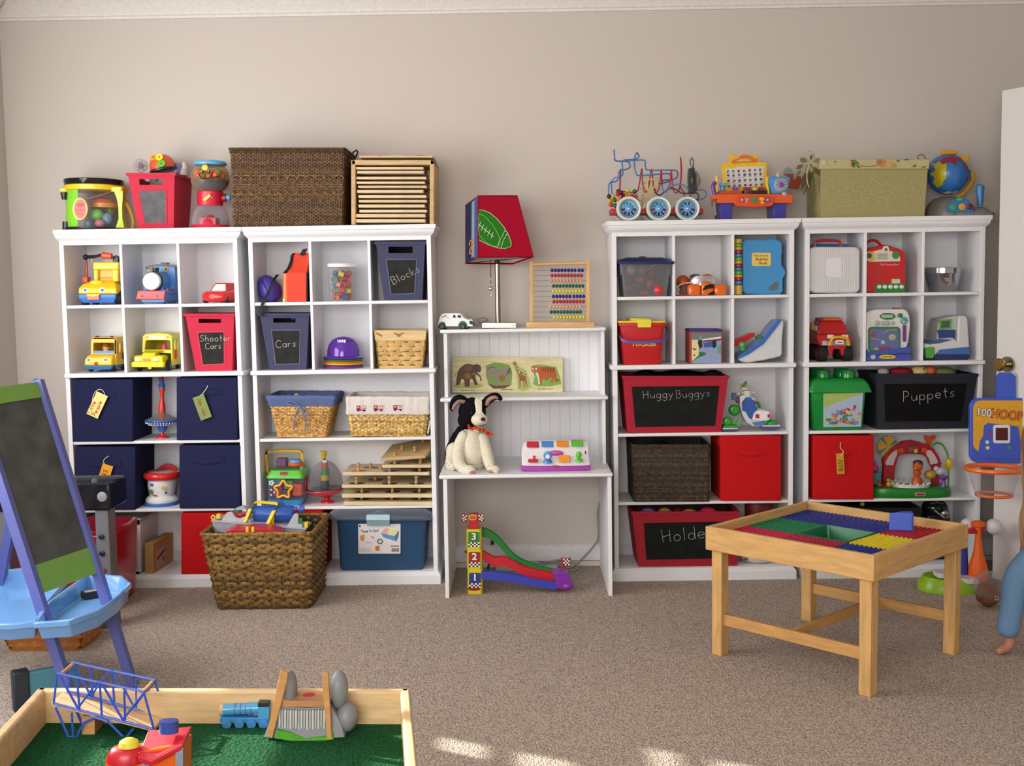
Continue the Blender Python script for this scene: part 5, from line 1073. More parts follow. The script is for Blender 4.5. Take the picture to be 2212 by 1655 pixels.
# ================================================================ hutch desk: shelves
t = Thing('animal_puzzle', 'long pale wooden puzzle board picturing four wild animals', 'puzzle', px=(1097, 848), Y=.2, z=.8325)
m = t.mb(); m.turn((1097, 0, 848), 'X', 7); m.prism(rr2(977, 1216, 771, 848, 3), 0, 5, '#d9cf9e/w'); bd = t.part('board', m, bev=.8)
def art(name, items):
    m = t.mb(); m.turn((1097, 0, 848), 'X', 7)
    for i, (kind, pts, c_) in enumerate(items):
        y = -.15-i*.07
        Q = [(970+x/8.848, 765+z/8.848+1) for x, z in pts]
        if kind == 'f': m.prism(Q, y-.1, y+.1, c_+'/m')
        elif kind == 'l': m.tube([(a, y-.2, b) for a, b in Q], .6, c_+'/m', 4)
        elif kind == 'o': a, b = Q[0]; m.disc(a, b, pts[1][0]/8.848, y+.1, c_+'/m', 16, .2)
    return t.part(name, m, parent=bd)
el_ = lambda cx_, cz_, rx, rz, n=20: [(cx_+rx*math.cos(2*PI*i/n), cz_+rz*math.sin(2*PI*i/n)) for i in range(n)]
art('elephant', [('f', el_(360, 590, 290, 55), '#a9b06a'), ('f', [(130, 580), (140, 470), (165, 330), (200, 260), (290, 190), (370, 170), (450, 195), (540, 180), (600, 210), (615, 290), (590, 340), (545, 345), (610, 420), (625, 500), (600, 505), (590, 430), (510, 365), (500, 420), (550, 580), (495, 585), (440, 450), (400, 470), (390, 615), (300, 610), (290, 480), (240, 460), (190, 580)], '#5f4a42'), ('f', el_(370, 260, 75, 60), '#70594e'), ('l', [(150, 330), (115, 400), (112, 430)], '#4f3c36'), ('l', [(450, 385), (490, 345)], '#e6e0d0'), ('l', [(530, 355), (570, 335)], '#e6e0d0'), ('o', [(355, 405), (62, 0)], '#8f6a38')])
art('zebra', [('f', [(700, 210), (850, 150), (1000, 160), (1160, 200), (1210, 330), (1190, 580), (1060, 640), (860, 650), (760, 580), (710, 420)], '#7f9a52'), ('f', [(740, 560), (960, 590), (1190, 575), (1060, 645), (850, 650)], '#6a4f44'), ('f', [(730, 330), (760, 250), (850, 235), (940, 280), (1100, 260), (1170, 290), (1180, 370), (1140, 420), (1110, 590), (1080, 590), (1085, 460), (940, 440), (930, 600), (900, 600), (880, 440), (840, 350), (770, 400), (740, 430), (720, 400)], '#8f857c'), ('l', [(740, 280), (780, 235), (880, 240)], '#1f1b1b')]+[('l', [(1090+k*14, 380-k*30), (1130+k*8, 350-k*28), (1175, 350-k*30)], c_) for k in range(4) for c_ in ('#1f1b1b',)]+[('o', [(1010, 450), (62, 0)], '#97682e'), ('l', [(720, 455), (880, 600)], '#a9b98a')])
art('giraffe', [('f', [(1200, 160), (1300, 200), (1470, 300), (1530, 470), (1570, 620), (1440, 690), (1310, 660), (1300, 400)], '#a4b868'), ('f', [(1210, 180), (1245, 125), (1275, 130), (1310, 230), (1380, 320), (1470, 370), (1480, 480), (1500, 610), (1480, 610), (1440, 500), (1450, 630), (1425, 630), (1420, 510), (1370, 500), (1365, 630), (1345, 630), (1340, 450), (1310, 350), (1280, 250), (1240, 175)], '#9a6a44')]+[('o', [(x, z), (13, 0)], '#e0cfae') for x, z in ((1290, 220), (1320, 270), (1350, 310), (1340, 340), (1420, 370), (1450, 400))]+[('o', [(1400, 450), (50, 0)], '#8f6030')])
art('tiger', [('f', [(1560, 220), (1700, 185), (2050, 230), (2110, 400), (2150, 560), (1960, 600), (1690, 600), (1600, 560), (1640, 420)], '#7da653'), ('f', [(1700, 240), (1900, 230), (2020, 260), (2055, 360), (2050, 430), (2090, 500), (2040, 530), (1990, 450), (1980, 540), (1950, 545), (1960, 430), (1830, 440), (1780, 470), (1770, 570), (1710, 570), (1720, 450), (1690, 330)], '#b35a2a'), ('o', [(1635, 275), (68, 0)], '#b4694a'), ('f', [(1655, 350), (1700, 340), (1730, 470), (1740, 560), (1705, 565), (1700, 470)], '#dfd0bf')]+[('l', [(1800+k*50, 245), (1790+k*50, 330)], '#3f2418') for k in range(5)]+[('o', [(1860, 430), (60, 0)], '#a8662e'), ('l', [(2050, 480), (2110, 490)], '#2a1d18'), ('o', [(1600, 270), (18, 0)], '#e6d8ca'), ('o', [(1665, 270), (18, 0)], '#e6d8ca')])
m = t.mb(); m.turn((1097, 0, 848), 'X', 7)
for x0, x1, z in ((996, 1028, 843), (1082, 1110, 841.5), (1162, 1196, 840.5)):
    for k in range(9): x = x0+(x1-x0)*k/9; m.box(x, x+(x1-x0)/12, -.3, 0, z+.7-(k % 3)*.3, z-.9, '#3a3328/m')
t.part('caption', m, parent=bd, stuff=True)

# --- stuffed border collie
t = Thing('stuffed_dog', 'sitting black and white stuffed puppy with orange rope in its mouth', 'stuffed toy', px=(1022, 1022), Y=-.17, z=.529, pd=0)
WF, BF = '#e0dac4/f', '#17161a/f'
def furry(name, m, parent=None, n=420, ln=2.4, ang=80):
    """short tufts all over"""
    rnd = random.Random(4); V = list(m.V); F = [(f, mi) for f, mi in zip(m.Fc, m.Mi)]
    for _ in range(n):
        f, mi = F[rnd.randrange(len(F))]
        if len(f) != 4: continue
        a, b, c, d = [V[i] for i in f]; u, v = rnd.random(), rnd.random()
        p = a*(1-u)*(1-v)+b*u*(1-v)+c*u*v+d*(1-u)*v; nn = (b-a).cross(d-a)
        if nn.length < 1e-12: continue
        nn.normalize(); q = p-m.cen
        if nn.dot(q) < 0: nn = -nn
        tdir = (nn*.7+Vector((rnd.uniform(-.5, .5), rnd.uniform(-.5, .5), -.5))).normalized(); s_ = (b-a).normalized()*t.u*.9
        i0 = len(m.V); m.V += [p-s_, p+s_, p+tdir*ln*t.u]; m.Fc.append([i0, i0+1, i0+2]); m.Mi.append(mi)
    return t.part(name, m, parent, ang=ang)
def org(chains, col, sub=True):     # tapering limbs given as lists of (x,y,z,r)
    m = t.mb(); cs = Vector((0, 0, 0)); n = 0
    for ch in chains:
        P = spline([c[:3] for c in ch], 5); R = [c[3] for c in ch]; k = len(P)-1; rr_ = []
        for i in range(len(P)):
            f = i/k*(len(R)-1); j = min(int(f), len(R)-2); rr_.append(R[j]+(R[j+1]-R[j])*(f-j))
        m.tube(P, rr_, col, 14)
        for e, s_ in ((0, 1), (-1, 1)): m.ball(*P[e], rr_[e]*.99, col, 14, 8)
    for v in m.V: cs += v
    m.cen = cs/len(m.V); return m
m = org([[(1021, 42, 945, 22), (1019, 34, 965, 29), (1020, 34, 985, 32), (1020, 38, 1002, 29)]], WF)
m2 = org([[(1000, 24, 950, 13), (990, 14, 975, 14), (990, 2, 1000, 14), (1002, -12, 1014, 11), (1018, -22, 1016, 11)], [(1042, 24, 955, 13), (1052, 10, 985, 13), (1058, -4, 1005, 12), (1064, -16, 1014, 10), (1072, -20, 1015, 9)], [(980, 50, 985, 20), (974, 40, 1003, 14), (972, 22, 1012, 11), (978, 14, 1013, 10)]], WF)
o_ = len(m.V); m.V += m2.V; m.Fc += [[i+o_ for i in f] for f in m2.Fc]; m.Mi += m2.Mi
furry('body', m, n=2600)
m = org([[(990, 66, 960, 20), (978, 64, 985, 20), (972, 60, 1004, 16)], [(1030, 60, 960, 20), (1034, 56, 1000, 18)], [(1022, 70, 930, 16), (1000, 68, 950, 22)]], BF); furry('black_back', m, n=900)
hd = Vector((1024, 22, 906))
m = t.mb(); m.ball(1019, 26, 897, (30, 30, 31), BF, 26, 18); m.ball(1005, 30, 915, (18, 24, 18), BF, 18, 12); m.cen = m.A @ Vector((1019, 26, -897)); hb = furry('head', m, n=1500)
m = t.mb(); m.ball(1036, -6, 910, (18, 18, 14), WF, 22, 14); m.ball(1032, 0, 931, (10, 13, 6), WF, 16, 8); m.cen = m.A @ Vector((1036, -6, -912)); furry('muzzle', m, hb, n=500, ln=1.4)
m = t.mb(); m.loft([[(x-w_, y, z), (x, y-2.5, z), (x+w_, y, z), (x, y+5, z)] for x, y, z, w_ in ((1031, 14, 865, 5), (1033, 4, 873, 8), (1034, -2, 883, 7), (1035, -6, 893, 6.5), (1036, -12, 900, 12))], WF); m.cen = m.A @ Vector((1033, 20, -885)); furry('white_blaze', m, hb, n=200, ln=1.2)
m = t.mb(); m.ball(1044, -23, 907, (5.2, 4, 4), '#15131a/o', 16, 10); t.part('nose', m, hb)
m = t.mb(); m.ball(1019, -5, 895, (2.6, 2.2, 2.8), '#120f10/o', 12, 8); t.part('eye', m, hb); m = t.mb(); m.ball(1048, 1, 893, (2.4, 2.2, 2.6), '#120f10/o', 12, 8); t.part('eye', m, hb)
m = t.mb(); m.tube([(1033, -19, 921), (1042, -22, 920), (1050, -17, 919)], .6, '#2a2422', 5); t.part('mouth_line', m, hb)
for P, I in (([(1001, 24, 872, 9), (991, 20, 868, 10), (981, 16, 874, 9), (976, 14, 886, 6)], [(1001, 17, 874, 5), (991, 13, 872, 5), (983, 9, 879, 4), (978, 8, 888, 2.5)]), ([(1045, 22, 880, 9), (1056, 16, 868, 9.5), (1070, 12, 861, 8), (1080, 12, 866, 5)], [(1051, 14, 878, 5), (1057, 8, 868, 5), (1068, 4.5, 863, 4), (1075, 5, 865, 2)])):
    m = org([P], BF); ea = furry('ear', m, hb, n=350); m = org([I], '#a4847a/c'); t.part('ear_lining', m, ea)
m = t.mb()
for k in range(16):
    a = k*.9; x = 1015+k*2.7; z = 925+k*.45+(k > 9)*(k-9)*.9; m.ball(x+random.uniform(-.6, .6), -18+random.uniform(-2, 2), z+2*math.sin(a), (3.4, 3.4, 3), ('#c8401e/c', '#d85a24/c', '#a82a20/c')[k % 3], 8, 6)
for k in range(9): m.tube([(1056, -18, 934), (1060+random.uniform(0, 7), -20+random.uniform(-2, 3), 941+random.uniform(-6, 3))], 1, ('#c8401e/c', '#dd6a2a/c')[k % 2], 4)
for k in range(6): m.tube([(1016, -16, 925), (1012+random.uniform(-2, 3), -17, 922+random.uniform(-4, 6))], 1, '#d0481e/c', 4)
t.part('rope_toy', m)
m = t.mb(); m.ball(1063, -24.5, 1018, (8, 3, 4.5), '#b5857a/c', 14, 8); t.part('paw_pad', m)
m = t.mb(); m.ball(1022, -31.5, 1019, (7, 2.5, 3.5), '#a77a70/c', 14, 8); t.part('paw_pad', m)

# --- pop-up activity toy
t = Thing('popup_toy', 'white and purple pop up activity toy with coloured flaps on the desk', 'toy', px=(1201, 1024), Y=-.19, z=.529)
m = t.mb(); m.loft([[(1126, 0+k*.8, z), (1150, -3+k*.6, z+.6), (1201, -5+k*.5, z+1), (1252, -3+k*.6, z), (1276, k*.8, z-1), (1276, 62, z-1), (1126, 62, z)] for z, k in ((1023, 0), (1012, 0))], '#a33aa8'); t.part('purple_base', m, bev=1)
m = t.mb(); m.loft([[(x0, y0, z), (x0+26, y0-4, z+zz), (1201, y0-6, z+zz*1.6), (x1-26, y0-4, z+zz), (x1, y0, z-.5), (x1, 60, z-1), (x0, 60, z)] for z, x0, x1, y0, zz in ((1013, 1127, 1275, 1, 1.6), (985, 1127, 1273, 22, .5), (978, 1128, 1273, 27, .2), (968, 1131, 1271, 33, 0), (963.5, 1138, 1265, 42, 0))], '#e3e1e2'); b = t.part('body', m, bev=1.5)
def sf(z): return -5+(1013-z)*.75      # depth of the sloping face
for x, z, c_ in ((1151.5, 970, '#c32a34'), (1183.5, 969, '#3f86c8'), (1216, 968.5, '#e8882a'), (1248, 967.5, '#5fb43a')):
    m = t.mb(); m.loft([[(x-13, 19, z+6), (x+13, 19, z+6), (x+13, 31, z-5), (x-13, 31, z-5)], [(x-13.5, 34, z+6), (x+13.5, 34, z+6), (x+13.5, 46, z-5), (x-13.5, 46, z-5)]], c_); t.part('flap', m, bev=1.2)
m = t.mb(); y = sf(988); m.lathe(1201, y, [(17, 2), (16.5, -1), (12, -2.5), (.2, -3)], '#c050a8', 28, axis='y', z=988, sy=.4); t.part('pink_oval', m)
m = t.mb(); y = sf(1003); m.box(1141, 1162, y-7, y+1, 1005, 998, '#b81e2e'); m.box(1151, 1157, y-8, y-4, 1000, 990, '#d0283a'); t.part('red_switch', m, bev=.8)
m = t.mb(); m.lathe(1183, y-1, [(10.5, 1006), (9, 1001), (4.5, 998.5), (4, 996)], '#3f86c8', 20); m.lathe(1183, y-5, [(9, 2), (9, -3), (5.5, -4)], '#3f86c8', 20, axis='y', z=990); m.lathe(1183, y-5, [(5, -3.5), (4.6, -4.8), (.1, -5)], '#e8e4ee', 16, axis='y', z=992); t.part('blue_dial', m)
m = t.mb(); m.loft([[(1207, y-7, 1004), (1231, y-7, 1004), (1231, y+1, 990), (1207, y+1, 990)], [(1207, y, 1006), (1231, y, 1006), (1231, y+6, 991), (1207, y+6, 991)]], '#e8962c'); t.part('orange_key', m, bev=1)
m = t.mb(); m.lathe(1251, y-1, [(9.5, 1003), (8, 999), (3, 996), (3, 993)], '#5fbf3a', 18); m.ball(1250, y-5, 989, (6.5, 4, 7.5), '#5fbf3a', 16, 10); t.part('green_knob', m)
m = t.mb(); m.prism(rr2(1194, 1207, 1011, 1014.5, 1.2), -6.5, 2, '#a83a48'); t.part('maker_badge', m, parent=b)
m = t.mb(); m.ball(1265.5, sf(986), 986, (1.8, 1.5, 4), '#6a2a6a', 10, 8); t.part('side_button', m)

# ================================================================ under the desk
t = Thing('car_ramp', 'three lane toy car ramp with numbered yellow tower under the desk', 'toy', px=(1025, 1276), Y=-.2, z=0)
for k, (z0, z1, c_, s_) in enumerate(((1276, 1222, '#2f3a8a', '1'), (1222, 1179, '#a81e22', '2'), (1179, 1136, '#2f8034', '3'))):
    m = t.mb(); x0, x1 = 1007.5+(2-k)*.9, 1040+(2-k)*1.2
    m.loft([[(a, b, z) for a, b in ((x0, 3), (x0+4, -2), (x1-4, -2), (x1, 3), (x1, 40), (x0, 40))] for z in (z0, z1)], '#d8c81e'); tw = t.part('tower_section', m, bev=1)
    zt = z1+(6 if k else 8); m = t.mb(); m.prism([(x0+4, zt), (x0+8, zt-1), (x1-8, zt-1), (x1-4, zt), (x1-4, zt+31), (x0+4, zt+31)], -3, -1.8, c_)
    cw = (x1-x0-8)/6
    for r_ in range(3):
        for q_ in range(6): m.box(x0+4+q_*cw, x0+4+(q_+1)*cw, -3.4, -2.6, zt+31-r_*3.3, zt+27.7-r_*3.3, '#ece8e4' if (q_+r_) % 2 else '#17171c')
    m.text(s_, (x0+x1)/2+.6, zt+9.8, 15, -3, '#16161c', bold=.07, sx=1.1).text(s_, (x0+x1)/2, zt+9.5, 15, -3.3, '#ece8e0', bold=.03, sx=1.1)
    t.part('number_panel', m, parent=tw)
m = t.mb(); m.lathe(1024, -2, [(14, 1), (14, -.5), (2, -1)], '#9a1e24', 26, axis='y', z=1263.5, sy=.3); t.part('start_slot', m)
m = t.mb(); m.prism([(1011, 1136), (1013, 1106), (1020, 1104), (1032, 1104), (1033, 1136)], 2, 20, '#b81f26'); m.prism([(1012, 1116), (1012, 1106), (1020, 1103.5), (1030, 1105), (1030, 1115), (1021, 1118)], 0, 3, '#cf8f3a'); m.box(1016, 1027, -.6, 1, 1114, 1108, '#c2422c'); t.part('red_tower_top', m, bev=1)
for sx_, x0 in ((-1, 1008), (1, 1034)):
    m = t.mb(); x = x0+sx_*5
    m.turn((x, 4, 1112), 'Y', sx_*12); m.box(x-6, x+6, 3, 6, 1121, 1104, '#b81f26')
    for r_ in range(4):
        for q_ in range(3): m.box(x-5+q_*3.3, x-5+(q_+1)*3.3, 2.4, 3.4, 1119-r_*3.3, 1115.7-r_*3.3, '#ece8e4' if (q_+r_) % 2 else '#17171c')
    t.part('chequered_flag', m)
def lane(name, pts, w_, col, y0, th=7):
    P = spline([(x, 0, z) for x, z in pts], 8); m = t.mb()
    m.loft([[(x, y0, z-th*.45), (x, y0+1.5, z-th*.45), (x, y0+1.5, z+th*.2), (x, y0+w_-1.5, z+th*.2), (x, y0+w_-1.5, z-th*.45), (x, y0+w_, z-th*.45), (x, y0+w_, z+th*.55), (x, y0, z+th*.55)] for x, _, z in P], col); t.part(name, m, ang=50)
lane('green_lane', [(1036, 1146), (1055, 1151), (1075, 1165), (1095, 1188), (1118, 1210), (1150, 1224), (1192, 1236)], 14, '#1c7a34', 22, 18)
lane('red_lane', [(1038, 1190), (1052, 1199), (1068, 1207), (1088, 1206), (1105, 1213), (1125, 1224), (1150, 1232), (1195, 1241)], 14, '#c01c2c', 8, 19)
lane('blue_lane', [(1040, 1234), (1075, 1236), (1120, 1243), (1160, 1250), (1201, 1256)], 14, '#3744b0', -2, 17)
m = t.mb(); m.prism([(1192, 1229), (1215, 1228), (1227, 1232), (1235, 1250), (1237, 1262), (1222, 1265), (1200, 1262), (1198, 1240)], -4, 40, '#7f2aa0'); m.ball(1224, -4, 1258, (9, 4, 6), '#8f34b0', 14, 8); t.part('purple_finish', m, bev=2)
m = t.mb(); m.box(1213, 1216, 40, 43, 1230, 1207, '#a82a34'); m.box(1216, 1234, 40, 42, 1226, 1207, '#a82a34')
for r_ in range(4):
    for q_ in range(4): m.box(1217.5+q_*3.7, 1221.2+q_*3.7, 39.4, 40.4, 1223-r_*3.6, 1219.4-r_*3.6, '#ece8e4' if (q_+r_) % 2 else '#17171c')
t.part('chequered_flag', m)
m = t.mb(); m.prism([(1050, 1226), (1056, 1210), (1060, 1210), (1055, 1232)], 24, 30, '#1c1c20'); t.part('support_strut', m); m = t.mb(); m.prism([(1001, 1187), (1010, 1183), (1010, 1193)], 10, 14, '#7a1a1e'); t.part('support_strut', m)

t = Thing('grey_cable', 'grey power cord hanging down the wall under the desk and coiling on the carpet', 'cord', px=(1296, 1090), Y=.235)
m = t.mb(); m.tube(spline([(1296, 0, 1085), (1291, 4, 1110), (1293, 0, 1150), (1290, 4, 1170), (1270, 2, 1195), (1250, -6, 1213), (1238, -14, 1221), (1225, -20, 1222), (1210, -16, 1214), (1190, -6, 1214), (1165, 2, 1217), (1190, -12, 1224), (1236, -26, 1226), (1246, -20, 1219), (1225, -6, 1209), (1198, 0, 1212), (1172, -4, 1218)], 8), 2, '#8f8d8b', 7); t.solo(m)
t = Thing('power_strip', 'flat white and grey power strip lying along the wall under the desk', 'power strip', px=(1120, 1222), Y=.2, z=0)
m = t.mb(); m.rbox(1070, 1205, 0, 26, 1223, 1211, 3, '#cfc9c4'); t.part('casing', m, bev=1); m = t.mb(); [m.box(1082+k*18, 1092+k*18, 6, 20, 1211.3, 1210.6, '#7d7a78') for k in range(6)]; t.part('sockets', m, stuff=True)
t = Thing('wall_jack', 'small dark cable jack on the wall above the baseboard', 'jack', px=(1064, 1172), Y=.274); m = t.mb(); m.rbox(1060, 1067, 0, 3, 1177, 1168, 1, '#26242a'); t.solo(m, bev=.5)
# ================================================================ on top of the right bookcases
t = Thing('bead_maze_cart', 'bead maze wagon with bent blue and red wires and three white wheels', 'toy', px=(1420, 474), Y=.01, z=ZT)
RW = '#a8202c/s'
m = t.mb(); m.box(1322, 1522, 18, 78, 458, 446, RW); t.part('chassis', m, bev=1.5)
for x, r_ in ((1359, 27), (1424, 27), (1486, 26.5)):
    for y in (8, 88):
        z = 447.3; m = t.mb(); m.lathe(x, y, [(21, -5), (25, -6.5), (r_, -3), (r_, 3), (25, 6), (21, 5)], '#e2dcc4/s', 40, axis='y', z=z, caps=False); m.loft([[(x+q*math.cos(2*PI*i/40), y+k, z+q*math.sin(2*PI*i/40)) for i in range(40)] for q, k in ((21, 5), (21, -5))], '#e2dcc4/s', caps=False); w_ = t.part('wheel', m)
        m = t.mb(); m.ring(x, y-1, z, 19.5, 2.6, '#4a9fd6', 'y', 36, 8); m.lathe(x, y, [(8, 4), (8, -4), (4, -5.5), (.2, -5.6)], '#4a9fd6', 22, axis='y', z=z)
        for k in range(18): a = 2*PI*k/18; b = a+(.3 if k % 2 else -.3); m.tube([(x+7*math.cos(b), y, z+7*math.sin(b)), (x+19*math.cos(a), y-1, z+19*math.sin(a))], .9, '#5faee0', 4)
        m.ball(x, y-5, z, (3, 1.5, 2), '#e6e6e8/x', 10, 6); t.part('spoked_hub', m, parent=w_)
zz = lambda a: [(1310+x/9.617, d, 310+z/9.617) for x, d, z in a]
def wire(pts, col, r=1.65, k=7):
    m = t.mb(); m.tube(spline(zz(pts), k), r, col, 7); t.part('wire', m)
BW = '#4a77b4/s'
wire([(70, 20, 1050), (65, 22, 850), (110, 26, 755), (230, 30, 730), (290, 32, 640), (370, 36, 590), (375, 40, 480), (370, 44, 320), (430, 50, 265), (640, 54, 240), (730, 52, 190), (680, 48, 115), (630, 44, 240), (625, 40, 420), (660, 38, 570), (730, 40, 600), (1050, 44, 575), (1340, 52, 550), (1410, 60, 590), (1400, 64, 680), (1240, 60, 745), (1130, 56, 760)], BW)
wire([(160, 50, 1030), (150, 50, 740), (220, 46, 640), (290, 42, 640), (285, 40, 560), (335, 40, 480), (420, 42, 478), (530, 46, 420), (520, 50, 320), (440, 52, 285), (300, 40, 300), (210, 30, 290), (190, 26, 180), (182, 24, 70), (196, 26, 200), (220, 30, 300), (500, 36, 295), (820, 38, 280), (850, 40, 400), (900, 42, 480), (1200, 46, 482), (1490, 52, 478), (1560, 58, 560), (1480, 60, 660), (1270, 56, 680), (1210, 50, 740), (1220, 46, 860), (1270, 44, 950), (1350, 42, 880), (1450, 40, 800), (1600, 38, 790), (1700, 36, 840), (1780, 34, 905), (2050, 30, 910), (2120, 30, 1000), (2060, 32, 1090), (1900, 40, 1130)], BW)
wire([(1085, 60, 870), (1090, 58, 950), (1180, 56, 1000), (1260, 54, 940), (1400, 52, 860), (1520, 50, 890), (1640, 48, 965), (1800, 44, 965), (1940, 40, 970), (1970, 40, 1080), (1860, 46, 1130)], '#2c3f66/s')
wire([(320, 48, 900), (330, 46, 640), (335, 44, 455)], '#a3182e/s', 1.9); wire([(320, 48, 890), (390, 44, 930), (650, 40, 950), (720, 40, 800), (780, 42, 455), (800, 44, 760), (870, 44, 950), (930, 44, 800), (985, 44, 460), (1030, 46, 820), (1095, 46, 950), (1160, 46, 800), (1195, 46, 470), (1215, 48, 830), (1270, 48, 930), (1370, 48, 800), (1408, 48, 490), (1440, 48, 850), (1510, 48, 960), (1580, 48, 860), (1615, 48, 560), (1602, 48, 200), (1625, 48, 500), (1605, 48, 820), (1670, 48, 950), (1685, 48, 1080)], '#a3182e/s', 1.5)
wire([(720, 44, 1120), (800, 44, 1110), (810, 42, 1060), (910, 42, 1050), (900, 40, 720), (980, 38, 680), (1090, 40, 720), (1110, 42, 800), (1020, 44, 850), (1015, 44, 1060)], '#d8b62c/s', 1.5, 4); wire([(790, 50, 1250), (800, 50, 1120), (820, 50, 880), (740, 50, 870)], '#c9a82a/s', 1.2, 4); wire([(770, 52, 780), (830, 50, 745), (910, 46, 745)], '#c9a82a/s', 1.2, 4)
rnd = random.Random(2); bp = [(280, 935, '#2a2838'), (165, 1040, '#d9c62c'), (65, 1060, '#1f2748'), (250, 1010, '#9e1c2c'), (368, 1005, '#b01a2c'), (470, 930, '#d9c62c'), (615, 945, '#1a5c34'), (185, 1130, '#1f6a38'), (90, 1140, '#d8a02a'), (120, 1220, '#c23a24'), (205, 1240, '#2a6a3a'), (265, 1110, '#dd7a2e'), (370, 1090, '#24264a'), (545, 1050, '#b8261e'), (640, 1050, '#d4521e'), (660, 1130, '#1f2340'), (450, 1010, '#d9a42c'), (320, 970, '#5a1a2c')]
for i, (x, z, c_) in enumerate(bp): m = t.mb(); p = zz([(x, rnd.uniform(10, 40), z)])[0]; m.ball(*p, 5.2, c_+'/o', 14, 9); t.part('bead', m)
m = t.mb(); m.prism([(1493, 358), (1503, 357), (1509, 404), (1507, 412), (1494, 411), (1492, 380)], 20, 50, '#2a2826/s'); m.ball(1500, 30, 383, (8, 12, 24), '#1f1e20', 14, 10); m.tube(spline([(1500, 30, 358), (1495, 30, 344), (1499, 30, 335), (1502, 30, 344), (1501, 30, 358)], 4), 1.3, '#201d1c', 5); m.lathe(1508, 32, [(3, -1), (22, 0), (14, 6), (2, 11)], '#c9c9c4/t', 22, axis='x', z=384, sx=.7); t.part('steering_mirror', m)
m = t.mb(); m.tube([(1497, 32, 412), (1493, 34, 424), (1492, 36, 448)], 2, '#201d1c', 6); t.part('mirror_stem', m)

t = Thing('toy_workbench', 'orange and purple toy workbench with yellow picture board', 'toy', px=(1630, 472), Y=.02, z=ZT)
OG = '#dd5a26'; q9 = lambda x, z: (1520+x/9.617, 320+z/9.617)
for x0 in (1556, 1672):
    m = t.mb(); m.frus((x0, x0+26, 4, 70), 472, (x0-.5, x0+27, 2, 72), 437, '#34358f'); t.part('leg', m, bev=1)
m = t.mb(); m.loft([[(x0, y0, z), (x1, y0, z), (x1, 80, z), (x0, 80, z)] for z, x0, x1, y0 in ((437, 1550, 1712, -2), (418, 1551, 1712, 0), (416, 1553, 1710, 4))], OG); m.prism([q9(*p) for p in ((680, 985), (1420, 985), (1440, 1160), (1380, 1195), (1050, 1215), (690, 1195), (640, 1160))], -6, 4, '#d84a20'); t.part('worktop', m, bev=1.2)
m = t.mb(); m.box(1556, 1604, 8, 40, 416, 409, '#b0521f/m'); m.rbox(1608, 1658, 2, 36, 417, 409, 4, '#1a1b22'); m.box(1610, 1624, 8, 24, 409, 402, '#a01c20'); m.box(1642, 1653, 8, 24, 409, 402, '#a01c20'); m.lathe(1634, 16, [(8, 409), (8, 404), (4, 401), (1, 400.5)], '#d8bb28', 18); m.box(1585, 1597, 8, 18, 409, 402, '#7a2f9a'); t.part('stovetop', m, stuff=True)
for x, c_, s_ in ((780, '#c82a34', 0), (885, '#a9a6a8', 1), (1035, '#2f8f4a', 2), (1195, '#e2b62c', 3), (1310, '#5a3a9a', 0)):
    m = t.mb(); a, b = q9(x, 1060 if s_ != 3 else 1075)
    if s_ == 0: m.disc(a, b, 5.6, -6, c_, 20, 1.4); m.disc(a, b, 3, -7.2, '#d9a0b0', 12, .6)
    elif s_ == 2: m.prism([(a+(6.8 if k % 2 else 5.6)*math.cos(2*PI*k/24), b+(6.8 if k % 2 else 5.6)*math.sin(2*PI*k/24)) for k in range(24)], -7.6, -6, c_)
    elif s_ == 1: m.prism([(a-4, b-5), (a-1, b-2), (a+1, b-2), (a+4, b-5), (a+4, b-1), (a+1, b+2), (a+1, b+7), (a-3, b+7), (a-2, b+1), (a-4, b-1)], -7.5, -6, c_)
    else: m.prism([(a-6, b-4), (a-2, b-7), (a+4, b-6), (a+5, b-2), (a+1, b), (a+5, b+5), (a+2, b+8), (a-3, b+6), (a-1, b), (a-5, b-1)], -7.5, -6, c_)
    t.part('tool_knob', m)
m = t.mb(); m.deep(40); m.prism([q9(*p) for p in ((370, 900), (400, 640), (375, 360), (400, 300), (560, 260), (555, 215), (520, 160), (545, 110), (620, 90), (650, 170), (850, 95), (1040, 170), (1060, 110), (1110, 100), (1130, 170), (1125, 260), (1310, 285), (1310, 550), (1290, 900))], 40, 46, '#e2b81f'); m.tf = None; t.part('yellow_board', m, bev=1)
m = t.mb(); m.deep(40); m.prism([q9(*p) for p in ((460, 420), (800, 370), (1250, 360), (1235, 560), (1220, 780), (560, 790), (480, 640))], 39, 40.5, '#d2cccc/m'); pn = t.part('picture_panel', m)
m = t.mb(); m.deep(40); rnd = random.Random(8)
for r_ in range(4):
    for k in range(7):
        x = 500+k*112+r_*8; z = 450-k*6+r_*108+(20 if r_ == 0 else 0); a, b = q9(x, z); c_ = ('#6a4a58', '#4a5a8a', '#7a3a40', '#5f5f6a', '#8a5a4a', '#3a3f5a')[rnd.randrange(6)]+'/m'
        if (r_, k) in ((1, 2), (2, 4)): c_ = '#3a5fa8/m' if r_ == 1 else '#3f8a3a/m'
        m.prism([(a+rnd.uniform(2, 4)*math.cos(2*PI*i/7), b+rnd.uniform(1.5, 3.6)*math.sin(2*PI*i/7)) for i in range(7)], 38.6, 39.2, c_); m.box(a-3, a+3, 38.6, 39.2, b+4.6, b+3.9, '#57505a/m')
t.part('printed_pictures', m, parent=pn, stuff=True)
m = t.mb(); m.deep(38); m.prism([q9(*p) for p in ((580, 300), (590, 240), (700, 210), (780, 140), (860, 125), (950, 150), (1040, 205), (1110, 215), (1105, 275), (850, 280))], 36, 40, '#d86a2a'); m.prism([q9(*p) for p in ((640, 275), (760, 215), (860, 205), (960, 220), (1000, 265))], 35, 36.2, '#c9b25a/m'); t.part('orange_sign', m, bev=.6)
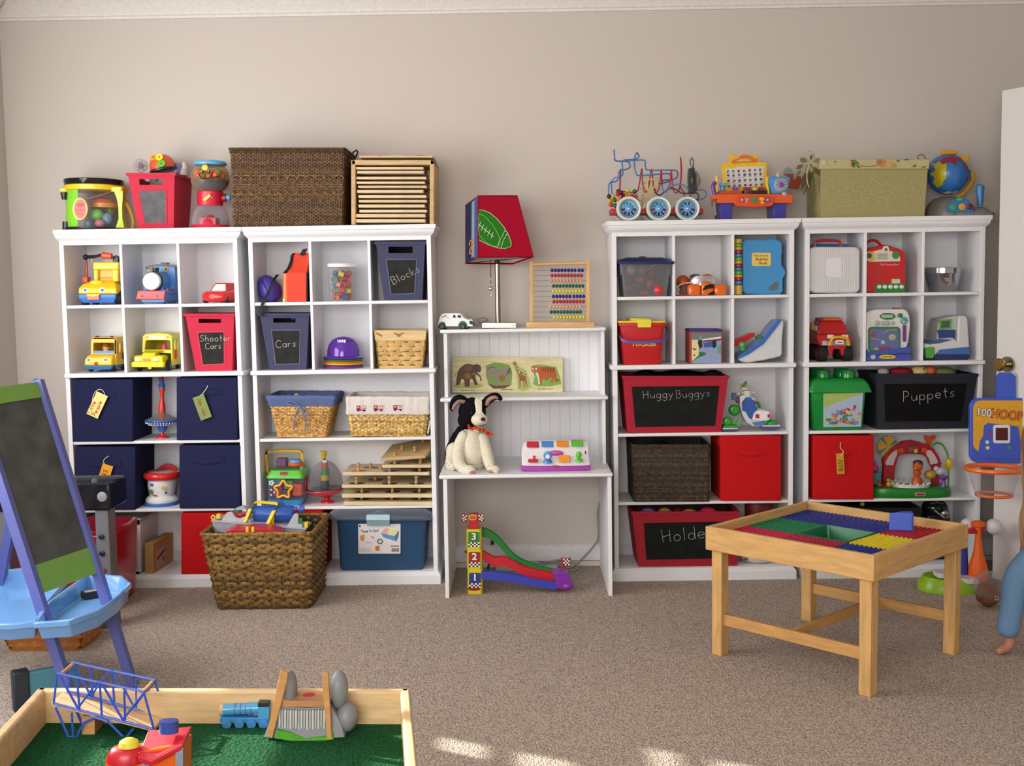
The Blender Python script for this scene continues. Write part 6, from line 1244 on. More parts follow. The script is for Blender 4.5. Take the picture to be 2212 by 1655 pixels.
m = t.mb(); m.deep(10); m.tube(spline([(*q9(230, 960), 10)][0:0] or [(q9(230, 950)[0], 10, q9(230, 950)[1]), (q9(200, 820)[0], 10, q9(200, 820)[1]), (q9(200, 740)[0], 10, q9(200, 740)[1]), (q9(250, 690)[0], 10, q9(250, 690)[1])], 5), 4.2, '#6a2f92', 10); t.part('purple_hook', m)
m = t.mb(); m.ball(1551, 14, 381, (4, 4, 6), '#dfc058', 12, 8); m.cyl((1551, 14, 384), (1551, 14, 412), 3.6, '#e2c760', 3.2); t.part('yellow_peg', m)
m = t.mb(); m.cyl((1565, 22, 408), (1565, 22, 398), 5.5, '#4a9fd0'); m.box(1559, 1574, 14, 30, 399, 392, '#4a9fd0'); t.part('blue_tap', m, bev=1.4)
m = t.mb(); m.tube([(1544, 6, 434), (1547, 6, 463)], 3.2, '#77767c', 8); m.prism([(1535, 430), (1538, 421), (1551, 420), (1551, 427)], 0, 16, OG); t.part('tool_sleeve', m)
m = t.mb(); m.prism([q9(*p) for p in ((1340, 640), (1380, 590), (1500, 550), (1780, 580), (1800, 620), (1770, 800), (1740, 915), (1430, 920), (1380, 760))], 8, 30, '#4a94d4'); m.prism([q9(*p) for p in ((1310, 590), (1370, 540), (1360, 700), (1400, 930), (1340, 930))], 6, 26, '#dcb83a'); t.part('blue_panel', m, bev=2)
a, b = q9(1620, 740); m = t.mb(); m.lathe(a, 7, [(15, 3), (15.5, 0), (13, -3), (.3, -3.2)], '#9fa3ac', 30, axis='y', z=b); m.lathe(a, 4, [(6, 0), (5, -3), (.3, -4)], '#7a3a9a', 18, axis='y', z=b)
for k in range(10): c_, d_ = math.cos(2*PI*k/10), math.sin(2*PI*k/10); m.ball(a+9.6*c_, 3.8, b+9.6*d_, (1.2, .6, 1.2), '#3a3f4a', 6, 4)
m.ball(*(q9(1560, 540)[0], 4, q9(1560, 540)[1]), (5.5, 3, 5.5), '#a9adb6', 12, 8); m.ball(q9(1680, 940)[0], 2, q9(1680, 940)[1], (6, 3, 6), '#a9adb6', 12, 8); t.part('grey_dial', m)
m = t.mb(); m.deep(40); m.prism([q9(*p) for p in ((1640, 520), (1660, 430), (1740, 380), (1820, 420), (1850, 530))], 38, 42, '#7c8a8a'); m.prism([q9(*p) for p in ((1650, 530), (1850, 520), (1860, 640), (1910, 640), (1910, 580), (2000, 570), (2020, 640), (1960, 840), (1760, 820), (1800, 600))], 36, 42, '#8f3c22'); t.part('brown_wall', m, bev=.8)

t = Thing('fabric_box', 'large sage green fabric box with floral lid band', 'box', px=(1874, 470), Y=.0, z=ZT)
surf('basket_fabric', 'a39c6c', 260, .72, 1.2, .9, .25)
m = t.mb(); m.frus((1774, 1998, 2, 120), 470, (1775, 2004, 0, 124), 366, 'basket_fabric'); t.part('body', m, bev=1)
m = t.mb(); m.box(1772, 2006, -2, 126, 366, 345, '#bdb384/c'); ld = t.part('lid', m, bev=1.2)
m = t.mb(); y = -2.4
def leaf(mm, x, z, l, w_, rot, c_, yy=None):
    a = math.radians(rot); mm.prism([(x+l*u*math.cos(a)-w_*v*math.sin(a), z+l*u*math.sin(a)+w_*v*math.cos(a)) for u, v in ((0, 0), (.3, .8), (.6, 1), (1, 0), (.6, -1), (.3, -.8))], (yy or y)-.2, yy or y, c_)
for x, z, l, w_, rt, c_ in ((1836, 347, 22, 5, 25, '#5a7a3a/m'), (1838, 352, 14, 4, 55, '#8a4a4a/m'), (1848, 358, 12, 3, 30, '#6a7a3a/m'), (1804, 348, 5, 2, 100, '#4f6a34/m'), (1934, 347, 10, 2, 20, '#5f6f3a/m'), (1950, 346, 14, 2, 0, '#5f6f3a/m'), (1970, 362, 10, 3, -30, '#6f6a5a/m'), (1988, 363, 14, 1.5, -10, '#5f6f3a/m')): leaf(m, x, z, l, w_, rt, c_)
for iq, (x, z, r_, c_) in enumerate(((1905, 354, 11, '#b98a4f/m'), (1899, 351, 7, '#a8743f/m'), (1920, 356, 9, '#c4a060/m'), (1779, 352, 6, '#c9c0a0/m'), (1930, 359, 6, '#b9925a/m'))): m.prism([(x+r_*math.cos(2*PI*k/14)*(1 if k % 2 else .85), z+min(r_, 10)*.85*math.sin(2*PI*k/14)) for k in range(14)], y-.5-iq*.12, y, c_)
m.tube(spline([(1858, y-.3, 358), (1868, y-.3, 361), (1885, y-.3, 360), (1896, y-.3, 357)], 4), .7, '#4f5a30/m', 4); t.part('flower_print', m, parent=ld, stuff=True)
m = t.mb(); m.tube(spline([(2000, 4, 353), (1990, 4, 347), (1983, 4, 340), (1992, 4, 334), (2002, 6, 344)], 5), 1.2, '#6f6a4a/c', 5); t.part('corner_tie', m)
t = Thing('dried_spray', 'spray of dried leaves and ribbon tied to the side of the green box', 'decoration', px=(1745, 380), Y=.02)
rnd = random.Random(6); m = t.mb()
for x, z, l, w_, rt, c_ in ((1748, 366, 52, 7, 80, '#4a4a2a/m'), (1740, 372, 40, 6, 100, '#5a3f2a/m'), (1754, 370, 58, 6, 88, '#5c5a34/m'), (1735, 356, 20, 5, 150, '#59623a/m'), (1742, 350, 18, 6, 200, '#6a6f3f/m'), (1750, 346, 16, 5, -60, '#4f6a3a/m'), (1758, 360, 24, 5, 60, '#5a4a30/m'), (1730, 366, 18, 4, 120, '#6a6a40/m'), (1756, 350, 18, 5, -20, '#7a7f4f/m')): leaf(m, x, z, l, w_, rt, c_, -2+rnd.uniform(-5, 5))
t.part('leaves', m, stuff=True); m = t.mb(); m.tube(spline([(1746, -3, 352), (1740, -4, 336), (1750, -4, 326), (1756, -3, 340), (1748, -3, 354), (1742, -3, 380), (1746, -4, 405)], 6), 1.3, '#b9ae88/c', 5); m.tube(spline([(1748, -3, 354), (1756, -3, 372), (1735, -3, 420)], 5), 1, '#4a3f28/c', 5); t.part('ribbon', m)

t = Thing('toy_globe', 'talking toy globe with grey base and blue stylus, far right on top', 'globe', px=(2060, 469), Y=.01, z=ZT, pd=50)
gc = lambda x, z: (1980+x/9.735, 310+z/9.735)
m = t.mb(); m.lathe(2046, 50, [(47, 469), (47, 461), (44, 450), (38, 438), (28, 429), (14, 425)], '#75726c/s', 40, sy=.9); m.lathe(2110, 40, [(26, 469), (25, 461), (18, 452), (12, 448)], '#86837f/s', 30); m.loft([rrect(2020, 2134, 8, 60, 12, z) for z in (469, 460)], '#86837f/s'); t.part('base', m)
m = t.mb(); P = [(2058+29*math.cos(a), 461-32*math.sin(a)) for a in [PI*i/16 for i in range(17)]]; m.loft([[(x, 9-0*i, z) for x, z in P] for i in (0,)]+[[(2058+(x-2058)*.93, 6, 461+(z-461)*.93) for x, z in P]], '#2f74b8'); t.part('control_panel', m)
for x, z, r_, c_ in ((598, 1370, 7.4, '#3f9a5a'), (785, 1355, 7.4, '#d89a2c'), (945, 1350, 6.6, '#6a1f3a'), (745, 1200, 7, '#3fae4a')):
    a, b = gc(x, z); m = t.mb(); m.lathe(a, 6, [(r_, 0), (r_, -2), (r_*.6, -3), (.2, -3.1)], c_, 18, axis='y', z=b, sy=.5 if z < 1300 else 1); t.part('button', m)
m = t.mb(); m.deep(50).ball(2047, 50, 376, (43, 43, 44), '#2f6fb4', 40, 26); gl = t.part('sphere', m)
def land(pts, c_, name='continent'):
    m = t.mb(); m.deep(50); c0 = Vector((2047, 50, 376)); fr = []
    for x, z in pts:
        a, b = gc(x, z); u, v = (a-2047)/43, (b-376)/44; k = math.hypot(u, v)
        if k > .985: u, v = u/k*.985, v/k*.985
        fr.append((u, v))
    cu, cv = sum(f[0] for f in fr)/len(fr), sum(f[1] for f in fr)/len(fr); n = 5; rows = []
    for i in range(n+1):
        f = i/n; rows.append([(cu+(u-cu)*f, cv+(v-cv)*f) for u, v in fr])
    m.loft([[(2047+43.7*u, 50-43.7*math.sqrt(max(.001, 1-u*u-v*v)), 376+44.7*v) for u, v in r_] for r_ in rows], c_, caps=False); t.part(name, m, parent=gl, ang=80)
land([(280, 420), (400, 400), (500, 470), (480, 600), (490, 760), (440, 900), (380, 930), (310, 840), (250, 650)], '#b9a81c'); land([(380, 420), (480, 330), (640, 240), (700, 320), (840, 340), (860, 410), (700, 400), (700, 500), (640, 480), (560, 430), (430, 470)], '#8a2440')
land([(830, 420), (950, 420), (1060, 520), (1050, 620), (960, 600), (900, 590), (860, 480)], '#8a2a50'); land([(930, 700), (1050, 660), (1060, 780), (1000, 840), (930, 830)], '#7a2a60'); land([(480, 1070), (600, 1010), (640, 1040), (760, 990), (840, 1010), (800, 1070), (600, 1100)], '#c9c9c4'); land([(300, 380), (500, 260), (540, 300), (380, 380)], '#6a5fa8')
m = t.mb(); m.deep(50); m.tube(spline([(2100, 54, 372), (2105, 54, 380), (2096, 54, 400), (2080, 54, 418), (2062, 54, 428)], 6), 4.4, '#cf9a22', 10); m.box(2090, 2096, 46, 62, 388, 366, '#2f7f9a'); m.ball(2101, 54, 376, (5, 6, 9), '#d8a024', 12, 8); t.part('yellow_arm', m)
m = t.mb(); m.deep(44); m.lathe(2049, 40, [(16, -16), (17, 0), (10, 17)], '#d8a024', 18, axis='x', z=330, sx=.4, sy=.34); m.prism([gc(*p) for p in ((870, 330), (890, 260), (1000, 250), (1065, 235), (1040, 330), (990, 420), (860, 410))], 30, 38, '#dd9c24'); t.part('airplane', m, bev=1)
m = t.mb(); m.lathe(2109, 30, [(6, 445), (7, 430), (8, 412), (9, 404), (6, 400), (2, 399.5)], '#3f86c0', 18); m.lathe(2107, 30, [(5, 401), (4, 399)], '#a8202c', 14); t.part('stylus', m)

# ================================================================ third bookcase
t = Thing('clear_box', 'clear plastic box with dark blue lid full of red toys', 'box', px=(1394, 641), Y=-.005, z=Z1)
m = t.mb(); m.loft([rrect(x0, x1, y0, y1, 6, z) for z, x0, x1, y0, y1 in ((641, 1349, 1442, 8, 118), (596, 1345, 1447, 4, 122), (594, 1342, 1450, 2, 124), (571, 1340, 1452, 0, 126))], '#c9c9cc/t', caps=False); m.poly([(1349, 8, 640), (1442, 8, 640), (1442, 118, 640), (1349, 118, 640)], '#c9c9cc/t'); t.part('clear_wall', m)
m = t.mb(); m.loft([rrect(x0, x1, y0, y1, 8, z) for z, x0, x1, y0, y1 in ((571, 1336, 1456, -4, 128), (566, 1334, 1458, -5, 129), (560, 1343, 1449, 10, 116), (556, 1356, 1436, 30, 100))], '#262e5c/s'); m.ball(1394, 60, 555, (9, 20, 3), '#8a9ab4/t', 12, 6); t.part('lid', m)
for nm, lb, x, y, z, r_, c_ in (('toy_ball', 'bright red ball at the front right inside the clear box', 1424, 14, 627, 12, '#d8363a'), ('toy_ball', 'red ball in the middle inside the clear box', 1407, 18, 613, 10, '#c83c40'), ('toy_brick', 'long red block at an angle inside the clear box', 1384, 16, 605, 8, '#cf4a40'), ('toy_ball', 'dusty pink ball inside the top of the clear box', 1390, 24, 584, 11, '#a8586a'), ('toy_ball', 'grey white ball at the upper left inside the clear box', 1366, 24, 582, 12, '#a9a9b8'), ('toy_brick', 'dark red block at the lower left inside the clear box', 1362, 20, 624, 11, '#7a2c34'), ('toy_brick', 'green block inside the clear box', 1378, 30, 617, 9, '#4a6a44'), ('toy_brick', 'dull red block at the bottom inside the clear box', 1394, 24, 632, 9, '#9a4044'), ('toy_ball', 'dark pink ball at the top right inside the clear box', 1412, 34, 590, 12, '#9a4a5c')):
    q = Thing(nm, lb, 'toy', px=(x, z+r_), Y=-.005); m = q.mb()
    if nm == 'toy_ball': m.ball(x, y, z, r_, c_, 18, 12)
    else: m.turn((x, y, z), 'Y', 25 if 'long' in lb else -10); m.box(x-r_, x+r_, y-7, y+7, z+r_*.55, z-r_*.55, c_)
    q.solo(m, bev=0 if nm == 'toy_ball' else 1.5)
q = Thing('green_cord', 'thin green cord hanging inside the clear box', 'cord', px=(1435, 600), Y=0); m = q.mb(); m.tube(spline([(1391, 6, 589), (1404, 5, 580), (1416, 5, 572), (1440, 6, 574), (1442, 5, 600), (1436, 6, 625)], 6), 1, '#6fae6a', 5); q.solo(m)

t = Thing('tiger_toy', 'orange and black striped toy with silver shield and round paws', 'toy', px=(1530, 637), Y=.02, z=Z1)
TO = '#e2681e/o'
for x0, x1, zt in ((1487, 1514, 612), (1515, 1542, 607), (1543, 1570, 612)): m = t.mb(); m.loft([rrect(a, b, y0, 26, 6, z) for z, a, b, y0 in ((636, x0, x1, -2), (620, x0-.5, x1, -4), (zt+3, x0+.5, x1-1, -2), (zt, x0+5, x1-6, 4))], TO); pw = t.part('paw', m)
for p in ([(1516, 626), (1522, 616), (1533, 612), (1541, 613), (1541, 621), (1530, 622), (1518, 626)], [(1527, 636), (1534, 630), (1541, 628), (1541, 636)]): m = t.mb(); m.prism(p, -4.6, -3, '#1c191a/o'); t.part('stripe', m, parent=pw)
m = t.mb(); m.ball(1482, 44, 607, (15, 16, 15), '#c04a18/o', 22, 14); m.loft([[(1475, y, 636), (1500, y, 636), (1500, y, 612), (1478, y, 612)] for y in (30, 56)], '#7a3418'); t.part('rear_leg', m)
m = t.mb(); m.loft([rrect(a, b, 18, 60, 8, z) for z, a, b in ((618, 1498, 1550), (606, 1492, 1551), (598, 1496, 1549), (594, 1502, 1540))], '#cfcdd0/x'); t.part('silver_body', m)
m = t.mb(); m.ball(1508, 34, 596, (13, 12, 6), '#4a1c18/o', 16, 8); t.part('helmet', m); m = t.mb(); m.ball(1533, 30, 596, (12, 12, 6), '#c85018/o', 16, 8); t.part('orange_dome', m)
m = t.mb(); m.tube(spline([(1461, 20, 626), (1466, 18, 618), (1478, 14, 611), (1496, 10, 609)], 6), 1.4, '#cfcac8', 6); t.part('white_whisker', m)
t = Thing('toy_figure', 'tiny red toy lying beside the striped toy', 'toy', px=(1467, 636), Y=.01, z=Z1); m = t.mb(); m.ball(1470, 4, 633, (4, 4, 3.4), '#b81e2c'); m.ball(1464, 4, 633.5, (3, 3, 2.6), '#8a1e30'); m.ball(1464, 1, 632, 1.2, '#e8e0e0', 8, 6); t.solo(m)

t = Thing('book_toy', 'blue plastic activity book toy with striped ring spine', 'toy book', px=(1645, 633), Y=.04, z=Z1)
bq = lambda x, z: (1290+x/4.6, 300+z/4.6)
m = t.mb(); m.prism([bq(*p) for p in ((1452, 1500), (1448, 1010), (1470, 985), (1680, 985), (1720, 970), (1790, 985), (1835, 1010), (1840, 1115), (1832, 1130), (1836, 1240), (1870, 1290), (1872, 1330), (1845, 1370), (1848, 1500), (1820, 1530), (1640, 1532), (1480, 1525))], 0, 22, '#3f8fc8'); b = t.part('cover', m, bev=2.5)
for k, c_ in enumerate('bygyrbgyrbgyr'): pass
seq = [('#dcae22', 978, 1020), ('#5fb832', 1024, 1056), ('#dcae22', 1058, 1088), ('#b8203a', 1090, 1122), ('#3f8fc8', 1126, 1155), ('#5fb832', 1160, 1194), ('#dcae22', 1196, 1224), ('#b8203a', 1226, 1258), ('#3f8fc8', 1262, 1292), ('#5fb832', 1296, 1330), ('#dcae22', 1332, 1358), ('#b8203a', 1360, 1392), ('#3f8fc8', 1396, 1430), ('#dcb43a', 1436, 1530)]
m = t.mb()
for c_, z0, z1 in seq: a, b0 = bq(1410, z0); m.lathe(1597, 10, [(8, b0), (9, b0+1), (9, 300+z1/4.6-1), (8, 300+z1/4.6)], c_, 18)
t.part('ring_spine', m, stuff=True)
m = t.mb(); m.prism(rr2(1624, 1665, 542.5, 571, 4), -.8, .5, '#dfc765/m'); lb = t.part('title_label', m, parent=b)
m = t.mb(); m.text('First Words', 1644, 549, 4.6, -.9, '#8a4a3a/m', bold=.01).text('Activity', 1645, 556.5, 6.4, -.9, '#8a2a34/m', bold=.02).text('Book', 1648, 565, 6, -.9, '#8a2a34/m', bold=.02); t.part('title', m, parent=lb) if 0 else None
for v in (m,): lb2 = t.part('title', m)
m = t.mb(); m.prism([bq(*p) for p in ((1700, 1480), (1710, 1455), (1770, 1400), (1795, 1400), (1805, 1440), (1790, 1480), (1740, 1495))], -.5, .5, '#5f6a70/m'); t.part('handle_slot', m, parent=b)

t = Thing('toy_bucket', 'red square bucket with yellow lid and blue handle', 'bucket', px=(1390, 785), Y=.0, z=ZL)
m = t.mb(); m.loft([rrect(x0, x1, y0, y1, 8, z) for z, x0, x1, y0, y1 in ((785, 1349, 1428, 8, 98), (782, 1347, 1430, 6, 100), (702, 1339, 1435, 1, 106), (701, 1336, 1438, -2, 108), (694, 1335, 1438, -2, 108))], '#c01e24/s'); b = t.part('body', m)
m = t.mb(); m.loft([rrect(x0, x1, y0, y1, 8, z) for z, x0, x1, y0, y1 in ((694, 1334, 1439, -3, 109), (690.5, 1335, 1438, -2, 108))], '#e2cf22'); m.loft([rrect(1361, 1407, 20, 80, 10, z) for z in (691, 685)], '#d8c81e'); m.prism(rr2(1377, 1406, 687, 704, 2), -6, 4, '#e6d62a'); t.part('lid', m)
m = t.mb(); P = spline([(1338, 30, 706), (1338, 0, 722), (1345, -6, 732), (1370, -7, 736), (1410, -7, 735), (1436, -4, 729), (1443, 6, 714), (1440, 30, 702)], 6); m.loft([[(x, y-1, z-3), (x, y+1, z-3), (x, y+1, z+3), (x, y-1, z+3)] for x, y, z in P], '#4a4aa0'); t.part('handle', m, ang=60)
m = t.mb(); m.text('TUCKER', 1391, 740, 10.5, 2.4, '#e2b422', bold=.05, sx=1.0); t.part('name_lettering', m, parent=b)

t = Thing('picture_box', 'small square box with red edges and a street scene picture', 'box', px=(1525, 786), Y=.03, z=ZL, rz=0)
m = t.mb(); m.box(1490, 1560, 0, 66, 786, 717, '#a84a3c/m'); m.box(1489.5, 1560.5, -.5, 66, 717, 712, '#2a3a8a/m'); b = t.part('carton', m, bev=.8)
m = t.mb(); pq = lambda x, z: (1300+x/5.016, 630+z/5.016)
for k, (P, c_) in enumerate((([(975, 450), (1292, 450), (1292, 780), (975, 780)], '#8f9cc0'), ([(975, 450), (1292, 450), (1292, 510), (975, 520)], '#6f7a78'), ([(1085, 520), (1292, 490), (1292, 510), (1090, 535)], '#e2e0e2'), ([(1090, 535), (1292, 512), (1292, 530), (1240, 540), (1090, 550)], '#8a3048'), ([(975, 530), (1040, 530), (1050, 600), (1050, 700), (975, 760)], '#e0d29a'), ([(1100, 560), (1200, 545), (1210, 600), (1110, 610)], '#3a5aa8'), ([(1195, 540), (1235, 530), (1240, 600), (1205, 620)], '#1f2430'), ([(1050, 655), (1120, 660), (1125, 690), (1050, 715), (980, 755), (975, 765), (1050, 690)], '#2f7a44'), ([(1250, 610), (1292, 590), (1292, 690), (1255, 660)], '#5fa06a'), ([(1040, 560), (1060, 480), (1080, 490), (1090, 600), (1060, 625)], '#2a2a2a'), ([(1050, 480), (1082, 480), (1085, 530), (1055, 530)], '#8a8f8c'), ([(980, 610), (1030, 630), (1000, 640)], '#3a5a3a'), ([(990, 690), (1010, 680), (1005, 705)], '#3a3a2a'))): m.prism([pq(*p) for p in P], -.5-k*.06, -.2-k*.06, c_+'/m')
t.part('street_picture', m, parent=b)

t = Thing('tilt_toy', 'white and blue wedge shaped electronic toy lying on its back', 'toy', px=(1645, 783), Y=.02, z=ZL)
m = t.mb(); P = [(1595, 776), (1596, 770), (1620, 756), (1650, 735), (1672, 706), (1684, 692), (1690, 690), (1694, 696), (1692, 712), (1690, 740), (1690, 765), (1685, 770), (1650, 778), (1615, 783), (1602, 781)]
m.prism(P, 2, 60, '#cfd2d4'); t.part('shell', m, bev=3); m = t.mb(); m.prism([(1593, 775), (1595, 768), (1617, 755), (1646, 733), (1668, 704), (1682, 690), (1690, 690), (1672, 714), (1650, 742), (1620, 763), (1602, 772)], -1, 64, '#3a6cc0/o'); t.part('blue_rim', m, bev=1.5)
m = t.mb(); m.prism([(1585, 742), (1588, 735), (1620, 720), (1632, 718), (1632, 725), (1600, 744), (1588, 748)], 6, 30, '#c0242c/o'); t.part('red_lever', m, bev=2)
m = t.mb(); m.ball(1604, 4, 745, 7.5, '#4fae5a'); m.ball(1606, 8, 753, 6, '#4fae5a'); t.part('green_knob', m); m = t.mb(); m.prism([(1635, 728), (1644, 722), (1650, 726), (1640, 734)], 10, 24, '#2f7a44'); t.part('green_flap', m)

t = Thing('storage_bin', 'wide red chalkboard bin full of dark toys, right of the desk', 'bin', px=(1457, 934), Y=.0, z=Z2)
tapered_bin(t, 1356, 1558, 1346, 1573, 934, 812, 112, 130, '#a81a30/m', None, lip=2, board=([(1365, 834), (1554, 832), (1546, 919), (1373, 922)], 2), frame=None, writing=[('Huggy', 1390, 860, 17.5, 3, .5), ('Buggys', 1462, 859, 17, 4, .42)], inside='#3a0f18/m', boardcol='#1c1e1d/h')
for lb, x, w_, c_ in (('black plush toy at the back of the wide red bin', 1470, 60, '#121214/f'), ('dark brown plush toy at the right of the wide red bin', 1540, 24, '#2a221c/f'), ('black plush toy at the left of the wide red bin', 1395, 30, '#161618/f')):
    blob('plush_toy', lb, 'plush toy', (x, 826), .13, None, 14, c_, None, (w_/14, 2.4, .95))
t = Thing('toy_robot', 'white, blue and green toy space scooter on round green feet', 'toy', px=(1625, 932), Y=.02, z=Z2)
rq = lambda x, z: (1560+x/11.82, 800+z/11.82)
m = t.mb(); m.prism([rq(*p) for p in ((480, 700), (560, 640), (870, 720), (880, 830), (960, 1000), (1230, 1060), (1230, 1260), (1120, 1400), (1000, 1450), (800, 1440), (640, 1340), (540, 1120), (490, 900))], 10, 44, '#d9d9dc'); t.part('white_body', m, bev=2.5)
m = t.mb(); m.prism([rq(*p) for p in ((620, 700), (760, 700), (770, 760), (830, 770), (870, 880), (940, 1010), (840, 1060), (800, 1140), (770, 1270), (700, 1220), (620, 1070), (530, 1040), (520, 880), (560, 780))], 6, 12, '#2f5ca8'); t.part('blue_seat', m, bev=1)
m = t.mb(); m.prism([rq(*p) for p in ((780, 1270), (820, 1130), (900, 1030), (1190, 1050), (1240, 1110), (1220, 1270), (1000, 1310))], 2, 10, '#e6e6ea'); t.part('front_plate', m, bev=1.5)
for P in ([(850, 1120), (950, 1125), (945, 1230), (855, 1220)], [(1160, 1125), (1225, 1115), (1215, 1205), (1165, 1215)]): m = t.mb(); m.prism([rq(*p) for p in P], .8, 3, '#c01e2c'); t.part('red_lamp', m)
m = t.mb(); m.prism([rq(*p) for p in ((780, 1340), (1130, 1310), (1100, 1390), (1000, 1410), (850, 1420))], 4, 12, '#4a7fb0'); t.part('blue_vent', m)
for x in (550, 860): a, b = rq(x, 830); m = t.mb(); m.disc(a, b, 3, 6, '#7a1f4a', 12, 1.5); t.part('maroon_button', m)
def rball(x, z, r_, nm, y=20): a, b = rq(x, z); m = t.mb(); m.lathe(a, y, [(r_*.75, 8), (r_, 3), (r_, -3), (r_*.75, -7), (r_*.35, -8), (.2, -6)], '#2f9a34', 22, axis='y', z=b); t.part(nm, m)
rball(350, 1040, 12, 'green_wheel'); rball(150, 1310, 9.5, 'green_wheel', 6); rball(1000, 960, 9, 'green_wheel', 50)
m = t.mb(); m.loft([[(x0, y0, z), (x1, y0, z), (x1, 30, z), (x0, 30, z)] for z, x0, x1, y0 in ((931, 1561, 1594, -2), (927, 1560, 1595, -3))], '#5a4a90'); m.box(1561, 1594, -3, 30, 927, 924.5, '#d9d9cf'); a, b = rq(300, 1400); m.box(1564, 1592, 0, 28, 925, 919, '#2f9a34'); t.part('green_foot', m, bev=1)
m = t.mb(); m.box(1648, 1687, 6, 40, 927, 922, '#5a4a90'); m.box(1648, 1687, 6, 40, 922, 919.5, '#d9d9cf'); m.ball(1669, 22, 918, (15, 14, 10), '#2f9a34', 18, 10); t.part('green_foot', m)
for P in ([(1586, 4, 917), (1592, 5, 905)], [(1594, 0, 922), (1603, 4, 907)]): m = t.mb(); m.tube(P, 2.6, '#49ae4a', 8); t.part('green_strut', m)
m = t.mb(); m.cyl((1619, 24, 859), (1619, 24, 846), 9, '#d2d0c6', n=18); m.cyl((1606, 24, 851), (1635, 24, 850), 2.4, '#d2d0c6'); m.lathe(1614, 24, [(11, 843), (11, 840), (8, 838)], '#cfcfc6', 18); m.ball(1600, 24, 853, 4, '#d8d3c0', 10, 8); t.part('handlebar', m)
m = t.mb(); m.turn((1612, 22, 833), 'Y', 50); m.box(1604, 1620, 20, 25, 836, 830, '#2f8a3a'); t.part('green_propeller', m, bev=1); m = t.mb(); m.box(1600, 1624, 22, 24, 835, 832, '#c9a83a'); t.part('yellow_propeller', m)
m = t.mb(); m.box(1585, 1594, 16, 26, 866, 851, '#4a6f98'); m.ball(1596, 18, 866, (4, 5, 7), '#5a4a5a'); t.part('control_box', m, bev=1)

t = Thing('seagrass_bin', 'dark brown woven seagrass bin holding a black toy, third shelf down', 'basket', px=(1450, 1089), Y=-.012, z=Z3)
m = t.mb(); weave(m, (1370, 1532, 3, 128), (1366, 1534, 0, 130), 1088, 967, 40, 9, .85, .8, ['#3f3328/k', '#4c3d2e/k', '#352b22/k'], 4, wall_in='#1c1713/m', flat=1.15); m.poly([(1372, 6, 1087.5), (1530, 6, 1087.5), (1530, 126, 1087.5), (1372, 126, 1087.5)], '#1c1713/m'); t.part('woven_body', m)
m = t.mb(); braid(m, (1365, 1535, -1, 131), 966, 1.3, '#4a3c2e/k', 4); t.part('rim', m)
t = Thing('plush_toy', 'black plush toy with a round white eye inside the seagrass bin', 'plush toy', px=(1422, 985), Y=.05); m = t.mb(); m.ball(1424, 0, 976, (32, 22, 24), '#0f0f11/f', 20, 12); t.part('body', m); m = t.mb(); m.ball(1422, -22, 964, (6, 3, 6), '#e8e8e6', 14, 8); t.part('eye', m)
fabric_bin('fabric_bin', 'red fabric bin right of the dark seagrass bin', 1557, 1688, 1084, 944, -.006, Z3, 128, RD, (1623, 979, 54))
t = Thing('storage_bin', 'wide red chalkboard bin on the bottom shelf, behind the brick table', 'bin', px=(1487, 1227), Y=.0, z=Z4)
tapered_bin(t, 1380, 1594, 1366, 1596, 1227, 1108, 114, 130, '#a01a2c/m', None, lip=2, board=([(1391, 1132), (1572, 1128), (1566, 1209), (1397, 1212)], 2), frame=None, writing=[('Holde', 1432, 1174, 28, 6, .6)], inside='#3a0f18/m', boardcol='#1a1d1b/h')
for lb, x, r_, c_, s_ in (('lilac soft toy at the left of the lower red bin', 1400, 12, '#8a78a8/c', (1.4, 1.5, 1)), ('tan soft toy in the lower red bin', 1436, 12, '#c9a068/c', (1.3, 1.5, 1)), ('dark red soft toy in the lower red bin', 1463, 11, '#7a1f30/c', (1, 1.5, 1.1)), ('gold soft toy in the middle of the lower red bin', 1489, 12, '#cf9f4a/c', (1.4, 1.4, .9)), ('pink red ball with yellow patch in the lower red bin', 1530, 14, '#c8324a', (1.4, 1.3, .9))):
    blob('soft_toy', lb, 'soft toy', (x, 1121), .06+(x % 3)*.01, None, r_, c_, None, s_)
t = Thing('toy_dish', 'white rimmed toy with green top on the bottom shelf under the brick table', 'toy', px=(1635, 1223), Y=.02, z=Z4, pd=34)
m = t.mb(); m.lathe(1635, 34, [(14, 1223), (30, 1219), (37, 1211), (37.5, 1206), (34, 1201), (28, 1199)], '#d8d2ce', 40); b = t.part('white_rim', m); m = t.mb(); m.lathe(1635, 34, [(31, 1201), (28, 1195), (18, 1190), (2, 1188)], '#1f8f2a', 36); t.part('green_top', m); m = t.mb(); m.prism(rr2(1602, 1608, 1208, 1213, 1), 2, 6, '#a02a30'); t.part('maker_badge', m, parent=b)
t = Thing('toy_figure', 'dark red and orange toy at the back of the bottom shelf', 'toy', px=(1640, 1222), Y=.17, z=Z4); m = t.mb(); m.lathe(1640, 0, [(26, 1222), (28, 1215), (30, 1140), (32, 1112), (28, 1098), (18, 1092), (2, 1090)], '#6a1a14/s', 24, sy=.7); t.part('body', m); m = t.mb(); m.ball(1641, -16, 1094, (9, 7, 8), '#d8581c'); t.part('orange_nose', m)
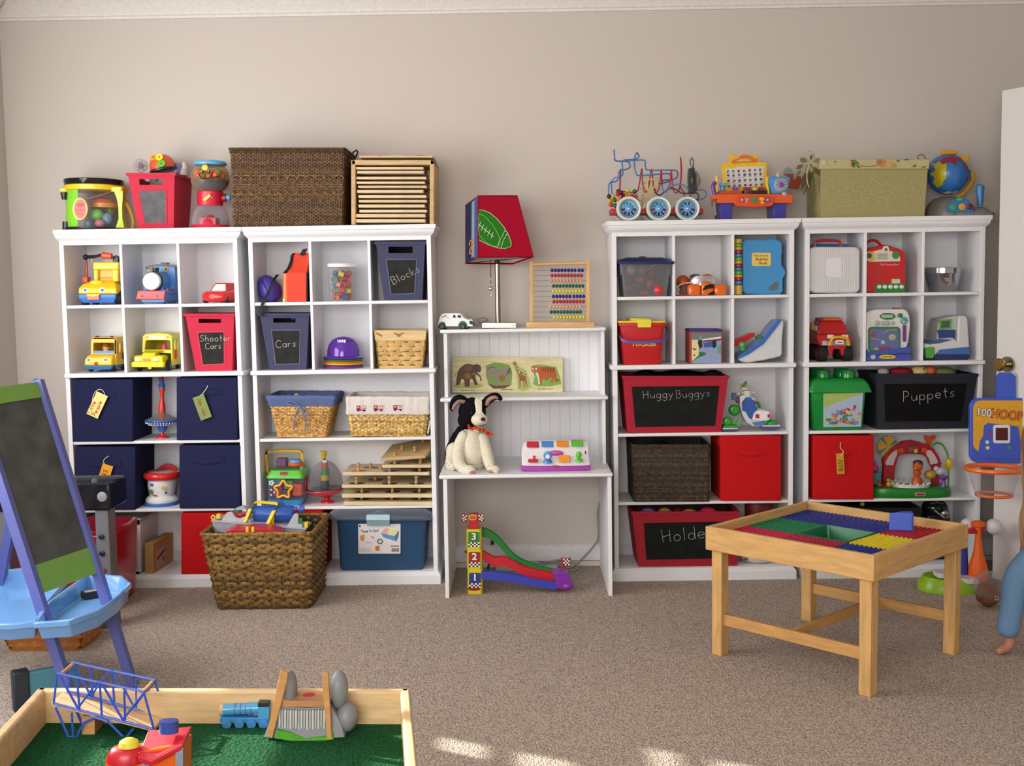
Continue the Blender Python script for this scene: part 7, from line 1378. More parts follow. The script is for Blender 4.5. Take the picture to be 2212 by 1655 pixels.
# ================================================================ far right bookcase
t = Thing('lunch_case', 'white ribbed plastic case with red handle on the top right shelf', 'case', px=(1803, 632), Y=.015, z=Z1)
m = t.mb(); m.prism(rr2(1749, 1858, 531, 631, 12), 0, 46, '#d2d2d4/o'); b = t.part('shell', m, bev=4)
m = t.mb()
for k in range(24): 
    x = 1756+k*3.9
    for z0, z1 in (((536, 627),) if x > 1822 or x < 1784 else ((536, 551), (600, 627))): m.box(x, x+1.7, -1, 1, z1, z0, '#dadadc/o')
m.prism(rr2(1785, 1818, 556, 596, 3), -.9, 1, '#e0e0e2/o'); t.part('ribs', m, parent=b, stuff=True)
m = t.mb(); m.box(1752, 1843, 40, 48, 531, 524, '#2f5f9a'); t.part('blue_back', m, bev=1)
m = t.mb(); m.tube(spline([(1766, 18, 531), (1766, 18, 523), (1772, 18, 518), (1793, 18, 516.5), (1815, 18, 518), (1820, 18, 523), (1821, 18, 531)], 5), 3, '#b01f2c', 8); t.part('handle', m)

t = Thing('counting_toy', 'red barn shaped electronic toy with cream panel and green strip', 'toy', px=(1915, 631), Y=.03, z=Z1)
m = t.mb(); m.prism([(1872, 631), (1872, 540), (1880, 534), (1912, 527), (1945, 537), (1955, 545), (1957, 560), (1956, 625), (1950, 631)], 0, 40, '#c01c20/o'); b = t.part('body', m, bev=2.5)
m = t.mb(); m.tube(spline([(1876, 20, 536), (1877, 20, 525), (1886, 20, 518), (1898, 20, 518), (1908, 20, 526), (1911, 20, 530)], 5), 3, '#b81a22', 8); t.part('handle', m)
m = t.mb(); m.prism([(1880, 546), (1888, 541), (1912, 536), (1938, 547), (1944, 553), (1944, 563), (1880, 564)], -1, .5, '#d9d2bd/m'); pn = t.part('cream_panel', m)
m = t.mb(); m.prism(rr2(1893, 1918, 545, 560, 1), -1.6, -.8, '#c2bfb4/m'); [m.box(1895, 1916, -1.9, -1.4, z+.5, z-.5, '#8a877c/m') for z in (548, 551, 554, 557)]; t.part('grey_label', m, parent=pn)
m = t.mb(); m.disc(1913, 537, 7, -1, '#dcdad0', 20, 1); m.disc(1913, 538, 3.6, -2, '#4f8a55', 14, .6); t.part('white_disc', m, parent=pn); m = t.mb(); m.disc(1879, 553, 11, -.6, '#d9b83a', 22, 1.4); m.disc(1877, 551, 6, -2, '#3a4f7a', 16, .6); t.part('yellow_disc', m, parent=b); m = t.mb(); m.disc(1934, 550, 7.5, -1.4, '#2f8a3a', 18, 1, 1, 1.1); t.part('green_apple', m, parent=pn)
m = t.mb(); m.text("Tad's Counting Farm", 1921, 570, 3.9, -.3, '#e8dcd8/m', sx=.9); t.part('name_lettering', m, parent=b)
m = t.mb(); m.prism([(1888, 630), (1892, 611), (1952, 611), (1955, 630)], -2, 4, '#1f7a34'); [m.ball(1899+k*12, -2.4, 618, (5, 1.2, 4.4), '#d8dcd4', 12, 8) for k in range(5)]; t.part('green_strip', m, parent=b); m = t.mb(); m.prism(rr2(1926, 1944, 601, 611, 1), -1, .5, '#c9c9a0/m'); t.part('sticker', m, parent=b)

t = Thing('silver_pail', 'small shiny silver pail with embossed flower on the top right shelf', 'pail', px=(2037, 629), Y=.05, z=Z1, pd=30)
m = t.mb(); m.lathe(2037, 30, [(29, 629), (30, 626), (38, 590), (38.8, 589), (38.6, 578), (39.4, 577), (37, 577), (36, 590), (29, 624), (.5, 624)], '#b4b4ba/x', 40); b = t.part('body', m)
m = t.mb(); [m.ball(2034+4.6*math.cos(2*PI*k/6), -4, 601+4.6*math.sin(2*PI*k/6), (2.4, 1.4, 2.4), '#c4c4ca/x', 8, 6) for k in range(6)]; m.ball(2034, -4.4, 601, 2, '#c4c4ca/x', 8, 6); t.part('embossed_flower', m, parent=b, stuff=True)

t = Thing('monster_truck', 'red toy truck with huge black tyres and yellow bumper', 'toy truck', px=(1800, 779), Y=.02, z=ZL)
for x, r_ in ((1779, 17.5), (1834, 17.5)): 
    for y in (18, 80): m = t.mb(); m.lathe(x, y, [(9, -11), (r_, -9), (r_+.8, 0), (r_, 9), (9, 11)], '#1d1c1e/m', 26, axis='x', z=761.5); w_ = t.part('wheel', m); m = t.mb(); m.lathe(x, y, [(8, -11.4), (8, 11.4)], '#8a1c22', 16, axis='x', z=761.5); t.part('hub', m, parent=w_)
m = t.mb(); m.loft([[(x0, y0, z), (x1, y0, z), (x1, 84, z), (x0, 84, z)] for z, x0, x1, y0 in ((744, 1772, 1839, 6), (728, 1766, 1841, 4), (722, 1767, 1839, 6), (718, 1770, 1836, 14))], '#b31a1e/o'); m.loft([[(x0, y0, z), (x1, y0, z), (x1, 78, z), (x0, 78, z)] for z, x0, x1, y0 in ((720, 1770, 1836, 12), (700, 1773, 1832, 18), (691, 1780, 1826, 24), (688, 1786, 1820, 28))], '#b31a1e/o'); b = t.part('body', m, bev=2)
m = t.mb(); m.loft([[(1784, 20, z), (1825, 20, z), (1822, 60, z-2), (1788, 60, z-2)] for z in (691, 686)], '#d2602a'); t.part('orange_roof', m, bev=1.5)
for P in ([(1785, 716), (1787, 702), (1803, 702), (1808, 714)], [(1813, 713), (1815, 700), (1828, 700), (1832, 712)]): m = t.mb(); m.loft([[(x, 13.2+(717-z)*.32+k, z) for x, z in P] for k in (0, 1.5)], '#7fb8c8/o'); t.part('windscreen', m, parent=b)
m = t.mb(); m.prismx([(24, 714), (46, 714), (44, 702), (28, 702)], 1769, 1774, '#7fb8c8/o'); t.part('side_window', m, parent=b)
for x in (1795, 1826): m = t.mb(); m.prism(rr2(x-7, x+7, 721, 729, 2), 2, 6, '#dcd6d0'); t.part('headlamp', m)
m = t.mb(); m.loft([[(x0, y, z) for x0, y in ((1774, 8), (1784, 0), (1828, 0), (1840, 8), (1840, 20), (1774, 20))] for z in (744, 734)], '#9a9492'); m.tube(spline([(1793, 0, 744), (1796, -3, 730), (1805, -4, 726), (1822, -4, 727), (1830, -3, 732), (1833, 0, 744)], 4), 3.4, '#d8a31f', 8); m.prism(rr2(1804, 1821, 732, 741, 2), -5, -2, '#e4dcdc'); m.box(1807, 1818, -5.6, -4.6, 738, 735.5, '#c04a50'); t.part('bumper', m)
m = t.mb(); m.loft([[(1790, 4, 766), (1798, 4, 766), (1802, 4, 752), (1816, 4, 752), (1820, 4, 766), (1828, 4, 764), (1829, 4, 744), (1790, 4, 744)], [(1790, 16, 766), (1798, 16, 766), (1802, 16, 752), (1816, 16, 752), (1820, 16, 766), (1828, 16, 764), (1829, 16, 744), (1790, 16, 744)]], '#b01c22'); t.part('front_axle', m, bev=1)
for x in (1775, 1818): m = t.mb(); m.box(x-4, x+4, 24, 40, 692, 685, '#5a1a1c'); t.part('roof_light', m, bev=1)
m = t.mb(); m.box(1765, 1769, 40, 60, 712, 696, '#d8a31f'); t.part('yellow_side', m, bev=1)

t = Thing('learning_toy', 'white and blue electronic toy with green framed screen', 'toy', px=(1920, 777), Y=.02, z=ZL)
m = t.mb(); m.loft([rrect(x0, x1, y0, 70, 4, z) for z, x0, x1, y0 in ((777, 1872, 1971, -2), (773, 1872, 1970, -2), (760, 1872, 1966, 2), (742, 1874, 1962, 10))], '#4150a8'); m.prism([(1874, 758)]+[(1922+44*math.cos(a), 748-20*math.sin(a)) for a in (.1,)]+[(1966, 760), (1874, 766)], -3, 0, '#4150a8'); b = t.part('base', m, bev=1.5)
m = t.mb(); P = [(1872, 750), (1871, 690), (1872, 675), (1878, 669), (1895, 666), (1950, 665), (1960, 669), (1965, 680), (1967, 700), (1963, 735), (1958, 752), (1950, 760), (1885, 761), (1876, 757)]; m.prism(P, 0, 30, '#d8d8d6'); f_ = t.part('face', m, bev=3)
m = t.mb(); m.prism(rr2(1875, 1945, 703.5, 758, 8), -1.6, 1, '#2c7a3a'); sc_ = t.part('screen_frame', m, bev=.8, parent=f_); m = t.mb(); m.prism(rr2(1879, 1941, 708, 754, 6), -2, -1, '#5d6a9c'); m.ball(1927, -2, 726, (8, .7, 7), '#a9a98a', 14, 6); m.ball(1907, -2, 737, (4.5, .7, 4.5), '#b4b2a8', 12, 6); m.ball(1885, -2, 719, (6, .6, 6), '#8a4a62', 10, 6); m.tube([(1907, -2.2, 718), (1917, -2.2, 712), (1936, -2.2, 709)], 1, '#b9a06a', 5); m.tube([(1880, -2.2, 728), (1902, -2.2, 732)], 1, '#b9a06a', 5); m.ball(1910, -2, 750, (16, .6, 4), '#8a3a5a', 14, 6); m.ball(1893, -2, 751, (6, .7, 3), '#9aa06a', 10, 6); t.part('screen', m, parent=f_)
m = t.mb(); m.prism([(1917+17*math.cos(2*PI*k/24), 681+7.5*math.sin(2*PI*k/24)) for k in range(24)], -1.4, .5, '#2c7a3a'); m.prism(rr2(1904, 1928, 677.5, 684, 1), -2, -1, '#a9b8a4'); t.part('green_oval', m, parent=f_)
for x, r_ in ((1894, 6.4), (1906, 5), (1915.5, 6), (1928, 4.6)): m = t.mb(); m.lathe(x, 0, [(r_, .5), (r_, -1.4), (r_*.7, -2.4), (.2, -2.5)], '#a9aaac', 18, axis='y', z=696); t.part('grey_button', m, parent=f_)
m = t.mb(); m.prism(rr2(1949.5, 1957.5, 699, 736, 3), -1.4, .5, '#6a4a9a'); m.box(1952, 1955, -2, -1, 733, 704, '#8a2a5a'); t.part('purple_slider', m, parent=f_); m = t.mb(); m.lathe(1952, 0, [(8, .5), (8, -2), (4, -4), (.2, -4.2)], '#4f9a9a', 18, axis='y', z=690); m.ball(1952, -3, 693, (3.4, 2, 3.4), '#c9b84a', 10, 6); m.ball(1944, -1, 679, (6, 1.4, 5), '#3a7a44', 10, 6); t.part('teal_dial', m, parent=f_)
m = t.mb(); m.box(1934, 1949, 8, 22, 668, 663, '#a01f34'); t.part('red_top_button', m, bev=1); m = t.mb(); m.ball(1948, -.5, 750, (1.7, .8, 1.7), '#2a1f24', 10, 6); m.ball(1949.5, -.5, 744, (1.6, .8, 1.6), '#c9a22c', 10, 6); t.part('small_button', m, parent=f_)
m = t.mb(); m.prism([(1916+18*math.cos(2*PI*k/22), 768+4.6*math.sin(2*PI*k/22)) for k in range(22)], -3.6, -1, '#d8b822'); m.box(1906, 1926, -4, -3, 769, 767.4, '#6a5a1a'); t.part('yellow_oval', m, parent=b); m = t.mb(); m.disc(1885, 768, 5.6, -2, '#a4bcae', 18, 1); t.part('round_badge', m, parent=b)

t = Thing('toy_register', 'white, blue and green toy cash register, right end of the shelf', 'toy', px=(2046, 778), Y=.02, z=ZL)
xq = lambda x, z: (1720+x/5.014, 630+z/5.014)
m = t.mb(); m.prism([xq(*p) for p in ((1500, 745), (1500, 680), (1530, 670), (1875, 680), (1875, 720), (1850, 745))], 0, 76, '#232b5c'); m.prism([xq(*p) for p in ((1400, 735), (1395, 690), (1500, 680), (1500, 745))], 4, 70, '#232b5c'); t.part('dark_base', m, bev=1.5)
m = t.mb(); m.prism([xq(*p) for p in ((1520, 680), (1545, 630), (1880, 600), (1880, 685))], -1.5, 76, '#4068b0'); t.part('blue_band', m, bev=2)
m = t.mb(); m.prism([xq(*p) for p in ((1390, 600), (1395, 565), (1560, 510), (1700, 500), (1750, 545), (1760, 265), (1835, 262), (1860, 300), (1880, 610), (1560, 640), (1510, 690), (1440, 680))], 0, 72, '#cfd0d0'); t.part('white_shell', m, bev=3)
m = t.mb(); m.prism([xq(*p) for p in ((1575, 300), (1760, 262), (1760, 545), (1540, 530), (1545, 400))], 8, 66, '#b9bcba'); t.part('display_housing', m, bev=2); m = t.mb(); m.prism([xq(*p) for p in ((1570, 305), (1690, 300), (1685, 400), (1560, 410))], 5, 10, '#4fae3a'); m.prism([xq(*p) for p in ((1585, 322), (1668, 318), (1664, 390), (1578, 396))], 4, 6, '#4a5a4c'); t.part('green_display', m)
m = t.mb(); m.prism([xq(*p) for p in ((1540, 415), (1735, 415), (1730, 530), (1560, 510))], 4, 10, '#27407a/o'); t.part('blue_scanner', m, bev=1); m = t.mb(); m.prism([xq(*p) for p in ((1400, 560), (1560, 512), (1700, 522), (1560, 560), (1440, 575))], -.5, 60, '#3a5a86'); t.part('keypad', m, bev=.6); m = t.mb(); m.prism([xq(*p) for p in ((1400, 720), (1395, 620), (1430, 600), (1490, 600), (1495, 700), (1480, 722))], -4, 50, '#4a9a3a'); t.part('green_drawer', m, bev=2)

t = Thing('brick_tub', 'big bright green brick tub with four studs on its lid', 'tub', px=(1815, 934), Y=.0, z=Z2)
GT = '#148a38/o'
m = t.mb(); m.loft([rrect(x0, x1, y0, y1, 7, z) for z, x0, x1, y0, y1 in ((934, 1762, 1865, 10, 108), (929, 1758, 1867, 7, 110), (855, 1752, 1872, 2, 116), (850, 1752, 1873, 2, 116))], GT); b = t.part('tub', m)
m = t.mb(); m.loft([rrect(x0, x1, y0, y1, 9, z) for z, x0, x1, y0, y1 in ((851, 1746, 1885, -4, 120), (848, 1747, 1884, -4, 120), (832, 1752, 1878, 0, 116), (825, 1757, 1872, 5, 111), (822, 1762, 1868, 10, 106))], GT); [m.lathe(x, y, [(15.5, 823), (15.5, 808), (14, 805.5), (.3, 805.5)], GT, 26) for x, y in ((1786, 32), (1841, 32), (1787, 84), (1840, 84))]; t.part('studded_lid', m)
m = t.mb(); yl = lambda z: 7-(929-z)*5/74-.5
def pan(P, c_, k): m.loft([[(x, yl(z)-k-j, z) for x, z in P] for j in (0, .4)], c_)
pan([(1779, 854), (1865, 852), (1861, 926), (1780, 927)], '#a9bcd4/m', 0); pan([(1779, 854), (1865, 852), (1840, 862), (1805, 874), (1782, 886)], '#a8bc62/m', .2); rnd = random.Random(12)
for i in range(46):
    x = rnd.uniform(1784, 1859); z = rnd.uniform(max(882, 912-(x-1780)*.55), 922); w_ = rnd.uniform(2.5, 6.5); h = rnd.uniform(2, 4); a = rnd.uniform(-.5, .5); c_ = ('#b82a34', '#d8b93a', '#4a6fa8', '#4f8f4a', '#c8707a', '#8a7fae', '#cfc05a')[rnd.randrange(7)]+'/m'
    pan([(x+dx*math.cos(a)-dz*math.sin(a), z+dx*math.sin(a)+dz*math.cos(a)) for dx, dz in ((-w_, -h), (w_, -h), (w_, h), (-w_, h))], c_, .4+i*.012)
t.part('picture_label', m, parent=b)
t = Thing('storage_bin', 'wide dark navy chalkboard bin full of puppets, right of the green tub', 'bin', px=(1997, 925), Y=.0, z=Z2)
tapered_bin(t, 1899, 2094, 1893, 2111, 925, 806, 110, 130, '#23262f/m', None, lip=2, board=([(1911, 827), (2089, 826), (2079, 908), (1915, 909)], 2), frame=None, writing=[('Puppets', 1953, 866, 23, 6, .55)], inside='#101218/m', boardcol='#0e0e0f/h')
for lb, x, z, r_, c_, s_ in (('pale grey puppet at the left of the navy puppet bin', 1908, 801, 10, '#b4a4a8/c', (1.2, 1.5, .9)), ('dark red puppet in the navy puppet bin', 1946, 801, 12, '#8f2432/c', (2.2, 1.6, .8)), ('yellow puppet face with a black eye in the navy bin', 1985, 800, 13, '#d9c27a/c', (1.4, 1.3, .9)), ('orange puppet muzzle in the navy puppet bin', 2008, 799, 11, '#dd6a38/c', (1.2, 1.4, .9)), ('olive green puppet at the right of the navy puppet bin', 2040, 801, 12, '#6f7a4a/c', (2.1, 1.5, .8))):
    t = Thing('puppet', lb, 'puppet', px=(x, z), Y=.06); m = t.mb(); m.ball(x, 0, z+2, (r_*s_[0], r_*s_[1], r_*s_[2]), c_, 18, 10)
    if 'eye' in lb: t.part('head', m); m = t.mb(); m.ball(x+6, -14, z-3, (2, 1.6, 2), '#161212/o', 10, 6); t.part('eye', m)
    else: t.solo(m)
fabric_bin('fabric_bin', 'red fabric bin with hanging yellow tag, beside the farm playset', 1757, 1888, 1078, 941, -.006, Z3, 128, RD, (1818, 974, 46))
paper_tag('narrow mustard paper tag with dark letters on the right red bin', 1815, 1002, 17, 45, 3, '#c9982c/m', [('BUZZ', 1819.5, 1017, 8.5, 90)], '#3a1c14/m', -.02, [(1816, 0, 984), (1822, -1, 976), (1815, -2, 968), (1815, -1.5, 958), (1817, 0, 957)])

t = Thing('farm_playset', 'toy farm playset with red barn arch on a green base', 'playset', px=(1975, 1074), Y=.0, z=Z3)
fq = lambda x, z: (1860+x/9.617, 930+z/9.617)
m = t.mb(); m.loft([[(1975+k*92*math.copysign(abs(math.cos(a))**.5, math.cos(a)), 50+k*52*math.copysign(abs(math.sin(a))**.6, math.sin(a)), z) for a in [2*PI*i/48 for i in range(48)]] for z, k in ((1074, .97), (1071, .99), (1062, 1), (1055, .97), (1053, .92))], '#1a7a26'); b = t.part('green_base', m)
m = t.mb(); m.prism(rr2(*fq(1115, 0)[:1], fq(1325, 0)[0], fq(0, 1265)[1], fq(0, 1330)[1], 2.5), -3.4, 2, '#d8b8b4'); m.prism(rr2(fq(1130, 0)[0], fq(1310, 0)[0], fq(0, 1275)[1], fq(0, 1320)[1], 2), -3.9, -3, '#8a2a30'); t.part('maker_badge', m, parent=b)
m = t.mb(); m.deep(60); O = [(440, 1160), (470, 720), (450, 600), (520, 480), (700, 310), (880, 210), (1050, 185), (1220, 220), (1400, 280), (1500, 350), (1600, 500), (1665, 660), (1640, 760), (1640, 900), (1600, 1160), (1470, 1160), (1480, 800), (1380, 560), (1320, 500), (1200, 470), (1000, 460), (830, 470), (770, 510), (740, 620), (700, 760), (660, 1160)]
m.prism([fq(*p) for p in O], 58, 72, '#a8182a'); ar = t.part('barn_arch', m, bev=1)
for P in ([(495, 650), (560, 530), (640, 440), (735, 375), (745, 480), (690, 600), (665, 700), (520, 695)], [(1365, 380), (1440, 390), (1520, 480), (1590, 620), (1580, 660), (1440, 690), (1400, 560), (1345, 470)]): m = t.mb(); m.deep(58); m.prism([fq(*p) for p in P], 56, 59, '#cdbcbc'); t.part('pale_window', m, parent=ar, bev=.6)
m = t.mb(); m.deep(57); m.prism([fq(*p) for p in ((750, 360), (870, 335), (875, 430), (745, 450))], 55, 59, '#c8501a'); t.part('orange_panel', m, parent=ar); m = t.mb(); m.deep(57); m.prism([fq(*p) for p in ((1240, 335), (1350, 350), (1355, 440), (1235, 430))], 55, 59, '#c8501a'); t.part('orange_panel', m, parent=ar)
m = t.mb(); m.deep(56); m.lathe(fq(1070, 0)[0], 58, [(7, -12), (9, -11), (9, 11), (7, 12)], '#8f4a44', 20, axis='x', z=fq(0, 380)[1]); m.ball(fq(1115, 0)[0], 49, fq(0, 400)[1], (4, 2, 5), '#c9b82c', 10, 8); t.part('barn_roller', m, parent=ar)
m = t.mb(); m.deep(70); a, b2 = fq(555, 320)
for k in range(16): c0, c1 = 2*PI*k/16, 2*PI*(k+1)/16; m.prism([(a, b2), (a+22.5*math.cos(c0), b2+22.5*math.sin(c0)), (a+22.5*math.cos(c1), b2+22.5*math.sin(c1))], 70, 73, ('#d8a02a', '#d8a02a', '#2f8a94', '#d8a02a')[k % 4])
t.part('spinner_wheel', m)
m = t.mb(); m.deep(66); m.prism([fq(*p) for p in ((1300, 90), (1360, 80), (1430, 110), (1500, 75), (1560, 90), (1530, 160), (1480, 190), (1440, 290), (1360, 290), (1350, 200), (1310, 160))], 64, 70, '#d2541c'); t.part('orange_rooster', m, bev=1.5)
m = t.mb(); m.deep(60); m.tube(spline([(*fq(1480, 300)[:1], 62, fq(0, 300)[1]), (fq(1560, 0)[0], 62, fq(0, 245)[1]), (fq(1660, 0)[0], 62, fq(0, 260)[1]), (fq(1740, 0)[0], 62, fq(0, 350)[1]), (fq(1810, 0)[0], 62, fq(0, 560)[1]), (fq(1815, 0)[0], 62, fq(0, 1150)[1])], 5), 2.2, '#4f9a34', 8); t.part('green_stem', m)
m = t.mb(); m.deep(58); a, b2 = fq(1815, 660); m.lathe(a, 56, [(5, b2+11), (8, b2+8), (8.6, b2+4), (7.6, b2+3), (8.6, b2), (7.6, b2-3), (8, b2-8), (7.6, b2-9.5)], '#c9ac22', 18); t.part('yellow_hive', m)
m = t.mb(); a, b2 = fq(1120, 1100); m.loft([[(a+43*math.cos(c), 34+30*math.sin(c), z) for c in [2*PI*i/48 for i in range(48)]] for z in (1055, 1046)], '#d2cfc9', caps=False); [m.ball(a+43*math.cos(c), 34+30*math.sin(c), 1046, (3, 2, 3.4), '#d2cfc9', 8, 6) for c in [2*PI*i/18 for i in range(18)]]; t.part('white_fence', m)
m = t.mb(); a, b2 = fq(1240, 900); m.lathe(a, 22, [(13, 1048), (11, 1036), (6, 1030), (9, 1024), (8, 1018)], '#b0501c', 18, sy=.8); m.ball(a, 18, 1009, (11, 10, 10), '#bf5a20', 16, 10); m.ball(a-6, 12, 1011, (6, 6, 6), '#bf5a20', 12, 8); m.lathe(a+2, 22, [(11, 1006), (10, 998), (5, 995), (1, 994.5)], '#4a2a20', 16); t.part('brown_horse', m)
m = t.mb(); a, b2 = fq(1540, 940); m.ball(a, 30, b2, (13, 11, 10), '#b98a2c', 14, 10); t.part('straw_bale', m); m = t.mb(); a, b2 = fq(1760, 880); m.ball(a, 36, b2, (12, 10, 9), '#c4c2c6', 14, 10); m.ball(a-9, 32, b2-6, (6, 6, 6), '#c4c2c6', 12, 8); t.part('white_lamb', m)
m = t.mb(); a, b2 = fq(1795, 1060); m.lathe(a, 22, [(6, 1053), (4, 1046), (4, 1038), (11, 1032), (10, 1029.5), (2, 1028.5)], '#6a3aa4', 20); t.part('purple_stool', m)
m = t.mb(); a, b2 = fq(400, 1000); m.box(a-11, a+12, 30, 56, 1050, 1024, '#3f7a8a'); t.part('blue_trough', m, bev=1.5); m = t.mb(); m.ball(a, 40, 1016, (10, 9, 9), '#a83a7a', 14, 10); m.ball(a, 36, 1006, (5, 5, 6), '#b0508a', 12, 8); t.part('pink_pig', m)
m = t.mb(); m.ball(fq(420, 0)[0], 12, 1047, (6, 5, 5), '#b82a20', 12, 8); m.ball(fq(420, 0)[0], 12, 1040, (5, 4, 2.4), '#3f7a2c', 10, 6); t.part('red_tomato', m); m = t.mb(); m.ball(fq(615, 0)[0], 12, 1046, (6, 5, 6), '#d27a24', 12, 8); m.ball(fq(615, 0)[0], 12, 1037, (6, 5, 4), '#6a9a2c', 10, 6); t.part('pumpkin', m)
t = Thing('storage_bin', 'black storage bin on the bottom shelf behind the brick table', 'bin', px=(1880, 1218), Y=.01, z=Z4)
tapered_bin(t, 1775, 1985, 1765, 1990, 1218, 1098, 108, 124, '#15161a/m', None, lip=2, inside='#08080a/m')
blob('toy_block', 'small yellow green toy showing above the black bin behind the table', 'toy', (1863, 1094), .05, None, 5, '#a8a81e')
t = Thing('toy_helicopter', 'black toy with shiny silver parts beside the black bin, bottom right', 'toy', px=(2032, 1217), Y=.06, z=Z4)
m = t.mb(); m.ball(2030, 30, 1110, (28, 24, 22), '#141518/o', 20, 12); m.box(2004, 2056, 6, 54, 1216, 1120, '#17181c'); t.part('black_body', m, bev=4); m = t.mb(); m.ball(2043, 2, 1117, (11, 6, 10), '#a4a4aa/x', 14, 10); [m.tube([(2018+k*3, 0, 1108+k*3), (2036+k*2, -2, 1122+k)], 1.8, '#b4b4ba/x', 6) for k in range(2)]; [m.ball(2014+k*6, 6, 1093+abs(k-2), 2, '#9a9a9c/x', 8, 6) for k in range(5)]; t.part('silver_parts', m, stuff=True)
# ================================================================ foreground
PN = '#cfa468/w'
t = Thing('brick_table', 'square pine play table with coloured studded brick top', 'table', loc=(1.105, -1.043, 0), rz=43.5)
for sx_ in (-1, 1):
    for sy_ in (-1, 1): m = t.mb(); a, b = sx_*.287, sy_*.287; m.box(a-.021, a+.021, b-.021, b+.021, 0, .385, '#cfa468/wz'); t.part('leg', m, bev=.002)
    m = t.mb(); m.box(sx_*.315-.009, sx_*.315+.009, -.324, .324, .378, .462, '#cfa468/wy'); t.part('rail', m, bev=.003); m = t.mb(); m.box(-.306, .306, sx_*.315-.009, sx_*.315+.009, .378, .462, PN); t.part('rail', m, bev=.003)
    m = t.mb(); m.box(sx_*.287-.008, sx_*.287+.008, -.27, .27, .11, .15, '#c4955a/wy'); t.part('stretcher', m, bev=.002)
m = t.mb(); m.box(-.28, .28, -.009, .009, .115, .148, '#c4955a/w'); t.part('stretcher', m, bev=.002)
m = t.mb(); m.box(-.306, .306, -.306, -.106, .405, .425, '#8a6a3a/m').box(-.306, .306, .106, .306, .405, .425, '#8a6a3a/m').box(-.306, -.1, -.106, .106, .405, .425, '#8a6a3a/m').box(.1, .306, -.106, .106, .405, .425, '#8a6a3a/m'); t.part('tabletop', m)
cc = {(0, 0): '#1f2f86', (0, 1): '#b01a3c', (0, 2): '#c41e48', (1, 0): '#d9c61e', (1, 2): '#0f7a4a', (2, 0): '#a8142a', (2, 1): '#23308a', (2, 2): '#1f2f86'}
for (i, j), c_ in cc.items():
    m = t.mb(); x0, y0 = -.306+i*.204, -.306+j*.204; m.box(x0+.001, x0+.203, y0+.001, y0+.203, .425, .429, c_)
    for a in range(12):
        for b in range(12): m.cyl((x0+.0085+a*.017, y0+.0085+b*.017, .429), (x0+.0085+a*.017, y0+.0085+b*.017, .4335), .0052, c_, n=7)
    t.part('baseplate', m)
m = t.mb(); m.loft([rrect(-.09, .09, -.09, .09, .01, .37), rrect(-.1, .1, -.1, .1, .01, .434), rrect(-.095, .095, -.095, .095, .01, .434), rrect(-.085, .085, -.085, .085, .01, .375)], '#0f6a40'); t.part('centre_tray', m)
p = G(1946, 1146, .434); t = Thing('blue_block', 'periwinkle blue folded plastic block standing on the brick table', 'block', loc=p, rz=-14)
m = t.mb(); m.box(-.04, .04, -.004, .004, 0, .062, '#4f6ad0'); m.box(.034, .042, -.004, .05, 0, .06, '#4258c0'); m.prismz([(-.04, .0), (.0, .04), (.036, .05), (.036, .044), (.004, .034), (-.032, 0)], 0, .06, '#4f6ad0'); t.solo(m, bev=.002)

# --- easel
BE = '#5a62a4/s'
Rf, Rt, Lf = G(287, 1482), W(82, 822, -1.2), G(165, 1545); Lt = W(-62, 842, Lf.y+.07)
t = Thing('easel', 'child chalkboard easel with blue legs, green bars and pale blue trays', 'easel', loc=(-1.55, -1.35, 0)); t.A = Matrix.Translation(-t.loc)
def beam(a, b, r_, c_, nm): m = t.mb(); m.tube([tuple(a), tuple(b)], r_, c_, 4); t.part(nm, m, ang=20)
for a, b in ((Rf, Rt), (Lf, Lt)): beam(a, b, .021, BE, 'leg'); beam(G(-120 if b is Lt else -30, 1420), b, .021, BE, 'leg')
def bq_(f0, f1, c_, nm, k): 
    n = (Rt-Rf).cross(Lf-Rf).normalized()*.004*k; m = t.mb(); q = [Rf.lerp(Rt, f0), Rf.lerp(Rt, f1), Lf.lerp(Lt, f1), Lf.lerp(Lt, f0)]; m.loft([[tuple(p+n*s_) for p in q] for s_ in (-1, 1)], c_); t.part(nm, m)
bq_(.38, .99, 'chalk_slate', 'chalkboard', 1); bq_(.37, .455, '#6f9a44/s', 'green_bar', 2); bq_(.945, .995, '#6f9a44/s', 'green_bar', 2)
def tray(pts, z0, z1, nm):
    m = t.mb(); O = [G(x, y, z1) for x, y in pts]; c = sum(O, Vector())/len(O); s_ = lambda k, z: [tuple(c+(p-c)*k+Vector((0, 0, z-c.z))) for p in O]
    m.loft([s_(.9, z0), s_(.96, z1-.02), s_(1.02, z1-.018), s_(1.02, z1), s_(.95, z1), s_(.87, z0+.006)], '#6f9fd8/o'); t.part(nm, m, bev=.003)
tray([(75, 1345), (150, 1340), (212, 1318), (258, 1285), (282, 1260), (262, 1244), (190, 1238), (105, 1300)], .27, .33, 'tray'); tray([(-70, 1345), (20, 1348), (78, 1342), (100, 1300), (150, 1245), (60, 1226), (-70, 1240)], .27, .33, 'tray')
for x, y, lb in ((198, 1290, 'black box of chalk lying in the easel tray, nearer one'), (228, 1272, 'black and white box of chalk in the easel tray, farther one')):
    q = Thing('chalk_box', lb, 'box', loc=G(x, y, .279), rz=40); m = q.mb(); m.box(-.03, .03, -.018, .018, 0, .022, '#26252a/m'); q.part('carton', m); m = q.mb(); m.box(-.022, .02, -.012, .012, .022, .0225, '#9a9490/m'); q.part('label', m)

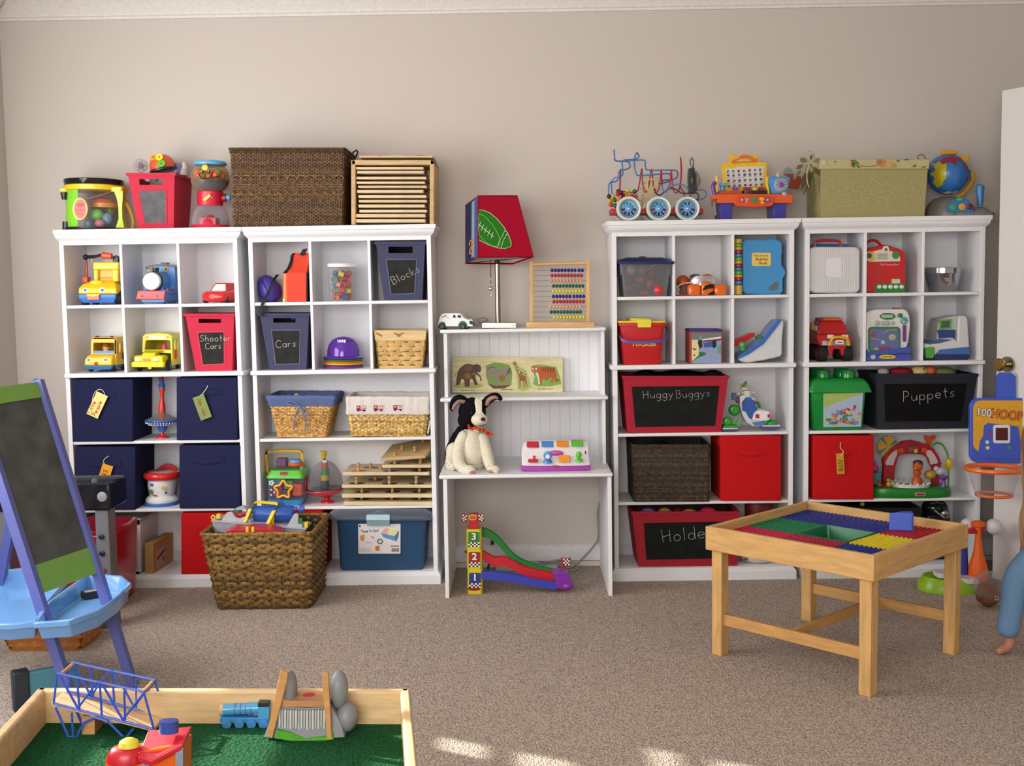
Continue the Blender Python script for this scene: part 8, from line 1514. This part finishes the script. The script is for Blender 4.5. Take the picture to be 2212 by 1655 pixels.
# --- tool bench behind the easel
p = G(248, 1355); t = Thing('tool_bench', 'black and grey toy tool bench behind the easel', 'toy bench', loc=p)
z1 = W(248, 1100, p.y).z; zt = W(248, 1040, p.y).z
for x in (-.025, -.42): m = t.mb(); m.frus((x-.03, x+.03, -.02, .06), 0, (x-.025, x+.025, -.02, .06), z1, '#6a6c70/s'); lg = t.part('leg', m, bev=.003)
for k, c_ in enumerate(('#222226', '#b8322e', '#16161a', '#222226')): m = t.mb(); m.lathe(-.028, -.02, [(.011, 0), (.011, -.007), (.005, -.009)], c_, 8, axis='y', z=.17+k*.066); t.part('bolt', m)
m = t.mb(); m.box(-.46, .015, -.03, .16, z1, zt, '#17171a/o'); t.part('bench_top', m, bev=.008); m = t.mb(); m.lathe(-.015, -.03, [(.02, 0), (.018, -.004), (.008, -.006)], '#8a8d92', 18, axis='y', z=(z1+zt)/2); t.part('grey_bolt', m); m = t.mb(); m.lathe(-.05, .0, [(.016, zt), (.013, zt+.012), (.002, zt+.014)], '#4a4c50', 8); t.part('top_bolt', m)
t = Thing('red_tub', 'bright red toy tub behind the easel legs', 'tub', loc=(-1.98, -.25, 0)); m = t.mb(); m.frus((-.2, .28, -.15, .15), 0, (-.22, .3, -.16, .17), .34, '#b3141c/o'); t.solo(m, bev=.02)
t = Thing('splint_basket', 'shallow orange brown splint basket on the carpet under the easel', 'basket', loc=G(100, 1405)); m = t.mb(); weave(m, (-.14, .13, 0, .2), (-.17, .15, -.02, .22), .004, .085, 5, .03, .003, .003, ['#a8662c/w', '#b8763a/w'], .03, wall_in='#6a3f1a/m', flat=1.4); t.solo(m)
p = G(65, 1530); t = Thing('paint_case', 'turquoise and grey art case standing against the easel foot', 'case', loc=p, rz=35); m = t.mb(); m.box(-.02, .15, -.012, .012, 0, .12, '#4f8a9c/s'); m.box(-.05, .0, -.02, .02, 0, .13, '#2a2f38/s'); t.solo(m, bev=.006)

# --- train table
ZR, ZF = .42, .345; Bl, Br = G(90, 1488, ZR), G(875, 1490, ZR); Fr, Fl = G(893, 1690, ZR), G(-70, 1660, ZR)
TW = '#d8b98a/w'
t = Thing('train_table', 'low wooden train table with rounded rim and green felt, front left', 'table', loc=(-.7, -2.9, 0)); t.A = Matrix.Translation(-t.loc)
def rail(a, b, nm='rim_rail'):
    d = (b-a).normalized(); n = Vector((-d.y, d.x, 0))*.011; m = t.mb(); m.loft([[tuple(p+n*s_+Vector((0, 0, z))) for s_ in (-1, 1) for z in ((-.14, 0) if s_ < 0 else (0, -.14))] for p in (a-d*.011, b+d*.011)], TW); t.part(nm, m, bev=.006)
rail(Bl, Br); rail(Br, Br+(Fr-Br)*3); rail(Bl, Bl+(Fl-Bl)*2.2)
q = [Bl, Br, Br+(Fr-Br)*3, Bl+(Fl-Bl)*2.2]; m = t.mb(); m.loft([[(p.x, p.y, z) for p in q] for z in (ZF-.02, ZF)], 'felt_grass'); t.part('felt_top', m)
for p in (Bl, Br, q[2], q[3]): m = t.mb(); c = p.lerp(sum(q, Vector())/4, .06); m.box(c.x-.03, c.x+.03, c.y-.03, c.y+.03, 0, ZF-.02, TW); t.part('leg', m, bev=.003)
# bridge
t = Thing('toy_bridge', 'blue truss toy bridge carrying a wooden track across the felt', 'toy bridge', px=(150, 1592), Y=G(150, 1592, ZF).y, z=ZF, rz=0); BB = '#2f55c4'
S = lambda P, r_, m: [m.tube([(a[0], y0, a[1]), (b[0], y0, b[1])], r_, BB, 6) for a, b in P]
tr = [((124, 1455), (310, 1495)), ((124, 1455), (116, 1520)), ((116, 1520), (330, 1575)), ((310, 1495), (332, 1575)), ((128, 1458), (168, 1530)), ((168, 1530), (212, 1472)), ((215, 1472), (220, 1548)), ((218, 1474), (265, 1555)), ((265, 1555), (308, 1500)), ((120, 1528), (148, 1592)), ((148, 1592), (165, 1594)), ((165, 1594), (180, 1562)), ((180, 1562), (205, 1550)), ((205, 1550), (232, 1558)), ((232, 1558), (270, 1596)), ((270, 1596), (288, 1575)), ((155, 1540), (158, 1590)), ((268, 1498-4), (270, 1556)), ((166, 1464), (172, 1535))]
for y0 in (0, 74): m = t.mb(); S(tr, 2.6, m); t.part('truss_side', m)
for x, z in ((128, 1460), (306, 1498)): m = t.mb(); m.tube([(x, 0, z), (x, 74, z)], 3.6, '#cf9a5c/w', 8); t.part('cross_dowel', m)
m = t.mb(); m.loft([[(x, 8, z), (x, 66, z), (x, 66, z-8), (x, 8, z-8)] for x, z in ((108, 1528), (330, 1585))], '#d8b48a/w'); t.part('wooden_track', m, bev=1); m = t.mb(); m.box(172, 200, 12, 60, 1592, 1552, '#b98f58/w'); t.part('support_block', m)
# locomotive
t = Thing('wooden_train', 'light blue wooden locomotive beside the rocky bridge', 'toy train', px=(530, 1570), Y=G(530, 1572, ZF).y, z=ZF); LB = '#4a9fd0/o'
m = t.mb(); m.box(474, 580, 2, 34, 1560, 1550, '#3a8cc4/o'); m.cyl((478, 18, 1538), (558, 18, 1534), 12, LB, n=20); m.box(556, 580, 4, 32, 1552, 1527, LB); b = t.part('body', m, bev=1); m = t.mb(); m.box(556, 580, 2, 34, 1527, 1517, '#2a2a34'); t.part('cab_roof', m, bev=1); m = t.mb(); m.cyl((471, 18, 1538), (479, 18, 1538), 12, '#c9b08a/m', n=20); t.part('worn_front', m)
for x in (490, 517, 543, 569): m = t.mb(); m.lathe(x, 0, [(10, 3), (10, -2), (3, -3)], '#3f86c4', 20, axis='y', z=1562); t.part('wheel', m)
for x in (505, 517, 528, 540): m = t.mb(); m.ring(x, 18, 1536.5, 12.3, .7, '#7a3a5a', 'x', 20, 5); t.part('boiler_band', m, parent=b)
# rocky bridge
t = Thing('rock_bridge', 'grey rocky toy mountain bridge with wooden side posts and red dot', 'toy bridge', px=(660, 1595), Y=G(650, 1597, ZF).y, z=ZF); SK = '#83858a/s'
m = t.mb(); m.loft([[(x0, y0, z), (660, y0-8, z+2), (x1, y0, z), (x1, 70, z), (x0, 70, z)] for z, x0, x1, y0 in ((1592, 570, 745, 0), (1560, 580, 735, 4), (1527, 600, 712, 10))], SK); b = t.part('rock_base', m, bev=2)
m = t.mb(); rnd = random.Random(3)
for k in range(17): x = 602+k*6; m.prism([(x, 1532), (x+4.6, 1531), (x+4.4, 1570+rnd.uniform(-6, 4)), (x+.6, 1572)], -2-(1-abs(x-655)/60)*5, 6, ('#c4c4c0/m', '#a9aaa8/m')[k % 2])
m.prism([(596, 1590), (600, 1572), (630, 1578), (660, 1590), (705, 1586), (712, 1556), (722, 1592), (660, 1599)], -9, 2, '#4fa02a/m'); t.part('painted_cliff', m, parent=b)
for P in ([(578, 1585), (590, 1590), (622, 1466), (624, 1450), (608, 1444)], [(708, 1592), (718, 1592), (710, 1450), (700, 1446), (697, 1470)]): m = t.mb(); m.prism(P, -10, 2, '#c9965c/w'); t.part('wooden_post', m, bev=1)
m = t.mb(); m.loft([[(x, y, 1524), (x, y, 1516)] for x, y in ((602, 0), (712, 0), (705, 75), (622, 75))], '#b98a5a/w', closed=False) if 0 else m.prismz([(602, 0), (712, 0), (705, 75), (622, 75)], 1526, 1514, '#b98a5c/w'); t.part('deck', m, bev=1); m = t.mb(); m.lathe(660, 40, [(13, 1514), (12, 1512.8)], '#b8202a', 24); t.part('red_dot', m)
for x, r_ in ((618, 26), (726, 30)): m = t.mb(); m.ball(x, 34, 1500, (r_*.7, 26, 42), SK, 14, 8); m.ball(x+(18 if x > 700 else 0), 34, 1560, (r_*.8, 30, 32), SK, 14, 8); t.part('boulder', m)
# red and orange station
t = Thing('toy_station', 'red roofed orange toy station with yellow dome, front edge of table', 'toy', px=(320, 1690), Y=G(320, 1690, ZF).y, z=ZF)
m = t.mb(); m.loft([[(226, y0, 1690), (396, y0, 1690), (396, y0, 1610), (226, y0, 1640)] for y0 in (6, 60)], '#e8621c'); t.part('orange_walls', m); m = t.mb(); m.loft([[(300, -8, z), (330, -14, z+6), (396, -4, z-26), (396, 60, z-40), (300, 60, z-30)] for z in (1644, 1632)], '#c41e2e'); m.lathe(266, 20, [(42, 1652), (40, 1636), (32, 1624), (20, 1618)], '#c41e2e', 30, sy=.8); t.part('red_roof', m, bev=2)
m = t.mb(); m.lathe(273, 16, [(23, 1619), (20, 1608), (10, 1602), (2, 1600)], '#d8c83a', 26, sy=.8); t.part('yellow_dome', m); m = t.mb(); m.lathe(354, 34, [(21, 1596), (21, 1570), (10, 1568)], '#3a4a98', 26, sy=.7); t.part('blue_cap', m)
for x in (316, 388): m = t.mb(); m.box(x-8, x+8, -4, 8, 1690, 1640 if x < 350 else 1614, '#8a90a4'); t.part('grey_post', m)

# ================================================================ right edge
H0 = Vector((2.055, -.1, 0)); dd = Vector((.486, -.874, 0)).normalized(); nn_ = Vector((-dd.y, dd.x, 0))
def dbox(m, u0, u1, k0, k1, z0, z1, c_): m.loft([[tuple(H0+dd*u+nn_*k+Vector((0, 0, z))) for u, k in ((u0, k0), (u1, k0), (u1, k1), (u0, k1))] for z in (z0, z1)], c_)
m = MB(); dbox(m, 0, .8, 0, .035, .012, 2.11, '#dcdad8/s'); dr = shell('door_1', m, bev=.002)
sg = -1 if (H0-nn_*.1-CAM).length < (H0-CAM).length else 1; kf = 0 if sg < 0 else .035; hp = H0+dd*.06+nn_*kf+Vector((0, 0, .955)); out = nn_*sg
t = Thing('door_knob', 'polished brass and chrome door knob on the open white door', 'knob', loc=hp); m = t.mb(); m.cyl((0, 0, 0), tuple(out*.012), .033, '#a9a08a/x', n=24); m.cyl(tuple(out*.01), tuple(out*.045), .012, '#a9a08a/x'); m.cyl(tuple(out*.04), tuple(out*.06), .02, '#b89a52/x', .028, 24); m.cyl(tuple(out*.06), tuple(out*.07), .028, '#b89a52/x', .02, 24); t.solo(m)
# hoop
t = Thing('basketball_hoop', 'orange toy basketball hoop with 100 Hoops scoreboard hung on the door knob', 'toy hoop', px=(2150, 985), Y=-.2)
HB = '#3f5cc4'
m = t.mb(); m.prism([(2152, 872), (2152, 815), (2160, 806), (2184, 806), (2194, 815), (2194, 872)], 0, 4, HB); t.part('hanger_strap', m)
m = t.mb(); m.prism(rr2(2093, 2262, 860, 1000, 20, 6), -8, 4, HB); b = t.part('backboard', m, bev=2); m = t.mb(); m.prism(rr2(2099, 2256, 865, 974, 16, 6), -9, -7, '#dca22a'); t.part('yellow_panel', m, parent=b); m = t.mb(); m.prism([(2110, 975), (2113, 952), (2120, 940), (2122, 918), (2130, 913), (2195, 920), (2200, 950), (2215, 970), (2215, 990), (2110, 988)], -10, -8, HB); t.part('control_panel', m, parent=b)
m = t.mb(); m.text('100', 2121, 891, 17, -9.4, '#1f2450', rot=-6, bold=.05).text('100', 2121, 891, 17, -9.9, '#f0ece8', rot=-6, bold=.01).text('HOOPS', 2177, 897, 20, -9.4, '#3a1c14', rot=-6, bold=.05, sx=.9).text('HOOPS', 2177, 897, 20, -9.9, '#d87a2e', rot=-6, bold=.01, sx=.9); t.part('lettering', m, parent=b)
m = t.mb(); m.prism(rr2(2141, 2177, 917, 956, 5), -11.5, -9.5, '#e4e2e6'); m.prism(rr2(2146, 2172, 923, 950, 1), -12, -11, '#4a1418'); t.part('score_screen', m, parent=b)
for x, z, c_ in ((2133, 935, '#b8286a'), (2128, 954, '#d8d2a0'), (2129, 966, '#d8d2a0'), (2176, 966, '#2f9a4a')): m = t.mb(); m.disc(x, z, 4, -9.8, c_, 14, 1.5); t.part('button', m, parent=b)
m = t.mb(); m.ring(2121, -62, 1003, 57, 5, '#e8681e', n=40, k=8, sy=.9); t.part('rim', m); m = t.mb(); m.lathe(2121, -62, [(55, 1005), (46, 1030), (38, 1058)], '#d6d2d4/g', 36, sy=.9, caps=False); t.part('clear_net', m); m = t.mb(); m.ring(2121, -62, 1058, 36, 3.4, '#dd6a3a', n=36, k=7, sy=.9); t.part('lower_ring', m)
# tee ball set
p = G(2055, 1290); t = Thing('tee_ball_stand', 'lime green based tee ball stand with blue post and orange bat', 'toy', px=(2055, 1288), Y=p.y+.1, z=0)
m = t.mb(); m.loft([[(2052+66*k*math.cos(a), 10+50*k*math.sin(a), z) for a in [2*PI*i/40 for i in range(40)]] for z, k in ((1288, 1), (1272, .97), (1258, .8))], '#8ab81c'); t.part('green_base', m); m = t.mb(); m.cyl((2084, 20, 1262), (2084, 20, 1166), 15, '#34419c', 12, 22); t.part('blue_post', m)
m = t.mb(); m.lathe(2098, 16, [(36, 1166), (37, 1160), (30, 1156)], '#b81a30', 26, sy=.5); t.part('red_tray', m); m = t.mb(); m.lathe(2114, 4, [(4, 1290), (14, 1282), (21, 1262), (20, 1240), (10, 1205), (6, 1172), (6, 1152), (14, 1150), (15, 1143), (8, 1139)], '#e8621a/s', 26); t.part('orange_bat', m)
for x, z in ((2036, 1250), (2085, 1262)): m = t.mb(); m.rbox(x-20, x+20, -30, 8, z+4, z-6, 8, '#d8d6da'); t.part('white_pedal', m)
blob('toy_ball', 'white ball with red stripe on the tee behind the brick table', 'ball', (2090, 1150), p.y+.16, None, 15, '#d9d2d4'); blob('toy_ball', 'plain white ball beside the door edge', 'ball', (2147, 1155), p.y+.1, None, 17, '#d0ced2')
p = G(2140, 1312); t = Thing('popper_ball', 'clear plastic ball with a brown lower half beside the door', 'ball', px=(2140, 1312), Y=p.y, z=0); m = t.mb(); m.ball(2138, 0, 1268, 34, '#d6d0d2/g', 22, 14); t.part('clear_dome', m); m = t.mb(); m.lathe(2134, 0, [(5, 1311), (24, 1297), (28, 1280), (16, 1264), (3, 1262)], '#7a4a34/s', 8); t.part('brown_body', m); m = t.mb(); m.ring(2142, -27, 1285, 4, 1, '#d8c488', 'y', 16, 6); t.part('gold_ring', m)
# child at the right edge
p = G(2205, 1432); t = Thing('person', 'small child with long wavy brown hair, pale blue jeans and bare foot, right edge', 'person', px=(2215, 1428), Y=p.y+.12, z=0)
m = org([[(2262, 6, 1010, 22), (2262, 10, 1050, 34), (2260, 10, 1110, 38), (2256, 14, 1180, 40), (2250, 14, 1225, 38)], [(2250, 4, 1225, 30), (2215, -14, 1240, 25), (2182, -22, 1268, 21), (2178, -20, 1320, 16), (2176, -12, 1375, 13), (2174, -12, 1410, 11), (2150, -22, 1420, 8)], [(2262, 4, 1225, 30), (2262, -34, 1270, 24), (2258, -30, 1340, 16), (2250, -26, 1405, 11), (2204, -40, 1418, 9)], [(2240, -6, 1070, 14), (2232, -30, 1120, 11), (2236, -50, 1170, 9)]], '#b98068/s'); m.ball(2262, -2, 960, (36, 38, 44), '#b98068/s', 20, 14); bd_ = t.part('body', m, ang=80)
m = org([[(2250, 4, 1222, 34), (2214, -14, 1238, 29), (2184, -22, 1268, 25), (2178, -20, 1320, 24), (2173, -12, 1372, 24)], [(2262, 4, 1222, 34), (2262, -34, 1270, 29), (2258, -30, 1340, 24)]], '#6f94b8/c'); t.part('jeans', m, ang=80); m = org([[(2262, 8, 1048, 36), (2258, 10, 1130, 43), (2256, 12, 1200, 44)]], '#7fb0a4/c'); t.part('shirt', m, ang=80)
m = t.mb(); rnd = random.Random(1)
for k in range(46): x = rnd.uniform(2206, 2290); y = rnd.uniform(-44, -6) if x < 2250 else rnd.uniform(6, 46); m.tube(spline([(2262+(x-2262)*.5, y*.4, 918), (x, y, 960), (x-4+rnd.uniform(-5, 5), y, 1030), (x+rnd.uniform(-8, 6), y, 1100), (x-4+rnd.uniform(-6, 6), y, 1150), (x+rnd.uniform(-4, 6), y+4, 1205+rnd.uniform(-25, 10))], 5), 5, ('#8a6a50/f', '#7a5a44/f', '#9a7a5e/f')[k % 3], 6)
t.part('hair', m, ang=80, stuff=True)
m = t.mb(); [m.ball(x, -38, 956, (4, 2.5, 3), '#2a201c/o', 10, 6) for x in (2250, 2274)]; m.ball(2262, -42, 968, (5, 5, 6), '#b98068/s', 10, 6); m.tube([(2252, -38, 982), (2262, -40, 984), (2272, -38, 982)], 1.5, '#a05a54', 5); t.part('face', m, parent=bd_)
